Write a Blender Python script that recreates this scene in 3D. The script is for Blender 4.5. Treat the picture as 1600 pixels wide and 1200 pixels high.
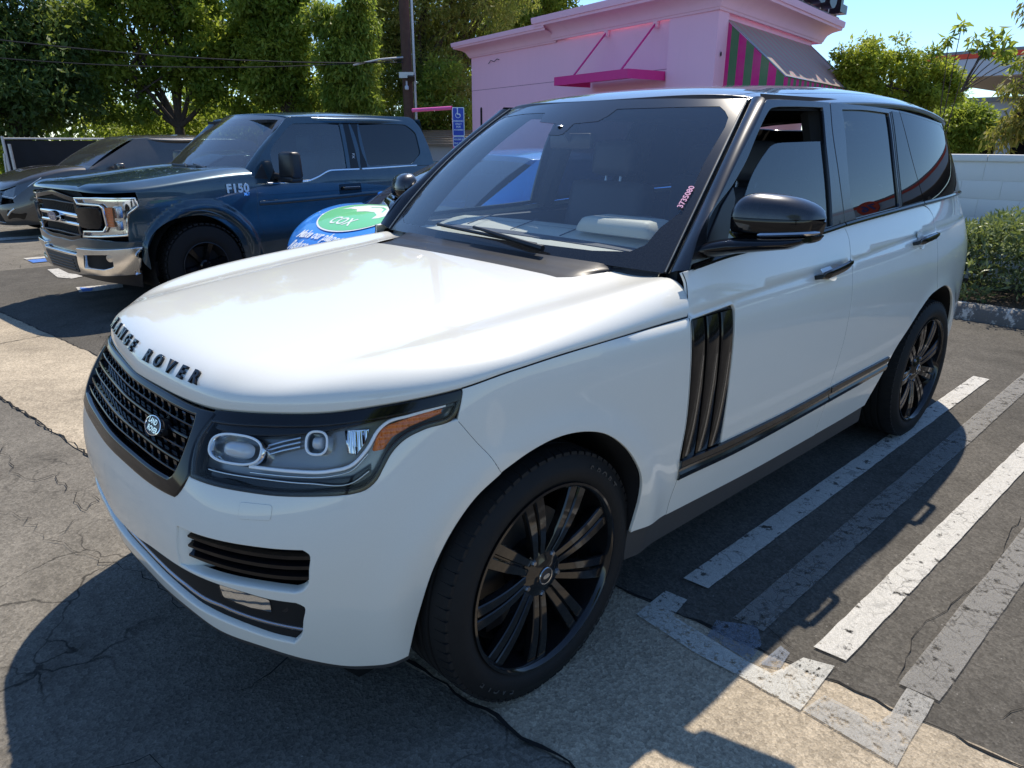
import numpy as np
import bpy, bmesh, math, random
from mathutils import Vector, Matrix
from mathutils.geometry import delaunay_2d_cdt
for o in list(bpy.data.objects): bpy.data.objects.remove(o, do_unlink=True)
scene = bpy.context.scene
COL = scene.collection
# ---------------------------------------------------------------- camera, world, sun, exposure
cam_d = bpy.data.cameras.new('camera'); cam = bpy.data.objects.new('camera', cam_d); COL.objects.link(cam)
cam.location = (1.2298, 2.1526, 1.5826)
cam.rotation_euler = (math.radians(90 - 19.190), math.radians(0.0), math.radians(227.971 - 90))
cam_d.sensor_width = 36; cam_d.lens = 1084.93 / 1600 * 36; cam_d.clip_start = .05; cam_d.clip_end = 3000
scene.camera = cam
SUN = Vector((-.53, -.34, 1.0)).normalized()
world = bpy.data.worlds.new('World'); scene.world = world; world.use_nodes = True
wn = world.node_tree; bg = wn.nodes['Background']
sky = wn.nodes.new('ShaderNodeTexSky'); sky.sky_type = 'NISHITA'; sky.sun_disc = False
sky.sun_elevation = math.asin(SUN.z); sky.sun_rotation = math.atan2(SUN.x, SUN.y)
sky.altitude = 30; sky.air_density = 1.0; sky.dust_density = 0.0; sky.ozone_density = 3.2
tintn = wn.nodes.new('ShaderNodeMix'); tintn.data_type = 'RGBA'; tintn.blend_type = 'MULTIPLY'; tintn.inputs[0].default_value = 1; tintn.inputs[7].default_value = (.76, .88, 1.0, 1)
wn.links.new(sky.outputs[0], tintn.inputs[6]); wn.links.new(tintn.outputs[2], bg.inputs[0]); bg.inputs[1].default_value = .13
sun_d = bpy.data.lights.new('sun', 'SUN'); sun_d.energy = 4.2; sun_d.angle = math.radians(.55); sun_d.color = (1, .91, .78)
sun = bpy.data.objects.new('sun', sun_d); COL.objects.link(sun); sun.rotation_euler = SUN.to_track_quat('Z', 'Y').to_euler()
sun.location = (0, 0, 30)
scene.render.engine = 'CYCLES'
scene.view_settings.view_transform = 'Standard'; scene.view_settings.look = 'None'
scene.view_settings.exposure = 0.58; scene.view_settings.gamma = 1
random.seed(5); RNG = np.random.default_rng(7)
# ---------------------------------------------------------------- car body surfaces (x forward, y left, z up, front axle at x=0)
def pchip(xs, ys):
    xs=np.asarray(xs,float); ys=np.asarray(ys,float); h=np.diff(xs); d=np.diff(ys)/h
    m=np.zeros(len(xs))
    for i in range(1,len(xs)-1):
        if d[i-1]*d[i]>0:
            w1=2*h[i]+h[i-1]; w2=h[i]+2*h[i-1]; m[i]=(w1+w2)/(w1/d[i-1]+w2/d[i])
    m[0]=d[0]; m[-1]=d[-1]
    def f(x):
        x=np.asarray(x,float); i=np.clip(np.searchsorted(xs,x)-1,0,len(xs)-2)
        t=(x-xs[i])/h[i]; tt=np.clip(t,0,1)
        v=(1+2*tt)*(1-tt)**2*ys[i]+tt*(1-tt)**2*h[i]*m[i]+tt*tt*(3-2*tt)*ys[i+1]+tt*tt*(tt-1)*h[i]*m[i+1]
        v=v+np.where(t<0,t*h[i]*m[0],0)+np.where(t>1,(t-1)*h[i]*m[-1],0)
        return v
    return f
def spline(xs, ys):
    # natural-ish cubic spline (C2)
    xs=np.asarray(xs,float); ys=np.asarray(ys,float); n=len(xs); h=np.diff(xs)
    A=np.zeros((n,n)); b=np.zeros(n); A[0,0]=A[-1,-1]=1
    for i in range(1,n-1):
        A[i,i-1]=h[i-1]; A[i,i]=2*(h[i-1]+h[i]); A[i,i+1]=h[i]
        b[i]=6*((ys[i+1]-ys[i])/h[i]-(ys[i]-ys[i-1])/h[i-1])
    M=np.linalg.solve(A,b)
    def f(x):
        x=np.asarray(x,float); xc=np.clip(x,xs[0],xs[-1]); i=np.clip(np.searchsorted(xs,xc)-1,0,n-2)
        a=(xs[i+1]-xc)/h[i]; c=(xc-xs[i])/h[i]
        v=a*ys[i]+c*ys[i+1]+((a**3-a)*M[i]+(c**3-c)*M[i+1])*h[i]**2/6
        s0=(ys[1]-ys[0])/h[0]-h[0]*M[1]/6; s1=(ys[-1]-ys[-2])/h[-1]+h[-1]*M[-2]/6
        return v+(x-xc)*np.where(x<xs[0],s0,s1)
    return f
def sst(a,b,x):
    t=np.clip((np.asarray(x,float)-a)/(b-a),0,1); return t*t*(3-2*t)
class Plan:
    def __init__(self,pts,n=1200):
        p=np.array(pts,float); full=np.vstack([p[::-1]*[1,-1],p[1:]])   # mirrored through y=0 for a smooth nose
        t=np.r_[0,np.cumsum(np.hypot(*np.diff(full,axis=0).T))]
        fx,fy=spline(t,full[:,0]),spline(t,full[:,1])
        t0=t[len(p)-1]; tt=np.linspace(t0,t[-1],n); x,y=fx(tt),fy(tt)
        s=np.r_[0,np.cumsum(np.hypot(np.diff(x),np.diff(y)))]
        self.s=s;self.x=x;self.y=y;self.L=s[-1]
        dx,dy=np.gradient(x,s),np.gradient(y,s); l=np.hypot(dx,dy); self.nx,self.ny=-(-dy/l),-(dx/l)
        if self.ny[n//2]<0: self.nx,self.ny=-self.nx,-self.ny
    def at(self,s):
        s=np.asarray(s,float); sg=np.where(s<0,-1.,1.); a=np.clip(np.abs(s),0,self.L); ex=np.abs(s)-a
        x=np.interp(a,self.s,self.x);y=np.interp(a,self.s,self.y);nx=np.interp(a,self.s,self.nx);ny=np.interp(a,self.s,self.ny)
        return x,y*sg,nx,ny*sg
    def s_of_x(self,x):   # on the flank, x falls monotonically with s
        return np.interp(-np.asarray(x,float),-self.x,self.s)
LOW=Plan([(.886,0),(.878,.2),(.862,.4),(.818,.572),(.722,.71),(.588,.823),(.41,.902),(.205,.948),(-.05,.972),(-.35,.982),(-.8,.986),(-1.4,.988),(-2.0,.988),(-2.5,.984),(-2.9,.970),(-3.2,.946),(-3.5,.900),(-3.74,.82),(-3.90,.69),(-3.98,.48),(-4.01,.24),(-4.015,0)])
d_side=spline([.20,.30,.40,.50,.62,.75,.88,.98,1.03,1.09,1.16,1.22,1.30],[-.055,-.042,-.028,-.012,-.002,0,-.003,-.010,-.018,-.034,-.058,-.083,-.12])
d_front=spline([.20,.27,.35,.45,.55,.64,.72,.80,.88,.94,1.02],[-.075,-.048,-.026,-.007,0,0,-.012,-.038,-.080,-.120,-.19])
ZW=pchip([0,2.0,2.128,2.388,2.607,2.894,3.291,3.629,4.002,4.37,5.2,6],[1.068,1.068,1.069,1.083,1.092,1.100,1.113,1.130,1.147,1.158,1.165,1.165])
def low(s,z):
    s=np.asarray(s,float); z=np.asarray(z,float)
    x,y,nx,ny=LOW.at(s); a=np.abs(s); w=sst(.55,1.45,a)
    d=d_front(z)*(1-w)+d_side(z)*w
    zw=ZW(a); k=sst(1.2,2.0,a)*(1-sst(5.0,5.3,a))
    d=d-k*(.0075*sst(-.003,.006,z-zw)+.0055*np.exp(-((z-zw)/.0042)**2))
    # wheel arch flares
    for cx in (0.02,-2.922):
        r=np.hypot(x-cx,z-.375); d=d+.012*np.exp(-((r-.47)/.055)**2)*sst(.35,.6,ny*np.sign(s+1e-9))
    return np.stack([x+nx*d,y+ny*d,z+0*x],-1)
def normal(f,u,v,h=1e-3):
    a=f(u+h,v)-f(u-h,v); b=f(u,v+h)-f(u,v-h); n=np.cross(a,b); n=n/np.linalg.norm(n,axis=-1,keepdims=True)
    return n
d_ups=spline([1.12,1.20,1.30,1.40,1.50,1.60,1.70,1.76],[-.055,-.080,-.104,-.130,-.159,-.192,-.230,-.256])
d_upr=spline([1.12,1.20,1.35,1.50,1.65,1.76],[-.035,-.062,-.120,-.192,-.295,-.40])
def up(s,z):
    s=np.asarray(s,float); z=np.asarray(z,float)
    x,y,nx,ny=LOW.at(s); a=np.abs(s); w=1-sst(4.75,5.35,a)
    d=d_ups(z)*w+d_upr(z)*(1-w)
    return np.stack([x+nx*d,y+ny*d,z+0*x],-1)

zr=spline([-1.05,-1.17,-1.35,-1.6,-2.0,-2.4,-2.8,-3.1,-3.35,-3.6,-3.8][::-1],[1.715,1.751,1.793,1.820,1.841,1.851,1.843,1.821,1.787,1.735,1.685][::-1])
roofw=pchip([-3.75,-3.55,-3.3,-2.6,-1.7,-1.35,-1.1],[.63,.672,.70,.735,.738,.728,.69])
def roof(x,y):   # height of the roof skin
    x=np.asarray(x,float); y=np.asarray(y,float)
    q=np.abs(y)/roofw(x)
    return zr(x)-(.55+.45*sst(-1.2,-1.7,x))*(.032*q**2+.062*q**5)
def wind(u,v):   # windscreen: u -1..1 across, v 0 (cowl) .. 1 (header)
    u=np.asarray(u,float); v=np.asarray(v,float)
    B=np.stack([-.54-.105*u**2,.822*u,1.197-.017*u**2],-1); T=np.stack([-1.165-.135*u**2,.668*u,1.749-.013*np.abs(u)**2.5],-1)
    w=v[...,None] if np.ndim(v) else v
    b=.030*4*v*(1-v); P=B*(1-w)+T*w
    P=P+np.stack([0*b*u,.75*b*u,0*b*u],-1)
    return P+np.stack([b*.68,0*b,b*.73],-1)
# ---- bonnet: rolls in from the shut line to a crowned top
HS=[-.001,.25,.50,.72,.90,1.05,1.25,1.40,1.62,1.90,2.10,2.16]; HZ=[.950,.955,.963,.972,.982,.997,1.021,1.046,1.060,1.067,1.0695,1.07]
hz_=pchip(HS,HZ)
def ztop(x,y):
    x=np.asarray(x,float); y=np.abs(np.asarray(y,float))
    zc=ZC(x)-.030*(y/.8)**2
    # broad raised centre panel with soft shoulder towards the outer castellation
    e=y-(.50+.10*(.3-x))
    return zc-.008*sst(-.03,.10,e)+.022*sst(.12,.30,e)
ZC=spline([-.75,-.5,-.35,-.1,.15,.35,.5,.6,.68,.76],[1.20,1.182,1.169,1.147,1.123,1.102,1.084,1.070,1.052,1.02])
def bonnet(s,t):
    """s along the shut line, t 0 (shut line) .. 1 (end of the roll) .. 2 (centre line)"""
    s=np.asarray(s,float); t=np.asarray(t,float); a=np.abs(s); sg=np.where(s<0,-1.,1.)
    zb=hz_(a); Bp=low(a,zb); x,y,nx,ny=LOW.at(a)
    wi=.115+.045*sst(.3,.9,a)-.02*sst(1.2,2.1,a)
    th=np.clip(t,0,1)*np.pi/2; n=2.2+.7*(1-sst(.6,1.3,a))
    dl=1-np.cos(th)**(2/n); hh=np.sin(th)**(2/n)
    px=Bp[...,0]-nx*wi*dl; py=Bp[...,1]-ny*wi*dl
    ix=Bp[...,0]-nx*wi; iy=np.maximum(Bp[...,1]-ny*wi,0)
    q=np.clip(t-1,0,1)
    cx=np.interp(a,[0,.4,.8,1.2,1.6,2.16],[.60,.585,.50,.32,.05,-.395]); bow=0
    px=np.where(t>1,ix*(1-q)+cx*q,px); py=np.where(t>1,iy*(1-q),np.maximum(py,0))
    k=sst(1.45,2.13,a); ye=np.abs(py); xe=-.640+.232*sst(.66,.565,ye)+.02*(1-np.clip(ye/.5,0,1)**2)
    px=np.where(ye<.80,px*(1-k*sst(.80,.70,ye))+k*sst(.80,.70,ye)*(xe+(2.13-a)*.6),px)
    px=px-.044*sst(1.9,2.125,a)*hh*sst(.60,.80,np.abs(py))
    zt=ztop(px,py); z=zb+(zt-zb)*hh
    return np.stack([px,py*sg,z],-1)
# ---- pickup truck body surfaces, local: x forward from the front axle, y left
TP=Plan([(.93,0),(.925,.35),(.90,.62),(.85,.80),(.74,.92),(.55,.985),(.30,1.005),(-.2,1.01),(-1.0,1.01),(-2.2,1.01),(-3.4,1.01),(-4.5,1.00),(-4.70,.97),(-4.76,.85),(-4.77,.4),(-4.77,0)])
td=spline([.3,.45,.60,.75,.88,1.0,1.12,1.22,1.30,1.36],[-.05,-.03,-.012,-.003,-.008,-.002,-.004,-.018,-.045,-.075])
tu=spline([1.20,1.30,1.45,1.60,1.75,1.88,1.95],[-.035,-.062,-.10,-.145,-.195,-.25,-.29])
def tlow(s,z):
    s=np.asarray(s,float); z=np.asarray(z,float); x,y,nx,ny=TP.at(s); d=td(z)
    r=np.hypot(x-.0,z-.43); d=d+.035*np.exp(-((r-.56)/.05)**4)*sst(.5,.8,ny*np.where(s<0,-1,1))
    return np.stack([x+nx*d,y+ny*d,z+0*x],-1)
def tup(s,z):
    s=np.asarray(s,float); z=np.asarray(z,float); x,y,nx,ny=TP.at(s); d=tu(z)
    return np.stack([x+nx*d,y+ny*d,z+0*x],-1)
FL={
'drl':[(0.723,0.864),(0.814,0.862),(0.917,0.86),(0.971,0.869),(1.015,0.907),(1.052,0.959),(1.07,0.975),(1.129,0.986),(1.219,0.997)],
'ring':[(0.585,0.929),(0.653,0.938),(0.715,0.931),(0.743,0.906),(0.733,0.878),(0.7,0.865),(0.651,0.866),(0.601,0.879),(0.571,0.9),(0.568,0.917)],
'amber':[(1.067,0.961),(1.127,0.974),(1.21,0.99),(1.202,0.976),(1.124,0.95),(1.079,0.928),(1.051,0.897),(1.032,0.897),(1.05,0.93)],
'proj2':[(0.89,0.945)],
'proj1':[(0.662,0.9)],
'refl':[(1.004,0.921)],
'lowstrip':[(0.582,0.84),(0.731,0.838),(0.863,0.831),(0.979,0.827),(1.02,0.856)],
'farch':[(1.083,0.303),(1.113,0.443),(1.155,0.579),(1.22,0.691),(1.274,0.749),(1.344,0.793),(1.433,0.827),(1.513,0.842),(1.631,0.832),(1.708,0.805),(1.786,0.75),(1.851,0.678),(1.894,0.604),(1.907,0.522),(1.905,0.43)],
'rarch':[(3.863,0.609),(4.017,0.712),(4.148,0.797),(4.288,0.851),(4.473,0.867),(4.617,0.815),(4.736,0.739)],
'badge':[(0.244,0.89),(0.292,0.881),(0.339,0.893),(0.316,0.861)],
'letters':[(0.337,1.02),(0.378,0.999),(-0.163,1.0),(-0.085,0.978)],
'sensor':[(0.772,0.497)],
'lamp_l':[(0.539,0.974),(0.521,0.938),(0.497,0.894),(0.505,0.858),(0.518,0.842),(0.523,0.816)],
'lamp_b':[(0.523,0.816),(0.602,0.813),(0.7,0.808),(0.783,0.804),(0.863,0.803),(0.913,0.803),(0.965,0.804),(1.0,0.81),(1.028,0.828),(1.051,0.86),(1.075,0.892),(1.109,0.919),(1.157,0.936),(1.234,0.955),(1.257,0.985),(1.267,1.022)],
'mesh_r':[(0.443,0.971),(0.47,0.932),(0.476,0.878),(0.468,0.828),(0.446,0.787)],
'mesh_b':[(0.446,0.787),(0.354,0.785),(0.156,0.783)],
'surr_r':[(0.533,0.974),(0.525,0.933),(0.502,0.879),(0.516,0.818),(0.497,0.789),(0.482,0.763)],
'surr_b':[(0.482,0.763),(0.428,0.762),(0.308,0.758),(0.097,0.757)],
'washer':[(0.698,0.784),(0.768,0.782),(0.776,0.776),(0.771,0.753),(0.765,0.747),(0.693,0.749),(0.688,0.756),(0.695,0.781)],
'vent_t':[(0.506,0.695),(0.575,0.693),(0.702,0.687),(0.796,0.681),(0.853,0.678)],
'vent_r':[(0.853,0.678),(0.86,0.666),(0.853,0.622),(0.844,0.576),(0.83,0.561),(0.814,0.557)],
'vent_b':[(0.814,0.557),(0.722,0.568),(0.62,0.576),(0.537,0.578),(0.489,0.583)],
'slat1':[(0.534,0.676),(0.595,0.677),(0.701,0.665),(0.794,0.657),(0.857,0.655)],
'slat2':[(0.532,0.652),(0.593,0.651),(0.698,0.638),(0.792,0.63),(0.852,0.628)],
'slat3':[(0.528,0.627),(0.59,0.623),(0.694,0.606),(0.788,0.598),(0.846,0.599)],
'int_t':[(0.126,0.534),(0.342,0.572),(0.484,0.578),(0.58,0.573),(0.687,0.557),(0.75,0.542),(0.827,0.531)],
'int_r':[(0.827,0.531),(0.834,0.523),(0.824,0.471),(0.812,0.415),(0.792,0.395)],
'int_b':[(0.792,0.395),(0.728,0.412),(0.664,0.434),(0.593,0.455),(0.529,0.458),(0.447,0.479),(0.289,0.478)],
'chrome':[(0.313,0.516),(0.462,0.514),(0.542,0.493),(0.602,0.491),(0.671,0.469),(0.736,0.45),(0.814,0.431)],
'fog':[(0.611,0.549),(0.616,0.525),(0.644,0.512),(0.695,0.501),(0.736,0.489),(0.739,0.522),(0.684,0.54)],
'bump':[(1.24,0.948),(1.286,0.883),(1.316,0.844),(1.344,0.793)],
'bottom':[(0.494,0.451),(0.589,0.412),(0.689,0.391),(0.816,0.34),(0.948,0.294),(1.017,0.297),(1.083,0.303)],
'ffd':[(2.132,1.068),(2.125,1.022),(2.116,0.728),(2.102,0.571),(2.11,0.522),(2.094,0.454)],
'gill_t':[(2.132,1.066),(2.241,1.069),(2.374,1.077)],
'gill_r':[(2.374,1.077),(2.386,1.062),(2.376,0.979),(2.365,0.87),(2.359,0.757),(2.35,0.565)],
'gill_b':[(2.097,0.596),(2.11,0.522),(2.352,0.56)],
'str_t':[(2.103,0.599),(2.351,0.59),(2.674,0.58),(3.088,0.591),(3.202,0.602),(3.859,0.61)],
'str_b':[(2.11,0.522),(2.475,0.507),(3.181,0.523),(3.711,0.537),(3.863,0.543)],
'sill_t':[(1.901,0.392),(2.164,0.382),(2.779,0.364),(3.349,0.365),(3.841,0.377)],
'dsplit':[(3.317,1.249),(3.342,1.218),(3.329,1.159),(3.295,1.107),(3.268,0.91),(3.244,0.782),(3.214,0.692),(3.183,0.603),(3.181,0.523)],
'dtop':[(2.155,1.2),(2.162,1.171),(2.155,1.134),(2.132,1.068)],
'rshut':[(4.329,1.287),(4.393,1.259),(4.413,1.232),(4.381,1.187),(4.349,1.137),(4.317,0.994),(4.346,0.928)],
'waist':[(2.132,1.068),(2.393,1.082),(2.613,1.091),(2.901,1.099),(3.297,1.111),(3.64,1.131),(4.016,1.149),(4.37,1.151)],
'handle1':[(2.951,1.084),(3.251,1.111)],
'handle2':[(3.99,1.125),(4.285,1.151)],
'belt_low':[(2.182,1.2),(2.418,1.216),(2.648,1.224),(2.916,1.23),(3.122,1.237),(3.348,1.25),(3.884,1.271),(4.244,1.282)],
}
FU={
'belt':[(2.213,1.221),(2.419,1.231),(2.645,1.24),(2.911,1.249),(3.114,1.258),(3.425,1.271),(3.897,1.291),(4.231,1.299),(5.051,1.31)],
'belt2':[(2.184,1.199),(2.416,1.217),(2.642,1.225),(2.908,1.231),(3.11,1.238),(3.329,1.252),(3.847,1.274),(4.191,1.286),(5.035,1.3)],
'frame_o':[(2.182,1.205),(2.254,1.302),(2.4,1.413),(2.553,1.533),(2.729,1.66),(2.825,1.728)],
'frame_top':[(2.821,1.728),(3.076,1.735),(3.359,1.737),(3.6,1.735),(4.049,1.727),(4.385,1.706),(4.567,1.691)],
'win_a':[(2.217,1.221),(2.298,1.291),(2.511,1.461),(2.589,1.515),(2.71,1.615),(2.795,1.676),(2.832,1.697),(2.901,1.708)],
'win_top':[(2.901,1.708),(3.064,1.712),(3.293,1.715)],
'win_b':[(3.293,1.715),(3.242,1.59),(3.182,1.26)],
'glass':[(2.428,1.28),(2.563,1.399),(2.634,1.47),(2.758,1.55),(2.836,1.58),(2.904,1.585),(3.242,1.59)],
'mtri':[(2.509,1.441),(2.503,1.403),(2.428,1.28),(2.389,1.236)],
'bsplit':[(3.365,1.738),(3.322,1.639),(3.299,1.441),(3.304,1.251)],
'rw_a':[(3.41,1.714),(3.356,1.49),(3.356,1.268)],
'rw_top':[(3.413,1.719),(3.655,1.718),(3.942,1.712)],
'rw_b':[(3.942,1.712),(3.896,1.507),(3.895,1.294)],
'rw_c':[(3.974,1.713),(3.927,1.506),(3.928,1.295)],
'cshut':[(4.064,1.74),(4.119,1.504),(4.229,1.299)],
'qg_t':[(4.085,1.719),(4.287,1.709),(4.499,1.696)],
}
FW={
'frit':[(-0.335,0.911),(-0.285,0.83),(-0.104,0.807),(-0.088,0.72),(-0.003,0.714),(0.028,0.724),(0.043,0.804),(0.21,0.82),(0.248,0.86),(0.273,0.917),(0.54,0.922),(0.872,0.935),(0.933,0.898),(0.964,0.852),(0.971,0.785),(0.956,0.553),(0.964,0.35),(0.954,0.277),(0.906,0.2),(0.863,0.114),(0.809,0.073),(0.643,0.055),(0.399,0.051)],
'text':[(0.941,0.311),(0.943,0.424)],
'base':[(-0.918,-0.011),(0.003,-0.007),(0.586,0.005),(0.772,0.005),(0.915,0.001)],
'fritl':[(-0.621,0.913),(-0.885,0.468),(-0.951,0.04)],
}
# ---------------------------------------------------------------- materials
def _mat(name):
    m = bpy.data.materials.new(name); m.use_nodes = True; nt = m.node_tree
    return m, nt, nt.nodes, nt.links, nt.nodes['Principled BSDF']
def coords(nt, scale=1.0, kind='Object'):
    tc = nt.nodes.new('ShaderNodeTexCoord'); mp = nt.nodes.new('ShaderNodeMapping')
    nt.links.new(tc.outputs[kind], mp.inputs[0])
    mp.inputs['Scale'].default_value = (scale,)*3 if not isinstance(scale, tuple) else scale
    return mp.outputs[0]
def noise(nt, vec, scale, detail=4, rough=.55):
    n = nt.nodes.new('ShaderNodeTexNoise'); n.inputs['Scale'].default_value = scale
    n.inputs['Detail'].default_value = detail; n.inputs['Roughness'].default_value = rough
    if vec is not None: nt.links.new(vec, n.inputs['Vector'])
    return n.outputs[0]
def ramp(nt, fac, stops):
    r = nt.nodes.new('ShaderNodeValToRGB'); e = r.color_ramp.elements
    while len(e) < len(stops): e.new(.5)
    for i, (p, c) in enumerate(stops):
        e[i].position = p; e[i].color = (c, c, c, 1) if not isinstance(c, tuple) else (*c, 1)
    nt.links.new(fac, r.inputs[0]); return r.outputs[0]
def mixc(nt, fac, a, b, mode='MIX'):
    m = nt.nodes.new('ShaderNodeMix'); m.data_type = 'RGBA'; m.blend_type = mode
    for i, v in ((0, fac), (6, a), (7, b)):
        if hasattr(v, 'default_value') or hasattr(v, 'is_output'): nt.links.new(v, m.inputs[i])
        else: m.inputs[i].default_value = v if i == 0 else (*v, 1)
    return m.outputs[2]
def bump(nt, h, strength=.3, dist=.01, nrm=None):
    b = nt.nodes.new('ShaderNodeBump'); b.inputs['Strength'].default_value = strength; b.inputs['Distance'].default_value = dist
    nt.links.new(h, b.inputs['Height'])
    if nrm is not None: nt.links.new(nrm, b.inputs['Normal'])
    return b.outputs[0]
def mat(name, col, rough=.5, metal=0, coat=0, var=.0, vscale=6, bmp=0, bscale=80, spec=.5, trans=0, ior=1.45, coat_rough=.03, bdist=.002):
    m, nt, N, L, p = _mat(name)
    p.inputs['Base Color'].default_value = (*col, 1); p.inputs['Roughness'].default_value = rough
    p.inputs['Metallic'].default_value = metal; p.inputs['Coat Weight'].default_value = coat; p.inputs['Coat Roughness'].default_value = coat_rough
    p.inputs['Specular IOR Level'].default_value = spec; p.inputs['Transmission Weight'].default_value = trans; p.inputs['IOR'].default_value = ior
    v = coords(nt)
    if var:
        n = noise(nt, v, vscale, 6)
        L.new(mixc(nt, n, tuple(max(0, c*(1-var)) for c in col), tuple(min(1, c*(1+var)) for c in col)), p.inputs['Base Color'])
    if bmp: L.new(bump(nt, noise(nt, v, bscale, 5), bmp, bdist), p.inputs['Normal'])
    return m
def paint(name, col, flake=.04, rough=.38, metal=0.0, dust=(.45, .40, .32), dusty=.06, coat=1.0):
    m, nt, N, L, p = _mat(name); v = coords(nt)
    fl = nt.nodes.new('ShaderNodeTexVoronoi'); fl.inputs['Scale'].default_value = 900; L.new(v, fl.inputs['Vector'])
    base = mixc(nt, fl.outputs['Color'], tuple(c*(1-flake) for c in col), tuple(min(1, c*(1+flake)) for c in col))
    d = ramp(nt, noise(nt, v, 2.2, 9, .7), [(.42, 0.0), (.75, 1.0)])
    mu = nt.nodes.new('ShaderNodeMath'); mu.operation = 'MULTIPLY'; mu.inputs[1].default_value = dusty; L.new(d, mu.inputs[0])
    L.new(mixc(nt, mu.outputs[0], base, dust), p.inputs['Base Color'])
    p.inputs['Roughness'].default_value = rough; p.inputs['Metallic'].default_value = metal
    p.inputs['Coat Weight'].default_value = coat; p.inputs['Coat IOR'].default_value = 1.5
    L.new(ramp(nt, noise(nt, v, 9, 8, .7), [(.3, .015), (.8, .06)]), p.inputs['Coat Roughness'])
    return m
def glassy(name, tint, alpha, rough=.0, dust=.0, spec=.5, dustcol=(.42, .42, .40)):
    """thin pane: mirror reflection over a tinted see-through layer"""
    m, nt, N, L, p = _mat(name); N.remove(p); out = N['Material Output']
    t = N.new('ShaderNodeBsdfTransparent'); t.inputs[0].default_value = (*tint, 1)
    g = N.new('ShaderNodeBsdfGlossy'); g.inputs['Roughness'].default_value = rough
    f = N.new('ShaderNodeFresnel'); ge = N.new('ShaderNodeNewGeometry'); ir = N.new('ShaderNodeMapRange'); ir.inputs[3].default_value = 1.52; ir.inputs[4].default_value = 1/1.52; L.new(ge.outputs['Backfacing'], ir.inputs[0]); L.new(ir.outputs[0], f.inputs[0])
    a = N.new('ShaderNodeMath'); a.operation = 'MULTIPLY_ADD'; a.inputs[1].default_value = 1.0; a.inputs[2].default_value = alpha; a.use_clamp = True
    L.new(f.outputs[0], a.inputs[0])
    mx = N.new('ShaderNodeMixShader'); L.new(a.outputs[0], mx.inputs[0]); L.new(t.outputs[0], mx.inputs[1]); L.new(g.outputs[0], mx.inputs[2])
    last = mx.outputs[0]
    if dust:
        v = coords(nt); d = N.new('ShaderNodeBsdfDiffuse'); d.inputs[0].default_value = (*dustcol, 1)
        n1 = ramp(nt, noise(nt, v, 60, 8, .75), [(.35, .0), (.75, 1.0)])
        vo = N.new('ShaderNodeTexVoronoi'); vo.inputs['Scale'].default_value = 55; L.new(v, vo.inputs['Vector'])
        sp = ramp(nt, vo.outputs['Distance'], [(.05, 1.0), (.16, 0.0)])
        ad = N.new('ShaderNodeMath'); ad.operation = 'MULTIPLY_ADD'; ad.inputs[1].default_value = .35; L.new(sp, ad.inputs[0])
        k = N.new('ShaderNodeMath'); k.operation = 'MULTIPLY_ADD'; k.inputs[1].default_value = .5; k.inputs[2].default_value = .35; L.new(n1, k.inputs[0])
        L.new(k.outputs[0], ad.inputs[2])
        mu = N.new('ShaderNodeMath'); mu.operation = 'MULTIPLY'; mu.inputs[1].default_value = dust; L.new(ad.outputs[0], mu.inputs[0])
        m2 = N.new('ShaderNodeMixShader'); L.new(mu.outputs[0], m2.inputs[0]); L.new(last, m2.inputs[1]); L.new(d.outputs[0], m2.inputs[2]); last = m2.outputs[0]
    L.new(last, out.inputs['Surface']); return m
M = {}
M['white'] = paint('white_paint', (.72, .72, .66), .03, .40, 0, dusty=.05)
M['blackpaint'] = paint('black_flake_paint', (.012, .014, .02), .9, .30, .25, dusty=.11)
M['gloss'] = mat('gloss_black_plastic', (.006, .006, .007), .07, var=.1)
M['satin'] = mat('satin_black_plastic', (.016, .016, .018), .38, var=.15, bmp=.05)
M['trim'] = mat('textured_black_plastic', (.040, .041, .043), .6, var=.2, bmp=.25, bscale=300)
M['dark'] = mat('dark_cavity', (.006, .006, .007), .8, var=.2)
M['rubber'] = mat('tyre_rubber', (.011, .011, .0115), .7, spec=.3, var=.25, vscale=30, bmp=.2, bscale=120)
M['chrome'] = mat('chrome', (.85, .86, .88), .06, 1, var=.03)
M['silver'] = mat('satin_silver', (.55, .56, .58), .25, 1, var=.05)
M['lampglass'] = glassy('clear_lamp_lens', (.97, .98, .98), -.03)
M['amber'] = mat('amber_reflector', (.75, .17, .015), .18, coat=.8, var=.2, vscale=40, bmp=.3, bscale=90)
M['lampgrey'] = mat('lamp_housing_grey', (.30, .295, .28), .22, .5, var=.15)
M['screen'] = glassy('windscreen_glass', (.93, .97, .98), .10, dust=.04)
M['tint'] = glassy('dark_privacy_glass', (.03, .032, .035), .05, dust=.008)
M['tint2'] = glassy('tinted_door_glass', (.10, .12, .14), .06, dust=.008)
M['frit'] = mat('black_glass_border', (.020, .021, .024), .16, coat=.5, var=.5, vscale=150)
M['dash'] = mat('grey_leather', (.55, .56, .49), .55, var=.08, bmp=.2, bscale=350)
M['dashdark'] = mat('dark_leather', (.05, .055, .07), .5, var=.15, bmp=.2, bscale=300)
M['cabin'] = mat('cabin_black', (.015, .016, .018), .8, var=.2)
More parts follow.
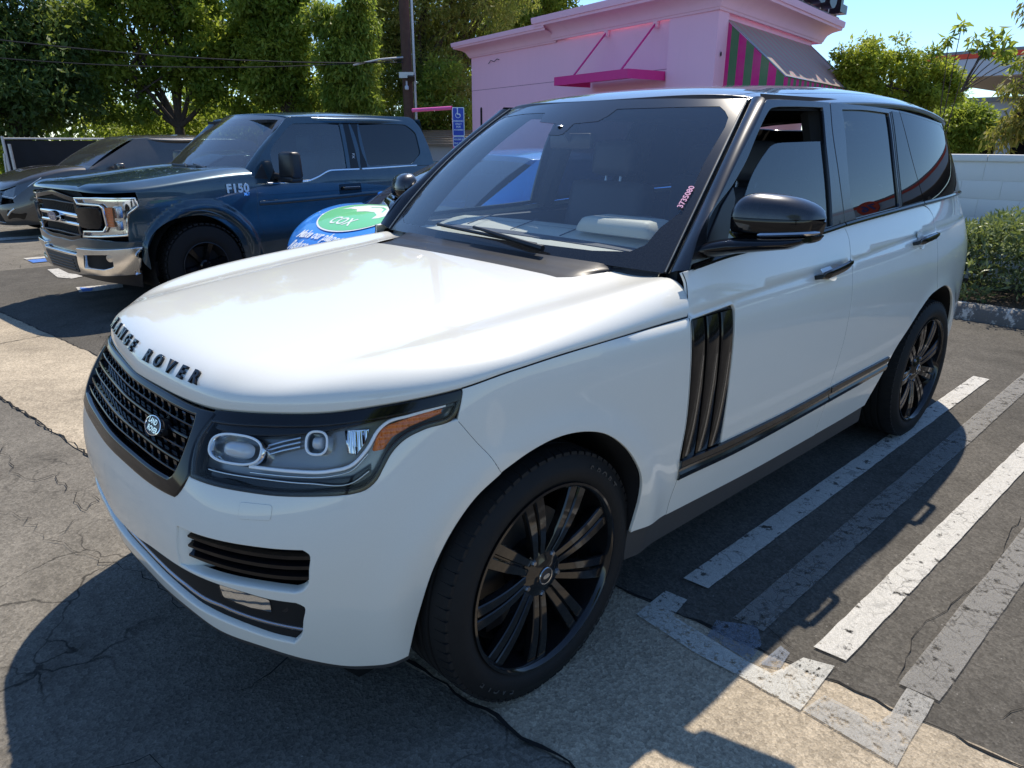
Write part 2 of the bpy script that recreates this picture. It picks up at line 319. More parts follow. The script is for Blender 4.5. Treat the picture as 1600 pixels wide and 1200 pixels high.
# ---------------------------------------------------------------- objects
def tag(o, label=None, cat=None, group=None, kind=None):
    if label: o['label'] = label
    if cat: o['category'] = cat
    if group: o['group'] = group
    if kind: o['kind'] = kind
    return o
def thing(name, label, cat, loc=(0,0,0), rz=0, group=None):
    o = bpy.data.objects.new(name, None); COL.objects.link(o); o.location = loc; o.rotation_euler = (0,0,rz)
    o.empty_display_size = .2
    return tag(o, label, cat, group)
def link(name, me, m=None, parent=None, kind=None):
    o = bpy.data.objects.new(name, me); COL.objects.link(o)
    if m is not None:
        for q in (m if isinstance(m, (list, tuple)) else [m]): me.materials.append(M[q] if isinstance(q, str) else q)
    if parent is not None: o.parent = parent
    if kind: o['kind'] = kind
    return o
def mesh(name, V, F, m=None, parent=None, smooth=True, nrm=None, kind=None, mats=None):
    me = bpy.data.meshes.new(name); me.from_pydata([tuple(map(float, v)) for v in V], [], [tuple(int(i) for i in f) for f in F])
    if smooth: me.polygons.foreach_set('use_smooth', [True]*len(me.polygons))
    if mats is not None: me.polygons.foreach_set('material_index', mats)
    me.update()
    if nrm is not None: me.normals_split_custom_set_from_vertices([tuple(map(float, n)) for n in nrm])
    return link(name, me, m, parent, kind)
def sharp(o, ang=35):
    o.data.polygons.foreach_set('use_smooth', [True]*len(o.data.polygons))
    o.data.set_sharp_from_angle(angle=math.radians(ang)); return o
class MB:
    """collects primitive shapes into one mesh"""
    def __init__(s): s.V=[]; s.F=[]
    def add(s, V, F):
        n=len(s.V); s.V += [tuple(map(float, v)) for v in V]; s.F += [tuple(i+n for i in f) for f in F]; return s
    def box(s, c, d, rz=0, rx=0, ry=0, taper=1.0, bev=0):
        M4 = Matrix.Translation(c) @ Matrix.Rotation(rz,4,'Z') @ Matrix.Rotation(ry,4,'Y') @ Matrix.Rotation(rx,4,'X')
        h = [x/2 for x in d]
        if bev <= 0:
            V = [M4 @ Vector((sx*h[0]*(taper if sz>0 else 1), sy*h[1]*(taper if sz>0 else 1), sz*h[2])) for sz in (-1,1) for sy in (-1,1) for sx in (-1,1)]
            s.add(V, [(0,2,3,1),(4,5,7,6),(0,1,5,4),(2,6,7,3),(0,4,6,2),(1,3,7,5)])
        else:
            bm = bmesh.new(); bmesh.ops.create_cube(bm, size=1)
            for v in bm.verts:
                k = taper if v.co.z > 0 else 1; v.co = Vector((v.co.x*d[0]*k, v.co.y*d[1]*k, v.co.z*d[2]))
            bmesh.ops.bevel(bm, geom=list(bm.edges), offset=bev, segments=2, affect='EDGES', profile=.6)
            bm.verts.index_update(); s.add([M4 @ v.co for v in bm.verts], [[v.index for v in f.verts] for f in bm.faces]); bm.free()
        return s
    def tube(s, pts, r, n=8, cap=True, rr=None):
        P=[Vector(p) for p in pts]; rings=[]; up=None
        for i,p in enumerate(P):
            t=(P[min(i+1,len(P)-1)]-P[max(i-1,0)]).normalized()
            if up is None: up = Vector((0,0,1)) if abs(t.z)<.9 else Vector((1,0,0))
            a=t.cross(up).normalized(); b=a.cross(t).normalized(); up=b
            ri = rr[i] if rr is not None else r
            rings.append([p+a*math.cos(2*math.pi*k/n)*ri+b*math.sin(2*math.pi*k/n)*ri for k in range(n)])
        V=[v for R in rings for v in R]; F=[]
        for i in range(len(P)-1):
            for k in range(n): F.append((i*n+k,i*n+(k+1)%n,(i+1)*n+(k+1)%n,(i+1)*n+k))
        if cap: F.append(tuple(range(n))[::-1]); F.append(tuple((len(P)-1)*n+k for k in range(n)))
        return s.add(V,F)
    def lathe(s, prof, n=48, M4=None, closed=False, a0=0, a1=2*math.pi):
        """prof: (r, h) pairs turned about local z"""
        V=[]; full=abs(a1-a0-2*math.pi)<1e-6; m=n if full else n+1
        for k in range(m):
            a=a0+(a1-a0)*k/n
            for r,h in prof:
                v=Vector((r*math.cos(a),r*math.sin(a),h)); V.append(M4@v if M4 else v)
        L=len(prof); F=[]
        for k in range(n):
            k2=(k+1)%m
            for i in range(L-1 if not closed else L):
                j=(i+1)%L; F.append((k*L+i,k2*L+i,k2*L+j,k*L+j))
        return s.add(V,F)
    def prism(s, poly, h0, h1, M4=None):
        n=len(poly); V=[Vector((x,y,h0)) for x,y in poly]+[Vector((x,y,h1)) for x,y in poly]
        if M4: V=[M4@v for v in V]
        F=[tuple(range(n))[::-1],tuple(range(n,2*n))]+[(i,(i+1)%n,n+(i+1)%n,n+i) for i in range(n)]
        return s.add(V,F)
    def loft(s, rings, closed=True, cap=True):
        n=len(rings[0]); V=[v for r in rings for v in r]; F=[]
        for i in range(len(rings)-1):
            for k in range(n if closed else n-1): F.append((i*n+k,i*n+(k+1)%n,(i+1)*n+(k+1)%n,(i+1)*n+k))
        if cap and closed: F.append(tuple(range(n))[::-1]); F.append(tuple((len(rings)-1)*n+k for k in range(n)))
        return s.add(V,F)
    def build(s, name, m, parent=None, ang=35, kind=None, bevel=0):
        me=bpy.data.meshes.new(name); me.from_pydata(s.V,[],s.F); me.update()
        bm=bmesh.new(); bm.from_mesh(me); bmesh.ops.recalc_face_normals(bm,faces=bm.faces); bm.to_mesh(me); bm.free()
        o=link(name,me,m,parent,kind)
        if bevel:
            md=o.modifiers.new('b','BEVEL'); md.width=bevel; md.segments=2; md.limit_method='ANGLE'; md.angle_limit=math.radians(40)
        return sharp(o,ang)
# ---------------------------------------------------------------- trimmed surface panels
def pip(poly, X, Y):
    inside=np.zeros(len(X),bool); n=len(poly); px=poly[:,0]; py=poly[:,1]
    for i in range(n):
        j=i-1; c=((py[i]>Y)!=(py[j]>Y))&(X<(px[j]-px[i])*(Y-py[i])/(py[j]-py[i]+1e-15)+px[i]); inside^=c
    return inside
def smoothline(P, step=.015):
    """centripetal-ish resample of an open polyline"""
    P=np.array(P,float)
    if len(P)<3:
        n=max(2,int(np.hypot(*(P[-1]-P[0]))/step)+1); t=np.linspace(0,1,n)[:,None]; return P[0]*(1-t)+P[-1]*t
    t=np.r_[0,np.cumsum(np.hypot(*np.diff(P,axis=0).T))]; fx,fy=pchip_par(t,P[:,0]),pchip_par(t,P[:,1])
    tt=np.linspace(0,t[-1],max(3,int(t[-1]/step)+1)); return np.stack([fx(tt),fy(tt)],1)
def pchip_par(t,v):
    m=np.gradient(v,t)
    def f(x):
        i=np.clip(np.searchsorted(t,x)-1,0,len(t)-2); h=t[i+1]-t[i]; u=(x-t[i])/h
        return (1+2*u)*(1-u)**2*v[i]+u*(1-u)**2*h*m[i]+u*u*(3-2*u)*v[i+1]+u*u*(u-1)*h*m[i+1]
    return f
def loop(*segs, step=.015):
    out=[]
    for s_ in segs:
        q=smoothline(s_,step)
        if out and np.hypot(*(out[-1]-q[0]))<2e-3: q=q[1:]
        out+=list(q)
    if np.hypot(*(out[0]-out[-1]))<2e-3: out=out[:-1]
    return np.array(out)
def area(p): x,y=p[:,0],p[:,1]; return .5*np.sum(x*np.roll(y,-1)-np.roll(x,-1)*y)
def rounded(p, r, n=4):
    """round the corners of a polygon"""
    p=np.array(p,float); out=[]
    for i in range(len(p)):
        a=p[i-1]-p[i]; b=p[(i+1)%len(p)]-p[i]; la,lb=np.hypot(*a),np.hypot(*b); k=min(r,la*.45,lb*.45)
        A=p[i]+a/la*k; B=p[i]+b/lb*k
        for t in np.linspace(0,1,n+1): out.append((1-t)**2*A+2*t*(1-t)*p[i]+t*t*B)
    return np.array(out)
def inset(p, d):
    """shrink (d>0) a polygon a little"""
    s=1 if area(p)>0 else -1; a=np.roll(p,1,0)-p; e=np.roll(p,-1,0)-np.roll(p,1,0); l=np.hypot(e[:,0],e[:,1])+1e-9
    return p+np.stack([-e[:,1]/l,e[:,0]/l],1)*d*s
def patch(name, f, poly, m, parent=None, holes=(), step=.03, off=0.0, lip=.012, rad=.0022, rows=(), gap=.0, vs=1.0):
    """panel on surface f(u,v) trimmed to poly, edges rolled in"""
    poly=np.array(poly,float); poly=poly if area(poly)>0 else poly[::-1]
    if gap: poly=inset(poly,gap)
    hs=[]
    for h in holes:
        h=np.array(h,float); h=h if area(h)<0 else h[::-1]; hs.append(inset(h,-gap) if gap else h)
    loops=[poly]+hs; V=[];E=[]
    for L in loops:
        n0=len(V); V+=[tuple(q) for q in L]; E+=[(n0+i,n0+(i+1)%len(L)) for i in range(len(L))]
    nb=len(V)
    lo,hi=poly.min(0),poly.max(0)
    gx=np.arange(lo[0]+step/2,hi[0],step); gy=np.arange(lo[1]+step*vs/2,hi[1],step*vs)
    ys=list(gy)
    X,Y=np.meshgrid(gx,np.array(ys)); X=X.ravel();Y=Y.ravel()
    for fn in rows:
        Yr=fn(gx); keep=np.min(np.abs(Y[:,None]-fn(X)[:,None]),axis=1)>step*.12
        X=np.r_[X[keep],gx]; Y=np.r_[Y[keep],Yr]
    ok=pip(poly,X,Y)
    for h in hs: ok&=~pip(h,X,Y)
    allb=np.array(V); X,Y=X[ok],Y[ok]
    if len(X):
        d=np.full(len(X),9.)
        for i in range(0,len(allb),400): d=np.minimum(d,np.min(np.hypot(X[:,None]-allb[None,i:i+400,0],Y[:,None]-allb[None,i:i+400,1]),axis=1))
        X,Y=X[d>step*.3],Y[d>step*.3]
    pts=[Vector(v) for v in V]+[Vector((a,b)) for a,b in zip(X,Y)]
    vo,eo,fo,ov,oe,of=delaunay_2d_cdt(pts,E,[],0,1e-7)
    uv=np.array([tuple(v) for v in vo]); tri=np.array([t for t in fo if len(t)==3])
    c=uv[tri].mean(1); ok=pip(poly,c[:,0],c[:,1])
    for h in hs: ok&=~pip(h,c[:,0],c[:,1])
    tri=tri[ok]; a=uv[tri]; ar=(a[:,1,0]-a[:,0,0])*(a[:,2,1]-a[:,0,1])-(a[:,2,0]-a[:,0,0])*(a[:,1,1]-a[:,0,1])
    tri[ar<0]=tri[ar<0][:,::-1]
    P=f(uv[:,0],uv[:,1]); Nn=normal(f,uv[:,0],uv[:,1]); P=P+Nn*off
    VV=list(P);NN=list(Nn);FF=[tuple(t) for t in tri]
    if lip:
        for L in loops:
            n=len(L); B=f(L[:,0],L[:,1]); BN=normal(f,L[:,0],L[:,1]); B=B+BN*off
            T=np.roll(B,-1,0)-np.roll(B,1,0); T/=np.linalg.norm(T,axis=1,keepdims=True)+1e-12
            O=np.cross(T,BN); O/=np.linalg.norm(O,axis=1,keepdims=True)+1e-12
            r=rad; prof=[(0,0,0),(.6*r,-.18*r,.5),(r,-r,1.2),(r,-lip,1.57)]
            base=len(VV)
            for (o_,h_,an) in prof:
                VV+=list(B+O*o_+BN*h_); nn=BN*math.cos(an)+O*math.sin(an); NN+=list(nn)
            for k in range(len(prof)-1):
                for i in range(n):
                    j=(i+1)%n; FF.append((base+k*n+i,base+(k+1)*n+i,base+(k+1)*n+j,base+k*n+j))
    return mesh(name,VV,FF,m,parent,True,NN)
def grid(name, fn, us, vs, m, parent=None, flip=False, lip=0):
    U,Vv=np.meshgrid(us,vs,indexing='ij'); P=fn(U,Vv).reshape(-1,3); nu,nv=len(us),len(vs)
    F=[(i*nv+j,(i+1)*nv+j,(i+1)*nv+j+1,i*nv+j+1) for i in range(nu-1) for j in range(nv-1)]
    if flip: F=[f[::-1] for f in F]
    return mesh(name,P,F,m,parent)
def ribbon(mb, f, line, w, h, off=0, n=1):
    """raised bead of width w and height h along a line on surface f"""
    L=np.array(line,float); P=f(L[:,0],L[:,1]); N=normal(f,L[:,0],L[:,1]); P=P+N*off
    T=np.gradient(P,axis=0); T/=np.linalg.norm(T,axis=1,keepdims=True)+1e-12; O=np.cross(N,T)
    sec=[(-.5,-.6),(-.5,.4),(-.3,.9),(0,1),(.3,.9),(.5,.4),(.5,-.6)]
    rings=[[P[i]+O[i]*a*w+N[i]*b*h for a,b in sec] for i in range(len(P))]
    mb.loft(rings); return mb
def text3d(name, s, size, m, parent, depth=.004, bevel=.0, align='CENTER', font_bold=0, spacing=1.0, shear=0):
    c=bpy.data.curves.new(name,'FONT'); c.body=s; c.size=size; c.extrude=depth; c.bevel_depth=bevel; c.align_x=align; c.align_y='CENTER'
    c.space_character=spacing; c.shear=shear; c.offset=font_bold; c.resolution_u=3
    o=bpy.data.objects.new(name,c); COL.objects.link(o); dg=bpy.context.evaluated_depsgraph_get()
    me=bpy.data.meshes.new_from_object(o.evaluated_get(dg)); bpy.data.objects.remove(o); bpy.data.curves.remove(c)
    me.name=name; me.materials.clear(); return link(name,me,m,parent)
def frame_mat(X,Y,Z,O):
    M4=Matrix.Identity(4)
    for i,v in enumerate((X,Y,Z,O)):
        for j in range(3): M4[j][i]=float(v[j])
    return M4

M['drl']=mat('frosted_light_bar',(.95,.96,.97),.35,.0,coat=.5,var=.04)
M['tintgloss']=mat('black_tinted_pane',(.006,.007,.009),.02,spec=.35,var=.1)
M['pillarbead']=mat('dusty_seal_bead',(.34,.33,.29),.35,.3,var=.3,vscale=30)
M['cowl']=mat('dusty_black_cowl',(.014,.015,.018),.42,coat=.1,var=.5,vscale=30,spec=.3)
M['chalk']=mat('pink_chalk',(.95,.45,.60),.8,var=.2,vscale=90)
M['clearside']=glassy('clear_door_glass',(.62,.68,.68),.05,dust=.01)
M['lampball']=mat('clear_projector_glass',(.55,.58,.60),.03,.0,coat=1,spec=.9,var=.15)
M['tyretext']=mat('tyre_letter_rubber',(.045,.045,.045),.5,var=.2)
M['pillarpaint']=paint('black_pillar_paint',(.008,.010,.015),.8,.25,.2,dusty=.015,coat=.55)
M['wheelblack']=mat('gloss_black_wheel',(.008,.008,.009),.09,coat=.25,var=.3,vscale=30)
M['waistgrey']=mat('crease_shade_grey',(.16,.165,.17),.6,var=.2,vscale=20)  # flat grey standing in for the shade in the waist crease
# ================================================================ the white SUV
rr = thing('parked_suv', 'white luxury SUV with black roof, black wheels and black grille parked in the foreground', 'suv', (0,0,0), 0)
def mir(poly): p=np.array(poly,float).copy(); p[:,0]*=-1; return p[::-1]
def both(name, f, poly, m, holes=(), **k):
    a=patch(name,f,poly,m,rr,holes,**k); b=patch(name,f,mir(poly),m,rr,[mir(h) for h in holes],**k); return a,b
HZF=hz_
hoodline=lambda a,b,n=40:[(s,float(hz_(abs(s)))) for s in np.linspace(a,b,n)]
# bonnet
sg_=np.r_[np.linspace(-2.125,-1.0,56),np.linspace(-.98,.98,120),np.linspace(1.0,2.125,56)]
tg_=np.r_[np.linspace(0,1,22)**1.0,1+np.linspace(.04,1,26)]
bon=grid('bonnet',lambda u,v:bonnet(u,v)+np.stack([0*u,0*u,.003+0*u],-1),sg_,tg_,'white',rr)
e=MB(); rings=[]
for s_ in sg_:
    p=bonnet(np.array(s_),np.array(0.)); n=normal(low,np.array(s_),np.array(float(hz_(abs(s_)))))
    rings.append([p+np.array([0,0,.003]),p-n*.004+np.array([0,0,-.0005]),p-n*.02])
e.loft(rings,closed=False,cap=False); e.build('bonnet_edge','white',bon,80)
# bonnet letters
up_n=lambda s_,t_:normal(bonnet,np.array(s_),np.array(t_))
word='RANGE ROVER'; adv={'R':1,'A':1.05,'N':1,'G':1,'E':.92,' ':1.0,'O':1,'V':1}
tot=sum(adv[c] for c in word); w0=.875/tot; pos=-.4375; lets=[]
for c in word:
    s0=pos+adv[c]*w0/2; pos+=adv[c]*w0
    if c==' ': continue
    # left-to-right as read from the front: from -y side (car's right) to +y
    sC=s0; t_=.46; p=bonnet(np.array(sC),np.array(t_)); n=up_n(sC,t_); e_=bonnet(np.array(sC+.01),np.array(t_))-bonnet(np.array(sC-.01),np.array(t_)); e_/=np.linalg.norm(e_)
    yv=np.cross(n,e_)
    o=text3d('letter',c,.050,'gloss',bon,.004,.0008,font_bold=.0010); o.data.transform(Matrix.Scale(1.12,4,(1,0,0)))
    o.matrix_local=frame_mat(e_,yv,n,p+n*.004)
# -------- lower body panels
bottom=[(0,.432),(.3,.445),(.494,.440),(.589,.412),(.689,.388),(.816,.34),(.948,.300),(1.017,.297),(1.083,.303)]
farch=FL['farch']; rarch=FL['rarch']
grl_c=[(0,.757),(.097,.757),(.308,.758),(.428,.762),(.482,.763),(.500,.789),(.515,.818)]
lampb=[(.523,.816)]+FL['lamp_b'][1:-1]+[(1.262,1.015)]
half_b=loop(bottom,farch[:6],[(1.344,.793),(1.316,.844),(1.286,.883),(1.240,.948)],[(1.240,.948),(1.157,.936),(1.109,.919),(1.075,.892),(1.051,.86),(1.028,.828),(1.0,.81),(.965,.804),(.863,.803),(.7,.808),(.523,.814)],grl_c[::-1],step=.012)
k=np.argmin(np.abs(half_b[:,0])+np.abs(half_b[:,1]-.432)); half_b=np.roll(half_b,-k,0)
hb=half_b[half_b[:,0]>1e-4]; full_b=np.vstack([[[0,.432]],hb,[[0,.757]],mir(hb)])
intake=loop([(0,.531),(.2,.548),(.342,.572),(.484,.578),(.58,.573),(.687,.557),(.75,.542),(.815,.532)],[(.815,.532),(.834,.520),(.828,.471),(.812,.415),(.792,.395)],[(.792,.395),(.728,.412),(.664,.434),(.593,.452),(.529,.462),(.447,.474),(.289,.478),(0,.474)],step=.012)
ih=intake[intake[:,0]>1e-3]; intake_f=np.vstack([[[0,.531]],ih,[[0,.474]],mir(ih)])
vent=loop([(.486,.583),(.484,.64),(.490,.694)],[(.490,.694),(.575,.693),(.702,.687),(.796,.681),(.845,.679)],[(.845,.679),(.860,.668),(.858,.622),(.848,.576),(.832,.562),(.814,.557)],[(.814,.557),(.722,.568),(.62,.576),(.537,.580),(.486,.583)],step=.010)
bumper=patch('front_bumper',low,full_b,'white',rr,[intake_f,vent,mir(vent)],step=.03,gap=.0012,lip=.03,rad=.005)
def lowoff(d): return lambda u,v: low(u,v)+normal(low,u,v)*d
for sd in (1,-1):
    P_=lambda q: np.array(q,float) if sd>0 else mir(q)
    wf_=lambda q:[(a*sd,b) for a,b in q]
    # washer cover, parking sensors
    wc=P_(rounded([(.690,.748),(.771,.749),(.776,.783),(.694,.785)],.008)); patch('washer_cover',low,wc,'white',bumper,step=.03,off=.0014,lip=.004,rad=.0012); mb=MB(); ribbon(mb,low,[tuple(x) for x in np.vstack([wc,wc[:1]])],.0022,.0006,.0004); mb.build('cover_gap','dark',bumper)
    # brake vent: recessed floor rising to the skin at the inner end, black slats
    vf=lambda u,v: low(u,v)-normal(low,u,v)*(.004+.060*sst(.49,.60,np.abs(u)))[...,None]
    patch('vent_recess',vf,P_(inset(vent,-.004)),'white',bumper,step=.02,lip=0)
    vb=lambda u,v: low(u,v)-normal(low,u,v)*(.022+.034*sst(.50,.62,np.abs(u)))[...,None]
    patch('vent_void',vb,P_([(.56,.688),(.70,.684),(.85,.676),(.856,.655),(.845,.600),(.76,.600),(.62,.613),(.55,.630)]),'dark',bumper,step=.02,lip=0)
    for z0,dz in ((.676,-.021),(.651,-.023),(.625,-.026)):
        mb=MB(); L=[(a,z0+dz*sst(.53,.85,a)) for a in np.linspace(.530,.856,26)]
        rings=[]
        for i,(a,z) in enumerate(L):
            q=np.array(a*sd); p=low(q,np.array(z)); n=normal(low,q,np.array(z)); t=min(1,i/5); hgt=.003+.0045*t; dep=.012+.045*t; b0=.004+.004*t
            rings.append([p-n*b0+np.array([0,0,.002]),p-n*b0-np.array([0,0,hgt]),p-n*(b0+.006)-np.array([0,0,hgt+.004]),p-n*(b0+dep)-np.array([0,0,hgt-.002]),p-n*(b0+dep)+np.array([0,0,.010]),p-n*(b0+.01)+np.array([0,0,.006])])
        mb.loft(rings); mb.build('vent_slat','gloss',bumper,30)
    # fog lamp
    fogp=P_(rounded([(.606,.552),(.612,.520),(.644,.508),(.695,.497),(.742,.486),(.742,.524),(.684,.541)],.006))
    fg=patch('fog_lamp',lambda u,v:low(u,v)-normal(low,u,v)*.0115,fogp,'lampglass',rr,step=.02,lip=.006)
    patch('reflector',lambda u,v:low(u,v)-normal(low,u,v)*(.0150+.0009*np.sin(np.asarray(u)*190)+.0006*np.cos(np.asarray(v)*260))[...,None],fogp,'chrome',fg,step=.006,lip=0)
    cx=low(np.array(.775*sd),np.array(.497)); nn=normal(low,np.array(.775*sd),np.array(.497)); M4=Vector(nn).to_track_quat('Z','Y').to_matrix().to_4x4(); M4.translation=Vector(cx-nn*.026)
    MB().lathe([(0,.008),(.010,.008),(.0125,.006),(.0125,.0)],20,M4).build('parking_sensor','satin',bumper)
    # intake corner housing
    patch('fog_housing',lambda u,v:low(u,v)-normal(low,u,v)*(.0225+.035*sst(.54,.49,np.asarray(v)+.055*sst(.5,.82,np.abs(u))))[...,None],P_(inset(loop([(.05,.525),(.342,.570),(.484,.576),(.58,.571),(.687,.555),(.815,.530)],[(.815,.530),(.832,.518),(.824,.471),(.812,.420)],[(.812,.420),(.7,.455),(.55,.490),(.35,.512),(.05,.510)]),-.006)),'trim',bumper,step=.015,lip=0)
# intake cavity and blades
patch('intake_void',lambda u,v:low(u,v)-normal(low,u,v)*.075,inset(intake_f,-.012),'dark',bumper,step=.03,lip=0)
for z0,w,h,m in ((0,.012,.006,'satin'),):
    L=[(a,.496-.0*abs(a)+np.interp(abs(a),[0,.31,.46,.54,.60,.67,.736,.82],[.008,.010,.006,-.006,-.010,-.028,-.046,-.066])) for a in np.linspace(-.82,.82,120)]
    mb=MB(); ribbon(mb,low,L,.010,.006,-.018); mb.build('lower_blade','silver',bumper)
    L=[(a,z-.022) for a,z in L]; mb=MB(); ribbon(mb,low,L,.022,.008,-.03); mb.build('lower_blade','gloss',bumper)
# skirt
mb=MB(); rings=[]
for a in np.linspace(-1.09,1.09,90):
    zb=np.interp(abs(a),[p[0] for p in bottom],[p[1] for p in bottom]); p=low(np.array(a),np.array(zb)); n=normal(low,np.array(a),np.array(zb))
    rings.append([p+n*-.006+np.array([0,0,.01]),p-n*.002-np.array([0,0,.008]),p-n*.012-np.array([0,0,.024]),p-n*.05-np.array([0,0,.028]),p-n*.22-np.array([0,0,.02])])
mb.loft(rings,closed=False,cap=False); mb.build('bumper_skirt','trim',rr,50)
# fender
fend=loop([(1.240,.948),(1.286,.883),(1.316,.844),(1.344,.793)],farch[5:],[(1.905,.43),(1.901,.392)],[(1.901,.392),(2.092,.386)],[(2.092,.386),(2.094,.454),(2.110,.522)],[(2.110,.522),(2.102,.571),(2.116,.728),(2.125,1.022),(2.128,1.066)],hoodline(2.128,1.262),[(1.262,1.015),(1.240,.948)],step=.012)
both('fender',low,fend,'white',gap=.0036)
# doors
wz=lambda d:(lambda X: ZW(X)+d)
def ptsz(fn,a,b,n=30): return [(s,fn(s)) for s in np.linspace(a,b,n)]
bz=pchip([2.10,2.176,2.412,2.640,2.908,3.113,3.338,3.873,4.23,4.7,5.3,6],[1.198,1.201,1.217,1.225,1.231,1.238,1.251,1.272,1.283,1.293,1.30,1.30])
stt=pchip([2.0,2.103,2.351,2.674,3.088,3.202,3.9],[.60,.597,.585,.583,.591,.596,.610]); stb=pchip([2.0,2.11,2.475,3.181,3.711,3.9],[.522,.521,.510,.523,.537,.543])
sil_=pchip([1.8,1.901,2.164,2.779,3.349,3.9],[.394,.392,.382,.366,.366,.377])
dsp=[(3.318,1.248),(3.332,1.219),(3.322,1.161),(3.300,1.107),(3.268,.91),(3.244,.782),(3.214,.692),(3.186,.603),(3.181,.523),(3.178,.366)]
gill=rounded([(2.131,1.062),(2.376,1.074),(2.386,1.055),(2.376,.979),(2.365,.87),(2.359,.757),(2.352,.574),(2.10,.585),(2.116,.728),(2.122,.95)],.01)
fdoor=loop([(2.092,.386),(2.094,.454),(2.110,.522)],[(2.110,.522),(2.102,.571),(2.116,.728),(2.125,1.022),(2.128,1.069)],[(2.128,1.069),(2.149,1.135),(2.156,1.172),(2.149,1.200)],ptsz(bz,2.149,3.318),dsp,ptsz(sil_,3.178,2.092),step=.014)
R4=[wz(-.008),wz(-.0035),wz(0),wz(.003),wz(.0065)]
fds=both('front_door',low,fdoor,'white',[gill],gap=.0018,rows=R4)
rsh=[(4.23,float(bz(4.23))),(4.30,1.278),(4.365,1.250),(4.385,1.225),(4.368,1.188),(4.349,1.137),(4.322,.994),(4.335,.92),(4.345,.859)]
rar=[(3.70,.377),(3.745,.45),(3.80,.53)]+[(3.863,.609),(4.017,.712),(4.148,.797),(4.25,.842),(4.345,.859)]
rdoor=loop(dsp[::-1],ptsz(bz,3.318,4.23),rsh,rar[::-1],ptsz(sil_,3.70,3.178),step=.014)
rds=both('rear_door',low,rdoor,'white',gap=.0036,rows=R4)
LL=LOW.L
quarter=loop(rsh,[(4.345,.859),(4.473,.862),(4.617,.815),(4.72,.735),(4.80,.62),(4.83,.50),(4.83,.40)],[(4.83,.40),(5.2,.42),(LL,.42)],[(LL,.42),(LL,1.30)],ptsz(bz,LL,4.23),step=.014)
both('rear_quarter',low,quarter,'white',gap=.0036,rows=R4)
# door furniture
for sd,fd,rd in ((1,fds[0],rds[0]),(-1,fds[1],rds[1])):
    P_=lambda q: np.array(q,float) if sd>0 else mir(q)
    # gill vent: three raised vertical blades in a black pocket
    patch('side_vent',lambda u,v:low(u,v)-normal(low,u,v)*.012,P_(inset(gill,-.006)),'gloss',fd,step=.03,lip=0)
    for i in range(3):
        a0=2.135+i*.083; mb=MB(); rings=[]
        for z in np.linspace(.592,1.058,16):
            sh=-.028*(1.06-z)/.47; a=a0+sh*(.6+.2*i)
            row=[]
            for da,h in ((.0,-.012),(.0,-.002),(.004,.0015),(.062,.0015),(.076,-.006),(.076,-.012)):
                q=np.array((a+da)*sd); row.append(low(q,np.array(z))+normal(low,q,np.array(z))*h)
            rings.append(row)
        mb.loft(rings,closed=False,cap=False); mb.build('vent_blade','gloss',fd,30)
    # lower moulding strips
    for nm,par,a0,a1 in (('door_moulding',fd,2.104,3.178),('door_moulding',rd,3.188,3.80)):
        mb=MB(); rings=[]
        for a in np.linspace(a0,a1,60):
            z1,z0=float(stt(a)),float(stb(a)); z1=min(z1,z0+.075)
            row=[]
            for k_,h in ((0,-.002),(.02,.007),(.30,.010),(.42,.004),(.55,.004),(.70,.012),(.97,.010),(1,-.002)):
                q=np.array(a*sd); z=z0+(z1-z0)*k_; row.append(low(q,np.array(z))+normal(low,q,np.array(z))*h)
            rings.append(row)
        mb.loft(rings,closed=False,cap=False); mb.build(nm,'gloss',par,30)
    # handles
    for par,a0,a1,z0,z1 in ((fd,2.958,3.232,1.088,1.104),(rd,3.985,4.255,1.122,1.136)):
        mb=MB(); rings=[]
        for i,t in enumerate(np.linspace(0,1,14)):
            a=a0+(a1-a0)*t; z=z0+(z1-z0)*t; q=np.array(a*sd); p=low(q,np.array(z)); n=normal(low,q,np.array(z))
            hh=.017*min(1,.55+3*min(t,1-t)); st_=.040 if .08<t<.95 else .030; th=.012
            inn=.028 if .1<t<.9 else -.004
            rings.append([p+n*inn-np.array([0,0,hh*.8]),p+n*st_-np.array([0,0,hh]),p+n*(st_+.008)-np.array([0,0,hh*.3]),p+n*(st_+.006)+np.array([0,0,hh*.6]),p+n*(st_-.004)+np.array([0,0,hh]),p+n*inn+np.array([0,0,hh*.8])])
        mb.loft(rings); mb.build('door_handle','gloss',par,40)
        # scooped recess disc behind the handle
        c=np.array(((a0+a1)/2-.02)*sd); zc=(z0+z1)/2+.004; p=low(c,np.array(zc)); n=normal(low,c,np.array(zc)); M4=Vector(n).to_track_quat('Z','Y').to_matrix().to_4x4(); M4.translation=Vector(p)
        V=[]; 
        MB().lathe([(.047,.0012),(.045,.0008),(.030,.0010),(.012,.0012),(0,.0013)],32,M4).build('handle_recess','white',par,80)
# sills
both('sill',lambda u,v:low(u,v)-normal(low,u,v)*.012,loop(ptsz(lambda s:sil_(s)-.004,1.905,3.70),[(3.70,.373),(3.72,.29)],ptsz(lambda s:.275+0*s,3.72,1.90),[(1.90,.275),(1.905,.38)]),'trim',lip=.05)
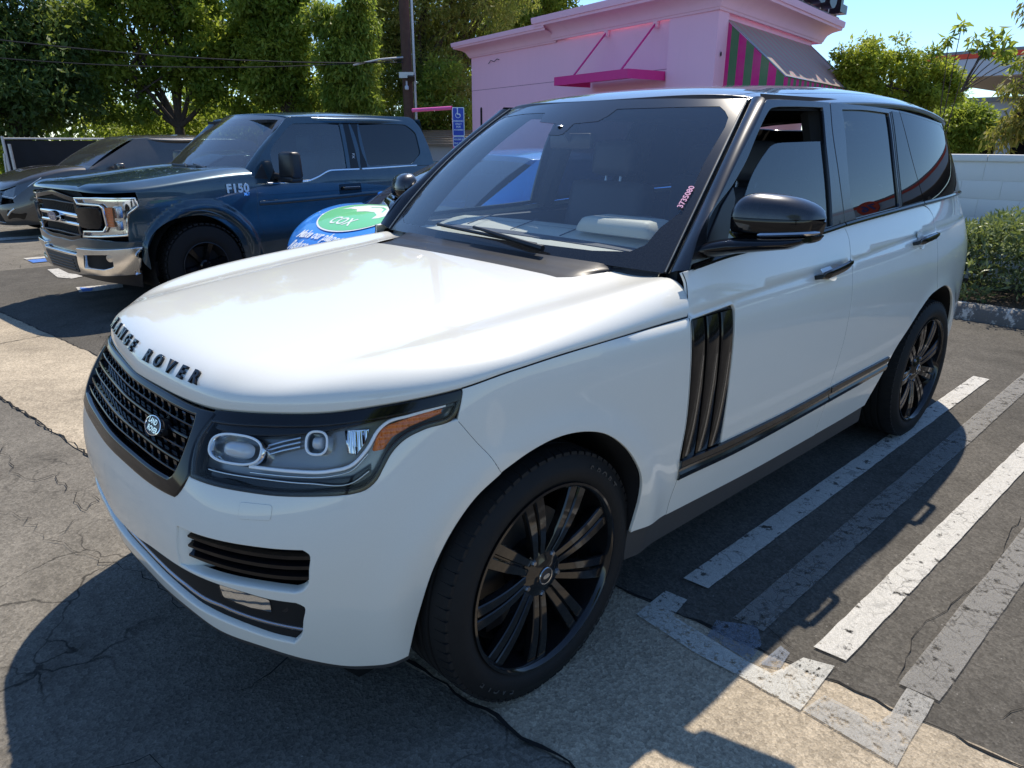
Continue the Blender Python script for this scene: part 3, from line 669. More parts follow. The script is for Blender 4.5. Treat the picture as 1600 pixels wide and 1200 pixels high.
# inner black shell behind the gaps
ish=loop([(0,.46),(.5,.46)],[(.5,.46),(.8,.38)],[(.8,.38),(1.06,.33)],farch[:-1],[(1.905,.43),(1.905,.33)],[(1.905,.33),(3.70,.33)],rar,[(4.473,.862),(4.617,.815),(4.72,.735),(4.80,.62),(4.83,.45)],[(4.83,.45),(LL,.45),(LL,1.25)],ptsz(lambda s:bz(s)-.02,LL,2.2),hoodline(2.128,1.262),[(1.262,1.015),(1.24,.95),(1.10,.90),(1.0,.80),(.53,.79),(.5,.74),(0,.74)],step=.03)
both('inner_shell',lambda u,v:low(u,v)-normal(low,u,v)*.017,ish,'dark',[inset(vent,-.012),inset(gill,-.01)],step=.08,lip=0)
# dark ribbons that paint the shade into the shut-line gaps
for sd in (1,-1):
    for ln,w in (([(1.243,.945),(1.286,.883),(1.316,.844),(1.342,.797)],.0062),(hoodline(1.262,2.126,60),.0070),([(2.128,1.066),(2.125,1.022),(2.116,.728),(2.102,.60)],.0055),([(2.110,.518),(2.094,.454),(2.092,.39)],.0055),([(2.128,1.069),(2.149,1.135),(2.156,1.172),(2.149,1.198)],.0060),(dsp,.0055),(rsh,.0055)):
        mb=MB(); ribbon(mb,low,[(a*sd,z) for a,z in (smoothline(ln,.012) if len(ln)<40 else ln)],w,.0006,-.0012); mb.build('shut_line_shade','dark',rr,60)
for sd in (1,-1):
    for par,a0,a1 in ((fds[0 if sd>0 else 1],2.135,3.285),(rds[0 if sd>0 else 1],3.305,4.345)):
        mb=MB(); ribbon(mb,low,[(a*sd,float(ZW(a))+.0005) for a in np.linspace(a0,a1,60)],.0032,.0008,.0); mb.build('waist_shade_line','waistgrey',par,60)  # thin grey bead painted in as the crease's shadow line
# wheel houses: the arch edge swept inboard
for pts in ([p for p in farch]+[(1.905,.32)],[(3.80,.40)]+rar[2:]+[(4.473,.862),(4.617,.815),(4.72,.735),(4.80,.62),(4.83,.50),(4.83,.36)]):
    L=smoothline(pts,.03)
    for sd in (1,-1):
        mb=MB(); rings=[]
        for a_,z in L:
            q=np.array(a_*sd); p=low(q,np.array(z)); n=normal(low,q,np.array(z)); rings.append([p-n*.014,(p[0],(abs(p[1])-.10)*sd,p[2]+.004),(p[0],.52*sd,p[2])])
        mb.loft(rings,closed=False,cap=False); mb.build('wheel_arch_liner','dark',rr,60)
for cx in (.02,-2.922):
    for sd in (1,-1): MB().lathe([(.0,0),(.56,0)],24,Matrix.Translation((cx,sd*.53,.40))@Matrix.Rotation(math.radians(90),4,'X')).build('wheel_house_back','dark',rr)
# belly
MB().box((-1.75,0,.33),(3.9,1.50,.06)).box((-.05,0,.47),(1.0,.9,.30)).box((-3.3,0,.5),(1.0,1.2,.4)).build('underbody','dark',rr)
# -------- grille
surr=loop([(0,.757),(.097,.757),(.308,.758),(.428,.762),(.472,.764)],[(.472,.764),(.486,.775),(.500,.795),(.512,.822)],[(.512,.822),(.500,.858),(.497,.888),(.515,.930),(.532,.952)],[(.532,.952),(.45,.949),(.25,.947),(0,.945)],step=.012)
gh=surr[surr[:,0]>1e-3]; surr_f=np.vstack([[[0,.757]],gh,[[0,.945]],mir(gh)])
meshp=loop([(0,.783),(.156,.783),(.354,.785),(.432,.788)],[(.432,.788),(.452,.800),(.466,.828),(.472,.878),(.466,.925),(.455,.944)],[(.455,.944),(.3,.941),(0,.939)],step=.012)
mh=meshp[meshp[:,0]>1e-3]; mesh_f=np.vstack([[[0,.783]],mh,[[0,.939]],mir(mh)])
grille=patch('grille_surround',low,surr_f,'gloss',rr,[mesh_f],step=.03,off=.004,lip=.05,rad=.008)
patch('grille_void',lambda u,v:low(u,v)-normal(low,u,v)*.10,inset(mesh_f,-.05),'dark',grille,step=.05,lip=0)
gs=np.linspace(-.452,.452,100)
for zc in (.928,.878,.826):
    mb=MB()
    for dz,w in ((.0125,.0090),(-.0120,.0070)): ribbon(mb,low,[(a,zc+dz) for a in gs],w,.006,-.008)
    # shelf behind the bar, sloping back
    rings=[]
    for a in gs:
        q=np.array(a); p=low(q,np.array(zc+.012)); n=normal(low,q,np.array(zc)); rings.append([p-n*.010,p-n*.062+np.array([0,0,.026]),p-n*.062+np.array([0,0,.020]),p-n*.010-np.array([0,0,.006])])
    mb.loft(rings); bar=mb.build('grille_bar','gloss',grille,30)
    stud=MB()
    for i in range(19):
        a=-.434+i*.868/18; q=np.array(a); p=low(q,np.array(zc)); n=normal(low,q,np.array(zc)); t=np.cross([0,0,1.],n); t/=np.linalg.norm(t)
        V=[p+t*x*(1 if zz>0 else .62)-n*y+np.array([0,0,zz]) for zz in (-.011,.011) for y in (.006,.03) for x in (-.0085,.0085)]
        stud.add(V,[(0,2,3,1),(4,5,7,6),(0,1,5,4),(2,6,7,3),(0,4,6,2),(1,3,7,5)])
        # post on the shelf (black, flared foot)
        p2=low(q,np.array(zc+.030)); V=[p2+t*x*(1.0 if zz<0 else .55)-n*y+np.array([0,0,zz+.010*(y>.02)]) for zz in (-.016,.014) for y in (.012,.045) for x in (-.015,.015)]
        stud.add(V,[(0,2,3,1),(4,5,7,6),(0,1,5,4),(2,6,7,3),(0,4,6,2),(1,3,7,5)])
    stud.build('grille_mesh','gloss',bar,30,kind='stuff')
# oval badge
def on_low(s_,z_,d=0):
    q=np.array(float(s_)); z=np.array(float(z_)); p=low(q,z); n=normal(low,q,z); t=low(q+.002,z)-p; t/=np.linalg.norm(t); return frame_mat(t,np.cross(n,t),n,p+n*d)
B4=on_low(.292,.880,.004)
ov=[(.047*math.cos(a),.024*math.sin(a)) for a in np.linspace(0,2*math.pi,40,endpoint=False)]
bd=MB().prism(ov,-.02,.010,B4).build('oval_badge','satin',grille,30)
MB().loft([[B4@Vector((x*k,y*k,h)) for x,y in ov] for k,h in ((1.04,.004),(1.04,.012),(.96,.0125),(.95,.0105))],cap=False).build('badge_rim','chrome',bd,30)
for s_,dx,dy in (('LAND',-.006,.0095),('ROVER',.006,-.0095)):
    o=text3d('badge_text',s_,.0185,'chrome',bd,.0008,font_bold=.0004); o.matrix_local=B4@Matrix.Translation((dx,dy,.0112))@Matrix.Scale(1.05,4)
# -------- headlamps
lamp=loop([(.532,.968),(.521,.938),(.500,.894),(.505,.858),(.516,.832),(.523,.817)],[(.523,.817),(.602,.813),(.7,.809),(.783,.805),(.863,.805),(.965,.806)],[(.965,.806),(1.0,.812),(1.028,.830),(1.051,.862),(1.073,.892),(1.107,.919),(1.157,.938),(1.234,.957),(1.252,.985),(1.260,1.012)],hoodline(1.260,.532),step=.012)
lamp=np.array([(a,min(b,float(hz_(a))-.0035)) for a,b in lamp])
lens_in=inset(lamp,.008); lens_in=np.array([(a,min(b,float(hz_(a))-.026)) for a,b in lens_in])
for sd in (1,-1):
    P_=lambda q: np.array(q,float) if sd>0 else mir(q)
    L_=lambda q:[(a*sd,z) for a,z in q]
    hd=patch('headlight',low,P_(lamp),'gloss',rr,[P_(lens_in)],step=.03,off=.001,lip=.02,rad=.003,gap=.001)
    patch('lens',low,P_(inset(lens_in,-.003)),'lampglass',hd,step=.03,off=.0016,lip=0)
    patch('lamp_housing',lambda u,v:low(u,v)-normal(low,u,v)*(.050+.03*np.sin((np.asarray(v)-.8)*14)*0)[...,None],P_(inset(lens_in,-.012)),'lampgrey',hd,step=.03,lip=0); patch('dark_lower_bezel',lambda u,v:low(u,v)-normal(low,u,v)*.030,P_(np.array([(a,b) for a,b in zip(np.r_[np.linspace(.535,1.02,20),np.linspace(1.02,.535,20)],np.r_[np.interp(np.linspace(.535,1.02,20),[.53,.9,.97,1.02],[.826,.815,.817,.84]),np.interp(np.linspace(1.02,.535,20),[.53,.9,.97,1.02],[.846,.836,.838,.862])])])),'gloss',hd,step=.03,lip=0); patch('dark_upper_bezel',lambda u,v:low(u,v)-normal(low,u,v)*.012,P_(np.vstack([[(a,float(hz_(a))-.012) for a in np.linspace(.54,1.25,30)],[(a,float(hz_(a))-.036-.006*math.sin((a-.54)*9)) for a in np.linspace(1.25,.54,30)]])),'gloss',hd,step=.03,lip=.02)
    # projector pods
    for (a,z,rx_,rz_,dep) in ((.648,.894,.070,.033,.024),(.884,.920,.024,.026,.026)):
        F4=on_low(a*sd,z,-dep); mb=MB(); el=lambda k:[Vector(((abs(math.cos(t))**.75)*math.copysign(1,math.cos(t))*rx_*k,(abs(math.sin(t))**.75)*math.copysign(1,math.sin(t))*rz_*k,0)) for t in np.linspace(0,2*math.pi,36,endpoint=False)]
        rings=[[F4@(v+Vector((0,0,h))) for v in el(k)] for k,h in ((1.16,-.04),(1.14,.004),(1.06,.012),(1.0,.010),(.93,-.004),(.90,-.03))]
        pod=mb.loft(rings,cap=False).build('projector_pod','chrome',hd,40)
        MB().loft([[F4@(v+Vector((0,0,h))) for v in el(k)] for k,h in ((.92,-.020),(.7,-.008),(.4,-.001),(.05,.002))],cap=True).build('projector_lens','lampglass',pod,80)
        MB().loft([[F4@(v+Vector((0,0,h))) for v in el(k)] for k,h in ((.92,-.03),(.5,-.034),(.02,-.038))],cap=True).build('reflector_bowl','chrome',pod,80)
        mb=MB(); mb.tube([F4@(v+Vector((0,0,.014))) for v in el(1.05)]+[F4@(el(1.05)[0]+Vector((0,0,.014)))],.0030,8); mb.build('ring_light','drl',pod)
        MB().loft([[F4@(v+Vector((0,0,h))) for v in el(k)] for k,h in ((.62,-.004),(.50,.010),(.30,.018),(.02,.022))],cap=True).build('projector_ball','lampball',pod,80)
    dl=[(.700,.862),(.76,.860),(.814,.858),(.917,.858),(.971,.868),(1.015,.903),(1.048,.945),(1.066,.958),(1.129,.972),(1.219,.986)]
    mb=MB(); ribbon(mb,low,L_([tuple(x) for x in smoothline(dl,.012)]),.0085,.005,-.016); mb.build('daytime_light','drl',hd)
    mb=MB(); ribbon(mb,low,L_([tuple(x) for x in smoothline([(a,z-.012) for a,z in dl[:6]],.012)]),.004,.003,-.022); mb.build('chrome_line','silver',hd)
    mb=MB(); ribbon(mb,low,L_([tuple(x) for x in smoothline([(.56,.842),(.731,.838),(.863,.831),(.975,.829),(1.015,.852)],.012)]),.004,.003,-.02); mb.build('chrome_line','silver',hd)
    amb=P_([(1.060,.945),(1.075,.953),(1.13,.966),(1.212,.980),(1.203,.970),(1.124,.946),(1.079,.926),(1.053,.900),(1.034,.897),(1.044,.925)])
    patch('indicator',lambda u,v:low(u,v)-normal(low,u,v)*(.016+.0022*np.sin(np.asarray(u)*420)+.001*np.sin(np.asarray(v)*500))[...,None],amb,'amber',hd,step=.004,lip=.01)
    refp=P_([(.965,.948),(1.022,.948),(1.008,.915),(.985,.890),(.968,.895)])
    patch('side_reflector',lambda u,v:low(u,v)-normal(low,u,v)*(.034+.008*np.abs(np.sin(np.asarray(u)*160)))[...,None],refp,'chrome',hd,step=.004,lip=.01)
    # spoke-like bracket from the main pod
    F4=on_low(.76*sd,.900,-.036); MB().box(F4.translation,(.13,.016,.030),bev=.003).build('lamp_bracket','silver',hd) if False else None
    mb=MB()
    for dz in (-.010,0,.010): ribbon(mb,low,L_([(.735,.900+dz),(.78,.912+dz),(.83,.922+dz)]),.006,.004,-.034)
    mb.build('lamp_bracket','silver',hd)
# -------- greenhouse
fo=FU['frame_o']; ft=[(2.83,1.730),(3.076,1.736),(3.37,1.738)]
fro=smoothline(fo[:-1]+[(2.815,1.724)],.02); 
bl=pchip([2.10,2.184,2.416,2.642,2.908,3.11,3.33,3.85,4.19,4.6,5.04,5.6,6],[1.196,1.199,1.217,1.225,1.231,1.238,1.252,1.274,1.286,1.294,1.30,1.30,1.30])
bt=lambda s:bl(s)+.0185
topz=pchip([2.8,3.076,3.37,3.6,4.05,4.385,4.6,5.1,6],[1.730,1.736,1.738,1.736,1.727,1.706,1.690,1.65,1.63])
win_a=[tuple(x) for x in FU['win_a']]
wa0=[(2.300,bt(2.300)+.003)]+[w for w in win_a if w[1]>1.26]
# front door frame (flake black), window opening
wt=[win_a[-1],(3.064,1.713),(3.262,1.716)]
opening=loop(wa0,wt,[(3.262,1.716),(3.225,1.59),(3.205,1.42),(3.190,1.262)],ptsz(lambda s:bt(s)+.003,3.190,2.300),step=.015)
frame=loop([tuple(x) for x in fro],[(2.815,1.724),(2.835,1.7305)],ptsz(topz,2.835,3.335),[(3.335,1.737),(3.300,1.64),(3.290,1.44),(3.300,1.272)],ptsz(bt,3.300,2.205),[(2.205,bt(2.205)),(2.188,1.203)],step=.016)
f1=both('door_frame',up,frame,'pillarpaint',[opening],gap=.0015)
rop=loop([(3.412,1.278),(3.385,1.35),(3.388,1.49),(3.425,1.66),(3.436,1.713)],[(3.436,1.713),(3.655,1.717),(3.935,1.711)],[(3.935,1.711),(3.900,1.507),(3.895,1.299)],ptsz(lambda s:bt(s)+.003,3.895,3.412),step=.015)
cs=[(4.072,1.724),(4.085,1.64),(4.119,1.504),(4.175,1.39),(4.226,1.306)]
rframe=loop([(3.306,1.272),(3.296,1.44),(3.306,1.64),(3.341,1.737)],ptsz(topz,3.341,4.072),cs,ptsz(bt,4.226,3.306),step=.016)
f2=both('rear_door_frame',up,rframe,'pillarpaint',[rop],gap=.0015)
# belt trim strips
for sd in (1,-1):
    for a0,a1 in ((2.20,3.298),(3.308,4.222),(4.232,5.1)):
        mb=MB(); rings=[]
        for a in np.linspace(a0,a1,40):
            row=[]
            for k_,h in ((0,-.004),(.05,.004),(.5,.006),(.95,.003),(1,-.004)):
                q=np.array(a*sd); z=np.array(float(bl(a))-.001+.0185*k_); row.append(up(q,z)+normal(up,q,z)*h)
            rings.append(row)
        mb.loft(rings,closed=False,cap=False); mb.build('belt_trim','gloss',rr,30)
# side glass
fgl=loop([(2.40,1.25),(2.428,1.280),(2.563,1.399),(2.634,1.470),(2.758,1.550),(2.800,1.571),(2.836,1.580),(2.904,1.585)],[(2.904,1.585),(3.22,1.590)],[(3.22,1.590),(3.205,1.42),(3.190,1.25)],ptsz(lambda s:bt(s)-.01,3.190,2.40),step=.015)
patch('front_door_glass',lambda u,v:up(u,v)-normal(up,u,v)*.012,fgl,'tint2',rr,step=.05,lip=.003,rad=.001)
patch('front_door_glass',lambda u,v:up(u,v)-normal(up,u,v)*.012,mir(inset(opening,-.006)),'clearside',rr,step=.05,lip=0)
mtri=[(2.28,1.235),(2.33,1.30),(2.42,1.385),(2.500,1.438),(2.503,1.403),(2.428,1.280),(2.41,1.24)]
both('mirror_sail',lambda u,v:up(u,v)-normal(up,u,v)*.006,mtri,'satin',step=.04,lip=.01)
for sd in (1,-1):
    P_=lambda q: np.array(q,float) if sd>0 else mir(q)
    patch('rear_door_glass',lambda u,v:up(u,v)-normal(up,u,v)*.009,P_(inset(rop,-.006)),'tint',rr,step=.05,lip=0)
    # division bar between rear window and quarter light pane
    mb=MB(); L=[(s_*sd,z) for s_,z in smoothline([(3.957,1.716),(3.918,1.507),(3.914,1.299)],.03)]; ribbon(mb,up,L,.020,.003,-.001); mb.build('window_seal','satin',rr)
    cp=loop([(3.975,1.712),(3.936,1.506),(3.934,1.302)],ptsz(lambda s:bt(s)+.003,3.934,4.218),[(4.218,1.308),(4.170,1.39),(4.113,1.504),(4.079,1.64),(4.067,1.716)],ptsz(lambda s:topz(s)-.010,4.067,3.975),step=.015)
    patch('door_quarter_glass',up,P_(cp),'tintgloss',rr,off=.002,step=.05,lip=.004,rad=.001)
    qg=loop([(4.078,1.716),(4.091,1.64),(4.125,1.504),(4.181,1.39),(4.232,1.309)],ptsz(bt,4.232,4.98),[(4.98,1.319),(4.90,1.50),(4.80,1.62),(4.70,1.672)],ptsz(lambda s:topz(s)-.012,4.66,4.078),step=.015)
    patch('quarter_glass',up,P_(qg),'tintgloss',rr,off=.001,step=.05,lip=.004,rad=.001)
    dp=loop(ptsz(bt,4.986,LL),[(LL,1.319),(LL,1.70)],ptsz(lambda s:topz(s)+.03*sst(4.6,5.3,s),LL,4.072),ptsz(lambda s:topz(s)-.010,4.080,4.66),[(4.66,1.675),(4.71,1.672),(4.806,1.62),(4.906,1.50),(4.986,1.319)],step=.02)
    patch('rear_pillar',up,P_(dp),'gloss',rr,step=.05,gap=.001)
    patch('roof_drip_shell',lambda u,v:up(u,v)-normal(up,u,v)*.02,P_([(2.80,1.70),(3.4,1.715),(4.1,1.70),(4.6,1.66),(5.2,1.62),(5.2,1.68),(4.6,1.73),(4.1,1.755),(3.4,1.765),(2.83,1.76)]),'dark',rr,step=.08,lip=0)
# A pillars
for sd in (1,-1):
    mb=MB(); rings=[]; n=40; FO=smoothline(fo[:-1]+[(2.815,1.724)],.01); tt=np.linspace(0,1,n)
    fz=lambda z: np.interp(z,FO[:,1],FO[:,0])
    for i,t in enumerate(tt):
        a=wind(np.array(1.0),np.array(t)); a=a+np.array([-.002,.004,.0]); z2=1.200+(1.728-1.200)*t; b=up(np.array(fz(z2)),np.array(z2))
        nb=normal(up,np.array(fz(z2)),np.array(z2)); na=normal(wind,np.array(.98),np.array(t)); row=[]
        for k_ in np.linspace(0,1,10):
            p=a*(1-k_)+b*k_; nn=na*(1-k_)+nb*k_; nn/=np.linalg.norm(nn); row.append(p+nn*(.014*math.sin(math.pi*k_)**.8))
        row=[a-na*.012]+row+[b-nb*.012]
        rings.append([r*np.array([1,sd,1]) for r in row])
    mb.loft(rings,closed=False,cap=False); mb.build('windscreen_pillar','pillarpaint',rr,80)
    # bright edge moulding
    mb=MB(); mb.tube([ (wind(np.array(1.0),np.array(t))+np.array([.004,-.003,.006]))*np.array([1,sd,1]) for t in np.linspace(0,1,30)],.0026,6); mb.build('pillar_moulding','pillarbead',rr)
    mb=MB(); mb.tube([ (wind(np.array(.994),np.array(t))+np.array([.002,-.003,.003]))*np.array([1,sd,1]) for t in np.linspace(0,1,30)],.0035,6); mb.build('pillar_seal','satin',rr)
# windscreen
wpoly=loop([(-1,0),(0,-.004),(1,0)],[(1,0),(1,1)],[(1,.997),(0,.997),(-1,.997)],[(-1,1),(-1,0)],step=.04)
ws=patch('windscreen',wind,wpoly,'screen',rr,step=.06,lip=0)
fr=FW['frit']; inner=fr[:]+[(.15,.045),(-.4,.045),(-.85,.055),(-.955,.10),(-.965,.25),(-.955,.5),(-.945,.8),(-.93,.88),(-.88,.915),(-.6,.92)]
inner=np.array(inner,float); inner[:,0]=np.where(inner[:,0]>.9,inner[:,0]-.02,inner[:,0])
patch('windscreen_border',wind,wpoly,'frit',ws,[loop(*[ [tuple(inner[i]),tuple(inner[(i+1)%len(inner)])] for i in range(len(inner))],step=.03)],step=.06,off=.0012,lip=0)
o=text3d('chalk_number','3735080',.029,'chalk',ws,.0005,font_bold=.0004)
q0=(np.array(.935),np.array(.36)); p=wind(*q0); n=normal(wind,*q0); d=wind(np.array(.966),np.array(.425))-wind(np.array(.955),np.array(.29)); d/=np.linalg.norm(d); o.matrix_local=frame_mat(d,np.cross(n,d),n,p+n*.007)
for i in (1,): pass
mb=MB(); mb.lathe([(0,.004),(.012,.003),(.016,0)],16,frame_mat(*[np.array(v,float) for v in ((1,0,0),(0,1,0),(0,0,1))],wind(np.array(-.05),np.array(.79))+np.array([0,0,.0]))); mb.build('rain_sensor','silver',ws)
# roof
R=lambda x,y: np.stack([x,y,roof(x,y)],-1)
hx=lambda y:-1.165-.135*(np.abs(y)/.668)**2-.006
ry=lambda x: float(roofw(x))
side=[(x,ry(x)) for x in np.linspace(-1.33,-3.3,50)]
rear=[(-3.3,ry(-3.3)),(-3.42,.672),(-3.52,.60),(-3.58,.45),(-3.60,0)]
cen=.06
mid_poly=loop([(hx(y),y) for y in np.linspace(-.600,.600,40)],[(hx(.6),.6),(-1.31,.618),(-1.42,.625)],[(-1.42,.625),(-2.0,.64),(-2.8,.635),(-3.3,.60)],[(-3.3,.60),(-3.42,.56),(-3.50,.45),(-3.53,0)],[(-3.53,0),(-3.50,-.45),(-3.42,-.56),(-3.3,-.60)],[(-3.3,-.60),(-2.8,-.635),(-2.0,-.64),(-1.42,-.625)],[(-1.42,-.625),(-1.31,-.618),(hx(.6),-.6)],step=.03)
rf=patch('roof',R,mid_poly,'blackpaint',rr,step=.05,lip=.012,rad=.003)
for sd in (1,-1):
    rail=loop([(hx(.608),.608),(-1.31,.626),(-1.42,.633),(-2.0,.648),(-2.8,.643),(-3.3,.608)],[(-3.3,.608),(-3.43,.565),(-3.51,.45),(-3.54,0)],rear[::-1],[tuple(q) for q in side[::-1]],[(-1.33,ry(-1.33)),(-1.300,.69),(hx(.655)-.004,.655)],step=.025)
    if sd<0: rail=rail*np.array([1,-1]); rail=rail[::-1]
    patch('roof_rail',R,rail,'blackpaint',rr,step=.05,lip=.022,rad=.006)
mb=MB(); rings=[]
for y in np.linspace(-.66,.66,40): 
    x=hx(y); z=float(roof(x,y)); rings.append([(x+.012,y,z-.016),(x+.002,y,z-.002),(x-.03,y,z-.02)])
mb.loft(rings,closed=False,cap=False); mb.build('header_seal','satin',rr)
# cowl panel
mb=MB(); rings=[]
for y in np.linspace(-.79,.79,70):
    a=abs(y); u=y/.822; g=wind(np.array(u),np.array(.02)); xf=-.640+.232*float(sst(.66,.565,a))+.02*(1-min(a/.5,1)**2); zf=float(ztop(xf,y))-.004
    if xf-g[0]<.012: xf=g[0]+.012
    row=[]
    for k_ in np.linspace(0,1,9):
        x=xf*(1-k_)+(g[0]+.0)*k_; z=(zf)*(1-k_)+(g[2]-.006)*k_; z+=-.010*math.sin(math.pi*k_)+(.004 if k_ in (.5,.625) else 0); row.append((x,y,z))
    row=[(xf,y,zf-.02)]+row; rings.append(row)
mb.loft(rings,closed=False,cap=False); mb.build('cowl_panel','cowl',rr,25)
# wipers (parked at the foot of the screen)
for us,ue,vs,ve,ax in ((-.42,.36,.045,.055,.30),(.28,.93,.03,.035,.86)):
    if us>0: continue
    mb=MB(); L=[wind(np.array(a),np.array(b))+np.array([.006,0,.014]) for a,b in zip(np.linspace(us,ue,20),np.linspace(.062,.030,20))]
    mb.tube(L,.007,6); mb.build('wiper_blade','satin',rr)
    mb=MB(); L=[wind(np.array(a),np.array(b))+np.array([.010,0,.030-.01*abs(a)]) for a,b in zip(np.linspace(-.08,.42,12),np.linspace(.055,.0,12))]; mb.tube(L,.009,6,rr=np.linspace(.006,.012,12)); mb.build('wiper_arm','satin',rr)
# -------- door mirrors
def rr_mirror(sd):
    MC=np.array([-.872,1.048,1.350])
    def head(z0,z1,nm,m,par,grow=0):
        mb=MB(); rings=[]
        for t in np.linspace(-1,1,25):
            y=MC[1]+t*.128; e=max(0,1-abs(t)**(3.2 if t<0 else 2.3))**.5
            zt=.080*(e**.8)*(1-.16*t)-.000; zb=.074*(e**.30)*(1+.02*t); dx=.082*(e**.5); xs=-.03*(t+1)**1.5
            row=[]
            for a in np.linspace(0,2*math.pi,28,endpoint=False):
                c,s_=math.cos(a),math.sin(a); x=(abs(c)**.75)*math.copysign(1,c)*dx*(1.0 if c>0 else .45); z=(abs(s_)**.85)*(zt if s_>0 else -zb)
                z=max(z0,min(z1,z)); row.append(np.array([MC[0]+xs+x*(1+grow),y*1.0,MC[2]+z])*np.array([1,sd,1]))
            rings.append(row)
        mb.loft(rings); return mb.build(nm,m,par,40)
    root=head(-.040,.008,'door_mirror','gloss',rr)
    head(.0095,.09,'mirror_cap','blackpaint',root,.02)
    head(-.075,-.042,'mirror_base_shell','gloss',root,-.04)
    mb=MB(); L=[]
    for t in np.linspace(-.15,.98,18):
        e=max(0.001,1-abs(t)**2.3)**.5; L.append(np.array([MC[0]-.03*(t+1)**1.5+.080*(e**.6)*.985,MC[1]+t*.128,MC[2]-.040+.010*t])*np.array([1,sd,1]))
    mb.tube(L,.0075,8,rr=[.004]+[.0085]*16+[.004]); mb.build('indicator_strip','silver',root)
    # foot
    mb=MB(); rings=[]
    for t,(y,zc,h,xc,w) in enumerate(((.885,1.250,.026,-.765,.060),(.925,1.262,.028,-.775,.062),(.97,1.272,.026,-.80,.064),(1.05,1.280,.022,-.84,.066),(1.12,1.288,.018,-.865,.060),(1.16,1.300,.008,-.885,.045))):
        rings.append([np.array([xc+w*math.cos(a),y,zc+h*math.sin(a)])*np.array([1,sd,1]) for a in np.linspace(0,2*math.pi,16,endpoint=False)])
    mb.loft(rings); mb.build('mirror_foot','gloss',root,50)
    return root
rr_mirror(1); rr_mirror(-1)
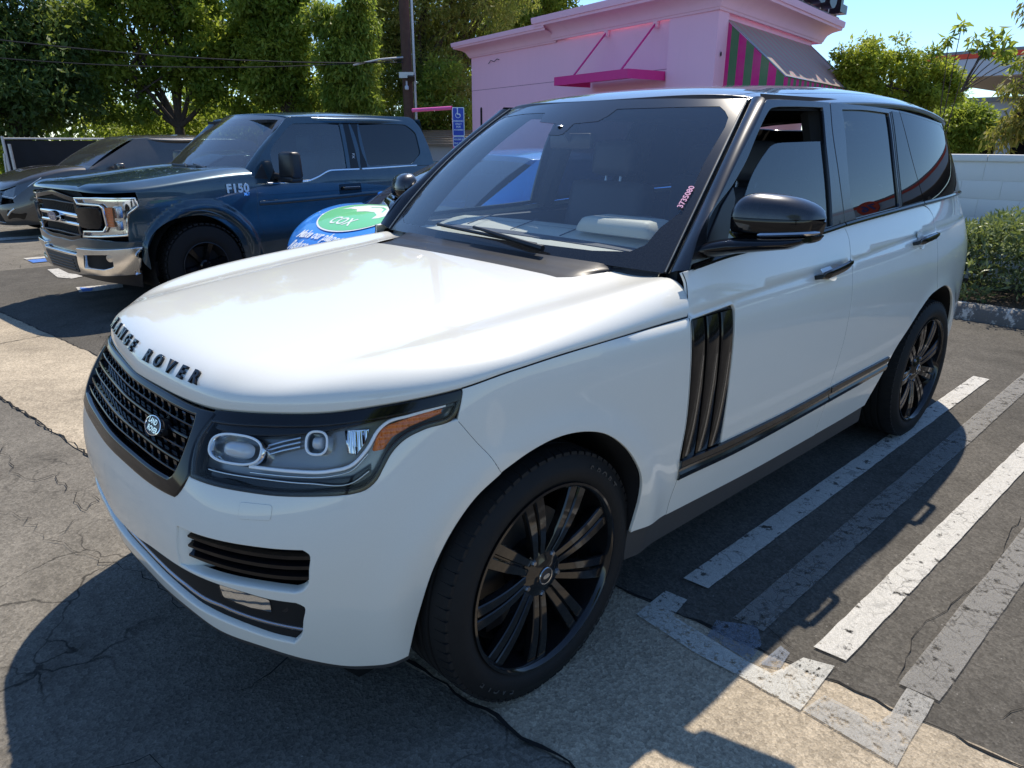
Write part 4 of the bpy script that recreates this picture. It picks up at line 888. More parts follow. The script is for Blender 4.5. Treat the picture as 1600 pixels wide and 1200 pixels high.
# -------- wheels
def spoke_wheel(parent, loc, sd, steer, R=.389, rim=.292, w=.27, nsp=9, rot0=38, name='wheel'):
    W=bpy.data.objects.new(name,None); COL.objects.link(W); W.parent=parent; W.location=loc; W.rotation_euler=(0,0,steer+(0 if sd>0 else math.pi))
    T4=Matrix.Rotation(math.radians(-90),4,'X')   # local z -> +y (outer face)
    hw=w/2
    prof=[(rim-.005,-hw+.02),(rim+.02,-hw+.008),(rim+.06,-hw-.004),(R-.022,-hw+.010),(R-.006,-hw+.026),(R,-hw+.055)]
    for g in (-.055,-.018,.018,.055):
        prof+=[(R+.0005,g-.007),(R-.007,g-.004),(R-.007,g+.004),(R+.0005,g+.007)]
    prof+=[(R,hw-.055),(R-.006,hw-.028),(R-.018,hw-.012),(R-.045,hw-.002),(rim+.045,hw+.002),(rim+.030,hw+.0005),(rim+.018,hw-.001),(rim+.012,hw-.006),(rim+.004,hw-.010),(rim-.004,hw-.016)]
    ty=MB().lathe(prof,120,T4).build('tyre','rubber',W,40)
    for word_,a0 in (('EAGLE',62),('SPORT',242),('275/40R22',150)):
        for i_,ch in enumerate(word_):
            an=math.radians(a0-i_*(6.2 if len(word_)<7 else 4.6)); sz=.036 if len(word_)<7 else .024
            o=text3d('tyre_lettering',ch,sz,'tyretext',ty,.0006,font_bold=.0005); o.matrix_local=T4@Matrix.Rotation(-an if False else an,4,'Z')@Matrix.Translation(((rim+R)/2-.004,0,hw+.0002))@Matrix.Rotation(-math.pi/2,4,'Z') if loc[0]==0 and sd>0 else o.matrix_local
            if not (loc[0]==0 and sd>0): bpy.data.objects.remove(o)
    # tread blocks shoulder
    mb=MB()
    for k in range(72):
        a=2*math.pi*k/72; c,s_=math.cos(a),math.sin(a)
        for z in (hw-.040,-hw+.040):
            M4=T4@Matrix.Rotation(a,4,'Z')@Matrix.Translation((R-.004,0,z))
            mb.box((M4.translation),(.001,.001,.001)) if False else mb.add([M4@Vector((x,y,zz)) for x,y,zz in ((.0045,-.012,-.014),(.0045,.012,-.014),(-.002,.012,.024),(-.002,-.012,.024),(-.006,-.013,-.015),(-.006,.013,-.015),(-.012,.013,.026),(-.012,-.013,.026))] if z>0 else [M4@Vector((x,y,-zz)) for x,y,zz in ((.0045,-.012,-.014),(.0045,.012,-.014),(-.002,.012,.024),(-.002,-.012,.024),(-.006,-.013,-.015),(-.006,.013,-.015),(-.012,.013,.026),(-.012,-.013,.026))],[(0,1,2,3),(7,6,5,4),(0,4,5,1),(1,5,6,2),(2,6,7,3),(3,7,4,0)])
    mb.build('tread_blocks','rubber',ty,kind='stuff')
    d0=hw-.012
    RM=MB().lathe([(rim-.004,d0-.004),(rim+.002,d0+.004),(rim+.001,d0+.008),(rim-.006,d0+.009),(rim-.012,d0+.004),(rim-.016,d0-.010),(rim-.022,d0-.05),(rim-.045,d0-.10),(rim-.05,-hw+.03),(rim-.01,-hw+.01)],96,T4).build('rim','wheelblack',W,40)
    for k in range(nsp):
        a=math.radians(rot0+360/nsp*k); M4=T4@Matrix.Rotation(-a,4,'Z'); sp=MB()
        for off in (-1,1):
            rings=[]
            for t in np.linspace(0,1,8):
                r=.060+(rim-.014-.060)*t; hh=d0-.020+.012*math.sin(t*math.pi*.9)-.010*(1-t)+.006*t; yo=off*(.0135+.0085*t); wd=.0108+.0070*t
                th=.030-.012*t
                rings.append([M4@Vector((r,yo+x,hh+h)) for x,h in ((-wd,-th),(-wd,-.002),(-wd*.8,.0010),(wd*.8,.0010),(wd,-.004),(wd*.8,-th))])
            sp.loft(rings)
        rings=[]
        for t in np.linspace(0,1,6):
            r=.075+(rim-.02-.075)*t; hh=d0-.038+.012*math.sin(t*math.pi*.9)+.004*t; wd=.016+.009*t
            rings.append([M4@Vector((r,x,hh+h)) for x,h in ((-wd,-.02),(-wd,0),(wd,0),(wd,-.02))])
        sp.loft(rings); sp.build('spoke','wheelblack',RM,35)
    hub=MB().lathe([(.0,d0-.016),(.040,d0-.016),(.048,d0-.020),(.066,d0-.026),(.085,d0-.034),(.088,d0-.05),(.088,d0-.10)],48,T4).build('hub','wheelblack',RM,35)
    for k in range(5):
        a=2*math.pi*k/5+.3; M4=T4@Matrix.Translation((.066*math.cos(a),.066*math.sin(a),d0-.036)); MB().lathe([(0,.016),(.007,.016),(.0105,.010),(.0105,0)],6,M4).build('lug_nut','satinchrome',RM,30)
    cp=MB().lathe([(0,.004),(.022,.0035),(.0265,.002),(.029,-.004)],40,T4@Matrix.Translation((0,0,d0-.016))).build('centre_cap','satin',RM,30)
    MB().lathe([(.0235,.0038),(.026,.0045),(.0275,.0025)],40,T4@Matrix.Translation((0,0,d0-.0155))).build('cap_ring','silver',cp,30)
    ovl=[(.014*math.cos(q),.0075*math.sin(q)) for q in np.linspace(0,2*math.pi,24,endpoint=False)]
    MB().prism(ovl,.003,.006,T4@Matrix.Rotation(math.pi,4,'Z')@Matrix.Rotation(.0,4,'Z')@Matrix.Translation((0,0,d0-.0155))).build('cap_oval','silver',cp,30)
    # brake disc and caliper
    MB().lathe([(.07,.02),(.185,.02),(.185,-.01),(.07,-.01)],48,T4@Matrix.Translation((0,0,.0))).build('brake_disc','discmetal',W,30)
    MB().box((.13,.0,-.10),(.07,.06,.12),bev=.008).build('brake_caliper','satin',W,30)
    return W
M['satinchrome']=mat('dark_nut_metal',(.25,.25,.26),.3,1,var=.2); M['discmetal']=mat('cast_disc',(.12,.115,.11),.45,.8,var=.3,vscale=20)
STEER=.0327
for x,sd,st_ in ((0,1,STEER),(0,-1,STEER),(-2.922,1,0),(-2.922,-1,0)):
    spoke_wheel(rr,(x-(.0 if st_==0 else 0),sd*.822,.386),sd,st_)
# -------- cabin
cab=MB().box((-2.1,0,.50),(2.9,1.62,.12)).box((-.78,0,.78),(.10,1.6,.75)).box((-3.55,0,.9),(.06,1.3,.75)).build('cabin_floor','cabin',rr)
# door cards / inner waist
for sd in (1,-1): MB().box((-1.75,sd*.80,.85),(2.1,.05,.72),bev=.01).build('door_card','dashdark',rr)
# inner pillars and headliner
patch('headliner',lambda x,y:np.stack([x,y,roof(x,y)-.045],-1),loop([(-1.30,-.58),(-1.27,0),(-1.30,.58)],[(-1.30,.58),(-1.6,.66),(-3.3,.66)],[(-3.3,.66),(-3.45,0),(-3.3,-.66)],[(-3.3,-.66),(-1.6,-.66),(-1.30,-.58)],step=.05),'cabin',rr,step=.1,lip=.002)
for sd in (1,-1):
    for (a,b,w) in (((-1.72,.845,1.24),(-1.78,.69,1.70),.055),((-2.50,.83,1.28),(-2.47,.68,1.70),.05),((-3.30,.74,1.30),(-3.15,.62,1.68),.09)):
        MB().tube([Vector((a[0],a[1]*sd,a[2])),Vector((b[0],b[1]*sd,b[2]))],w,8).build('inner_pillar','cabin',rr)
    mb=MB(); rings=[]
    for t in np.linspace(.02,1,16):
        a=wind(np.array(.985),np.array(t))*np.array([1,sd,1]); rings.append([a+np.array(v)*np.array([1,sd,1]) for v in ((-.01,0,-.012),(-.10,.0,-.02),(-.12,-.05,-.03),(-.03,-.05,-.03))])
    mb.loft(rings); mb.build('pillar_trim','cabin',rr)
# dashboard
mb=MB(); rings=[]
for y in np.linspace(-.76,.76,48):
    a=abs(y)/.76; row=[]
    for x,z in ((-.615,1.172),(-.64,1.196),(-.70,1.208),(-.765,1.214),(-.80,1.207),(-.82,1.207),(-.86,1.222),(-.94,1.240),(-1.01,1.246),(-1.035,1.238),(-1.045,1.20),(-1.04,1.10),(-1.00,.85)): row.append((x-.055*a*a*(1 if x<-.7 else 1.2),y,z-.020*a*a))
    rings.append(row)
mb.loft(rings,closed=False,cap=False); dash=mb.build('dashboard','dash',rr,40)
def dline(name,x,w,y0,y1,m,dz=.004):
    mb=MB(); rings=[]
    for y in np.linspace(y0,y1,30):
        a=abs(y)/.76; xs=[-.615,-.64,-.70,-.765,-.80,-.82,-.86,-.94,-1.01,-1.035]; zs=[1.172,1.196,1.208,1.214,1.207,1.207,1.222,1.240,1.246,1.238]
        row=[]
        for q in (x-w/2,x+w/2): row.append((q-.055*a*a,y,float(np.interp(-q,[-v for v in xs],zs))-.020*a*a+dz))
        rings.append(row)
    mb.loft(rings,closed=False,cap=False); return mb.build(name,m,dash,60)
dline('speaker_slot',-.815,.050,-.66,.62,'dashdark'); dline('stitch_line',-.93,.003,-.70,.70,'dashdark',.005); dline('demister_vent',-.655,.016,-.70,.70,'dashdark')
for y in (-.45,-.15,.15,.60): MB().box((-.92,y,1.240),(.17,.003,.004),ry=.2).build('seam','dashdark',dash)
ihd=MB().box((-.965,.385,1.272),(.20,.40,.066),bev=.030,taper=.84).build('instrument_hood','dash',rr,60)
mb=MB(); mb.tube([(-1.16+.10*math.sin(a)*.6,.385+.188*math.cos(a),1.115+.188*math.sin(a)*.93) for a in np.linspace(0,2*math.pi,40)],.014,8); mb.box((-1.16,.385,1.10),(.03,.20,.07),bev=.01); mb.box((-1.155,.385,1.02),(.02,.04,.14)); mb.build('steering_wheel','dashdark',rr,60)
def seat(x,y,w,h=0,m='dashdark'):
    s=MB().box((x+.20,y,.80),(.52,w,.16),bev=.05).box((x-.12,y,1.08),(.14,w,.62),ry=math.radians(-14),bev=.05)
    o=s.build('seat',m,rr,60); MB().box((x-.205,y,1.50+h),(.10,.27,.18),bev=.04,ry=math.radians(-8)).build('headrest',m,o,60)
    MB().tube([(x-.18,y-.05,1.34),(x-.20,y-.05,1.44+h)],.007,6).tube([(x-.18,y+.05,1.34),(x-.20,y+.05,1.44+h)],.007,6).build('headrest_posts','silver',o)
seat(-1.62,.40,.52); seat(-1.62,-.40,.52)
for y in (.42,0,-.42): seat(-2.55,y,.44,-.02)
MB().tube([wind(np.array(-.07),np.array(.80))+np.array([-.03,0,-.02]),wind(np.array(-.07),np.array(.78))+np.array([-.08,0,-.05])],.012,8).box(tuple(wind(np.array(-.07),np.array(.78))+np.array([-.09,0,-.055])),(.03,.24,.065),bev=.012).build('rear_view_mirror','satin',rr,50)
patch('rear_screen',lambda u,v:up(u,v)-normal(up,u,v)*.0,np.array([(5.25,1.33),(LL*2-5.25,1.33),(LL*2-5.25,1.62),(5.25,1.62)]) if False else np.array([(5.25,1.33),(LL-.002,1.33),(LL-.002,1.62),(5.25,1.62)]),'tint',rr,lip=0,off=.004)
# ================================================================ ground
def asphalt(name, lo, hi, crack=.5, tint=(1,1,1), bscale=1.0):
    m,nt,N,L,p=_mat(name); v=coords(nt)
    big=noise(nt,v,.55,5,.6); mid=noise(nt,v,5,6,.65); fine=noise(nt,v,170,3,.7)
    vo=N.new('ShaderNodeTexVoronoi'); vo.inputs['Scale'].default_value=95; L.new(v,vo.inputs['Vector'])
    c=ramp(nt,big,[(.3,tuple(x*t for x,t in zip(lo,tint))),(.7,tuple(x*t for x,t in zip(hi,tint)))])
    c=mixc(nt,.35,c,ramp(nt,mid,[(.3,.35),(.7,.75)]),'OVERLAY')
    c=mixc(nt,.55,c,ramp(nt,vo.outputs['Color'],[(.0,.25),(1,.85)]),'OVERLAY')
    c=mixc(nt,.45,c,ramp(nt,fine,[(.35,.3),(.62,.8)]),'OVERLAY')
    # pale stones
    v2=N.new('ShaderNodeTexVoronoi'); v2.inputs['Scale'].default_value=42; L.new(v,v2.inputs['Vector'])
    st=ramp(nt,v2.outputs['Distance'],[(.07,1.0),(.13,0.0)]); wn_=ramp(nt,v2.outputs['Color'],[(.72,0.0),(.80,1.0)])
    mm=N.new('ShaderNodeMath'); mm.operation='MULTIPLY'; L.new(st,mm.inputs[0]); L.new(wn_,mm.inputs[1])
    m3=N.new('ShaderNodeMath'); m3.operation='MULTIPLY'; m3.inputs[1].default_value=.5; L.new(mm.outputs[0],m3.inputs[0])
    c=mixc(nt,m3.outputs[0],c,(.42,.40,.36))
    # oily dark stains
    s_=ramp(nt,noise(nt,v,1.3,7,.7),[(.54,0.0),(.72,.6)]); c=mixc(nt,s_,c,tuple(x*.45 for x in lo))
    if crack:
        wv=N.new('ShaderNodeVectorMath'); wv.operation='ADD'; nz=N.new('ShaderNodeTexNoise'); nz.inputs['Scale'].default_value=3.5; nz.inputs['Detail'].default_value=6; L.new(v,nz.inputs['Vector'])
        sc=N.new('ShaderNodeVectorMath'); sc.operation='SCALE'; sc.inputs['Scale'].default_value=.35; L.new(nz.outputs['Color'],sc.inputs[0]); L.new(v,wv.inputs[0]); L.new(sc.outputs[0],wv.inputs[1])
        ve=N.new('ShaderNodeTexVoronoi'); ve.feature='DISTANCE_TO_EDGE'; ve.inputs['Scale'].default_value=2.3; L.new(wv.outputs[0],ve.inputs['Vector'])
        ln=ramp(nt,ve.outputs['Distance'],[(.004,1.0),(.016,0.0)]); ms=ramp(nt,noise(nt,v,.7,3),[(.46,0.0),(.58,1.0)])
        m4=N.new('ShaderNodeMath'); m4.operation='MULTIPLY'; L.new(ln,m4.inputs[0]); L.new(ms,m4.inputs[1])
        m5=N.new('ShaderNodeMath'); m5.operation='MULTIPLY'; m5.inputs[1].default_value=crack; L.new(m4.outputs[0],m5.inputs[0])
        c=mixc(nt,m5.outputs[0],c,(.012,.011,.010))
        hb=mixc(nt,m5.outputs[0],vo.outputs['Distance'],(-1.5,-1.5,-1.5))
    else: hb=vo.outputs['Distance']
    L.new(c,p.inputs['Base Color']); p.inputs['Roughness'].default_value=.88; p.inputs['Specular IOR Level'].default_value=.12
    n1=bump(nt,hb,.40*bscale,.004); n2=bump(nt,fine,.5*bscale,.003,n1); n3=bump(nt,noise(nt,v,28,6,.7),.15*bscale,.008,n2); L.new(n3,p.inputs['Normal'])
    return m
M['asphalt_lot']=asphalt('asphalt_lot',(.058,.054,.046),(.096,.088,.076),.0)
M['asphalt_lane']=asphalt('asphalt_lane',(.098,.089,.075),(.168,.153,.128),.75)
M['concrete']=asphalt('concrete_gutter',(.24,.202,.15),(.40,.338,.25),.2,bscale=1.3)
def painted(name,col,wear,scale=9,under=None,crackle=.35,cover=1.0):
    """worn road paint: chips away to nothing"""
    m,nt,N,L,p=_mat(name); v=coords(nt)
    n1=noise(nt,v,scale,8,.72); n2=noise(nt,v,70,5,.7)
    ve=N.new('ShaderNodeTexVoronoi'); ve.feature='DISTANCE_TO_EDGE'; ve.inputs['Scale'].default_value=16
    nz=N.new('ShaderNodeTexNoise'); nz.inputs['Scale'].default_value=12; L.new(v,nz.inputs['Vector']); wv=N.new('ShaderNodeMix'); wv.data_type='VECTOR'; wv.inputs[0].default_value=.12; L.new(v,wv.inputs[4]); L.new(nz.outputs['Color'],wv.inputs[5]); L.new(wv.outputs[1],ve.inputs['Vector'])
    cr=ramp(nt,ve.outputs['Distance'],[(.0,0.0),(.05,1.0)])
    a=ramp(nt,n1,[(wear-.05,0.0),(wear+.035,1.0)]); b=ramp(nt,n2,[(wear-.17,0.0),(wear-.05,1.0)])
    m1=N.new('ShaderNodeMath'); m1.operation='MULTIPLY'; L.new(a,m1.inputs[0]); L.new(b,m1.inputs[1])
    q=ramp(nt,noise(nt,v,4,4),[(.45,1.0),(.6,1-crackle)]); mx_=N.new('ShaderNodeMath'); mx_.operation='MAXIMUM'; L.new(cr,mx_.inputs[0]); L.new(q,mx_.inputs[1])
    m2=N.new('ShaderNodeMath'); m2.operation='MULTIPLY'; L.new(m1.outputs[0],m2.inputs[0]); L.new(mx_.outputs[0],m2.inputs[1])
    gr=ramp(nt,noise(nt,v,240,3,.7),[(.30,cover*.55),(.60,cover)]); m6=N.new('ShaderNodeMath'); m6.operation='MULTIPLY'; L.new(m2.outputs[0],m6.inputs[0]); L.new(gr,m6.inputs[1]); L.new(m6.outputs[0],p.inputs['Alpha'])
    L.new(mixc(nt,ramp(nt,n2,[(.3,0.0),(.7,1.0)]),tuple(c*.78 for c in col),tuple(min(1,c*1.12) for c in col)),p.inputs['Base Color'])
    p.inputs['Roughness'].default_value=.75; L.new(bump(nt,noise(nt,v,120,5,.7),.5,.004),p.inputs['Normal'])
    return m
M['pwhite']=painted('white_road_paint',(.56,.54,.49),.40,16)
M['pgrey']=painted('grey_cover_paint',(.24,.23,.21),.42,24,crackle=.6,cover=.8)
M['pgreyblue']=painted('faded_blue_paint',(.20,.23,.28),.45,30,cover=.7)
M['pgrey2']=painted('faded_grey_paint',(.38,.37,.34),.44,40,cover=.8)
M['pwhite2']=painted('thin_white_paint',(.54,.53,.48),.43,45,cover=.88)
M['pblue']=painted('blue_road_paint',(.06,.20,.62),.38)
M['crack']=mat('open_crack',(.010,.009,.008),1,var=.3)
S_=lambda o: tag(o,kind='structure')
S_(mesh('ground',[(-400,-400,0),(400,-400,0),(400,400,0),(-400,400,0)],[(0,1,2,3)],'asphalt_lane',smooth=False))
gx=lambda y:(-.430-.150*y)        # rear edge of the concrete gutter
gf=lambda y:(.355-.155*y)         # front edge
rng=random.Random(4)
def wobble(fn,a,b,st,amp): return [(fn(y)+rng.uniform(-amp,amp),y) for y in np.arange(a,b,st)]
rl=wobble(gx,-9,14,.12,.012); fl=wobble(gf,-9,14,.12,.012)
# newer dark asphalt of the bays
S_(mesh('bay_asphalt',[(x,y,.004) for x,y in rl]+[(-6.2,y,.004) for x,y in rl],[(i,i+1,len(rl)+i+1,len(rl)+i) for i in range(len(rl)-1)],'asphalt_lot',smooth=False))
S_(mesh('concrete_gutter',[(x,y,.006) for x,y in rl]+[(x,y,.006) for x,y in fl],[(i,i+1,len(rl)+i+1,len(rl)+i) for i in range(len(rl)-1)],'concrete',smooth=False))
def crackline(name,pts,w,seed=1,z=.0095,jit=.012,parent=None):
    r=random.Random(seed); P=[]
    for (a,b) in zip(pts[:-1],pts[1:]):
        n=max(2,int(math.dist(a,b)/.05))
        for i in range(n): t=i/n; P.append((a[0]+(b[0]-a[0])*t+r.uniform(-jit,jit),a[1]+(b[1]-a[1])*t+r.uniform(-jit,jit)))
    P.append(pts[-1]); V=[];F=[]
    for i,p in enumerate(P):
        a=P[max(0,i-1)]; b=P[min(len(P)-1,i+1)]; d=Vector((b[0]-a[0],b[1]-a[1])).normalized(); n=Vector((-d.y,d.x)); ww=w*r.uniform(.15,1)*(1 if 0<i<len(P)-1 else .1)
        V+=[(p[0]+n.x*ww,p[1]+n.y*ww,z),(p[0]-n.x*ww*r.uniform(.4,1),p[1]-n.y*ww,z)]
    F=[(2*i,2*i+1,2*i+3,2*i+2) for i in range(len(P)-1)]
    return S_(mesh(name,V,F,'crack',parent,smooth=False))
crackline('gutter_crack',[(gx(y),y) for y in np.arange(-9,13.5,.5)],.007,3,jit=.010)
crackline('gutter_crack',[(gf(y),y) for y in np.arange(-9,13.5,.5)],.009,5,jit=.012)
crackline('gutter_joint',[(.30,-4.87),(.70,-4.80),(1.0,-4.77)],.006,6,jit=.003)
crackline('gutter_joint',[(gx(5.2),5.2),(gf(5.3),5.3)],.006,6,jit=.003)
for i,pts in enumerate(([(1.20,-1.52),(1.06,-1.45),(1.00,-1.20),(.97,-1.0),(.90,-.80),(.77,-.53),(.70,-.2),(.62,.1)],[(1.03,-2.9),(.98,-2.41),(.98,-1.9),(.90,-1.72),(.82,-1.73),(.81,-1.2),(.95,-1.05)],[(.72,-1.35),(.81,-1.2)],[(1.7,-2.4),(1.35,-2.0),(1.2,-1.52)],[(.77,-.53),(.6,-.6),(.52,-.3)],
    [(1.2,.3),(1.0,.42),(.9,.7),(.72,.78)],[(.9,.7),(.85,1.0),(.7,1.2)],[(.42,.2),(.60,.35),(.75,.33)],[(-.3,-5.2),(-.1,-4.9),(.0,-4.5),(-.05,-4.2)],[(.0,-4.5),(-.25,-4.4),(-.3,-4.0)],[(-.4,-5.6),(-.3,-5.2)],[(.05,-5.3),(.2,-5.1)],[(2.0,-3.3),(1.5,-3.1),(1.03,-2.9)],[(.98,-1.9),(1.3,-1.75),(1.6,-1.3)],
    [(-.85,1.9),(-1.4,2.15),(-1.8,2.0),(-2.5,2.3)],[(-.79,1.66),(-1.1,1.62),(-1.6,1.69),(-2.3,1.64)],[(-3.0,1.66),(-4.0,1.69)],[(.35,-7.4),(-.2,-7.2),(-.8,-7.5)],[(.1,-8.6),(-.9,-8.8)],[(-.62,.95),(-.75,1.25),(-.71,1.4)])):
    crackline('pavement_crack',pts,.0030 if i<14 else .0016,20+i,z=.0085,jit=.022 if i<14 else .012)
def sheet(name,pts,m,z=.0125,jit=.0016,seed=2):
    r=random.Random(seed); P=[]
    for i,a in enumerate(pts):
        b=pts[(i+1)%len(pts)]; n=max(1,int(math.dist(a,b)/.06))
        for k in range(n):
            t=k/n; P.append((a[0]+(b[0]-a[0])*t+r.uniform(-jit,jit),a[1]+(b[1]-a[1])*t+r.uniform(-jit,jit),z))
    return S_(mesh(name,P,[tuple(range(len(P)))[::(1 if area(np.array(P)[:,:2])>0 else -1)]],m,smooth=False))
def stripe(name,y0,y1,xa,xb,m,sk=0.012,seed=1):
    sheet(name,[(xa,y0),(xa-.015,y1),(xb,y1-sk*abs(xb-xa)),(xb,y0-sk*abs(xb-xa))],m,seed=seed)
stripe('parking_line',.912,1.012,-.768,-4.35,'pwhite',seed=3); stripe('parking_line',1.425,1.525,-.765,-4.4,'pwhite',-.002,seed=4)
stripe('covered_line',1.165,1.272,-.70,-5.6,'pgrey',.018,seed=5); stripe('covered_line',1.675,1.785,-.80,-5.6,'pgrey',-.004,seed=6)
for i in range(1,5):
    y=1.475+i*2.75; stripe('parking_line',y-.05,y+.05,-.9-.4*i,-4.6,'pwhite',0,seed=7+i)
stripe('parking_line',-1.75,-1.65,-.75,-4.4,'pwhite',0,seed=13); stripe('parking_line',-4.4,-4.3,-.55,-4.4,'pwhite',0,seed=14)
sheet('painted_corner',[(-.465,.925),(-.655,.915),(-.668,1.000),(-.552,1.020),(-.541,1.299),(-.549,1.394),(-.690,1.425),(-.728,1.510),(-.472,1.526),(-.467,1.354),(-.451,1.166)],'pwhite2',seed=8)
sheet('faded_mark',[(-.645,1.135),(-.722,1.246),(-.650,1.305),(-.547,1.318),(-.551,1.158)],'pgreyblue',seed=9)
sheet('faded_mark',[(-.556,1.345),(-.592,1.400),(-.680,1.385),(-.690,1.35)],'pgreyblue',seed=10)
sheet('faded_mark',[(-.479,1.529),(-.585,1.545),(-.593,1.696),(-.658,1.706),(-.799,1.699),(-.806,1.775),(-.663,1.780),(-.478,1.790)],'pgrey2',seed=11)
sheet('painted_mark',[(-.335,-7.06),(-.79,-6.95),(-.74,-6.70),(-.40,-6.66),(-.30,-6.70)],'pwhite',seed=12)
sheet('blue_mark',[(-.36,-7.00),(-.47,-6.86),(-.42,-6.69),(-.33,-6.70)],'pblue',.0165,seed=13)
sheet('painted_mark',[(-.33,-8.66),(-.50,-8.64),(-.58,-7.80),(-.42,-7.71),(-.31,-7.92)],'pwhite',seed=14)
sheet('painted_mark',[(-.26,-9.98),(-1.6,-9.9),(-1.6,-9.75),(-.27,-9.8)],'pwhite',seed=15)
sheet('blue_mark',[(-.27,-9.75),(-1.6,-9.7),(-1.6,-9.45),(-.29,-9.42)],'pblue',seed=16)
sheet('painted_mark',[(-.35,-12.91),(-2.5,-12.85),(-2.5,-12.62),(-.30,-12.5)],'pwhite',seed=17)
# painted traffic text in the bay reads as worn blocks, left as marks only
# kerb and planting bed
mb=MB(); rings=[]
for i,y in enumerate(np.arange(-4.3,13,.25)):
    j=rng.uniform(-.006,.006)
    rings.append([(-6.222+j,y,0),(-6.232+j,y,.115),(-6.262,y,.140+j),(-6.38,y,.142),(-6.40,y,.10)])
mb.loft(rings,closed=False,cap=False); 
m,nt,N,L,p=_mat('worn_kerb'); v=coords(nt)
c=ramp(nt,noise(nt,v,9,8,.75),[(.52,(.13,.125,.115)),(.60,(.55,.53,.48))]); L.new(c,p.inputs['Base Color']); p.inputs['Roughness'].default_value=.9; L.new(bump(nt,noise(nt,v,60,6,.7),.6,.01),p.inputs['Normal']); M['kerb']=m
S_(mb.build('kerb','kerb',None,50))
M['soil']=mat('planting_soil',(.06,.045,.032),1,var=.5,vscale=12,bmp=.8,bscale=40,bdist=.02)
S_(mesh('planting_bed',[(-6.39,-4.3,.11),(-7.95,-4.3,.11),(-7.95,13,.11),(-6.39,13,.11)],[(0,1,2,3)],'soil',smooth=False))
# ================================================================ pink corner building
def masonry(name,col,var=.08,bmp_=.25,sc=60,streak=.12):
    m,nt,N,L,p=_mat(name); v=coords(nt)
    n=noise(nt,v,1.1,6,.6); st=noise(nt,coords(nt,(3.0,3.0,.35)),2.0,6,.7)
    c=mixc(nt,n,tuple(x*(1-var) for x in col),tuple(min(1,x*(1+var)) for x in col))
    c=mixc(nt,ramp(nt,st,[(.50,0.0),(.80,streak)]),c,tuple(x*.5 for x in col))
    L.new(c,p.inputs['Base Color']); p.inputs['Roughness'].default_value=.82
    L.new(bump(nt,noise(nt,v,sc,6,.7),bmp_,.008),p.inputs['Normal']); return m
M['pink']=masonry('pink_stucco',(.97,.56,.72),.03,.25,60,.06); M['pinktrim']=masonry('pink_cornice',(.97,.57,.71),.06,.12)
M['magenta']=mat('magenta_metal',(.72,.035,.26),.42,var=.08,bmp=.05); M['signblack']=mat('black_sign_metal',(.012,.012,.016),.35,var=.2)
M['flatroof']=mat('roof_membrane',(.35,.33,.31),.9,var=.15)
C0=np.array([-9.596,-4.918]); A_=np.array([-.1392,-.9903]); nA=np.array([.9903,-.1392]); B_=np.array([-.9877,-.1564]); nB=np.array([-.1564,.9877])
bld=thing('corner_restaurant','pink stucco corner building with moulded cornice and striped awning','building',(float(C0[0]),float(C0[1]),0))
def Wp(a,o,z): q=A_*a+nA*o; return (float(q[0]),float(q[1]),z)      # on the A side, o metres out
def Wq(b,o,z): q=B_*b+nB*o; return (float(q[0]),float(q[1]),z)
def quadwall(name,pts,m,th=.0,par=bld,ang=30): mb=MB(); mb.add(pts,[tuple(range(len(pts)))]); return mb.build(name,m,par,ang)
Lw,Bw=7.71,4.85
back=[ (Wp(Lw,-6,0)), (Wq(Bw+2.6,-6.5,0)) ]
mb=MB(); base=[Wp(0,0,0),Wp(Lw,0,0),Wp(Lw,-7,0),Wq(Bw,-7,0),Wq(Bw,0,0)]
n=len(base); mb.add([(x,y,0) for x,y,z in base]+[(x,y,3.75) for x,y,z in base],[(i,(i+1)%n,n+(i+1)%n,n+i) for i in range(n)]); mb.add([(x,y,3.74) for x,y,z in base],[tuple(range(n))])
mb.build('wall','pink',bld,20)
# corner pilasters and upper parapet return, 6 cm proud of the wall
mb=MB(); cs=[Wp(.98,.0,0),Wp(.98,.07,0),tuple(np.array(Wp(0,.07,0))+np.array(Wq(0,.07,0))),Wq(.30,.07,0),Wq(.30,0,0)]
mb.add([(x,y,0.0) for x,y,z in cs]+[(x,y,3.64) for x,y,z in cs],[(i,i+1,6+i,5+i) for i in range(4)]); mb.build('pilaster','pink',bld,20)
# wall control joints (recessed lines modelled as thin dark reveals)
M['joint']=mat('stucco_joint',(.42,.20,.29),.9,var=.1)
for z,a0,a1 in ((2.80,1.0,7.7),(1.35,1.0,7.7)):
    MB().add([Wp(a0,.002,z-.006),Wp(a1,.002,z-.006),Wp(a1,.002,z+.006),Wp(a0,.002,z+.006)],[(0,1,2,3)]).build('control_joint','joint',bld)
MB().add([Wp(1.0,.003,.0),Wp(1.012,.003,0),Wp(1.012,.003,3.6),Wp(1.0,.003,3.6)],[(0,1,2,3)]).build('control_joint','joint',bld)
prof=[(.0,0),(.035,.0),(.045,.035),(.06,.05),(.075,.10),(.11,.17),(.18,.23),(.27,.27),(.33,.29),(.335,.34),(.36,.345),(.37,.42),(.37,.47),(-.15,.48)]
def cornice(name,path,zb,zt,par=bld):
    """path: list of (a,b,outA,outB) corner frames; profile swept with mitred corners"""
    k=(zt-zb)/.48; mb=MB(); rings=[]
    for fn in path: rings.append([fn(o,zb+h*k) for o,h in prof])
    mb.loft(rings,closed=False,cap=False); return mb.build(name,'pinktrim',par,28)
add2=lambda u,v:(u[0]+v[0],u[1]+v[1],u[2])
cornice('cornice',[lambda o,z:Wp(Lw+o,-4,z),lambda o,z:add2(Wp(Lw+o,o,z),(0,0)),lambda o,z:Wp(4.22,o,z)],3.55,3.90)
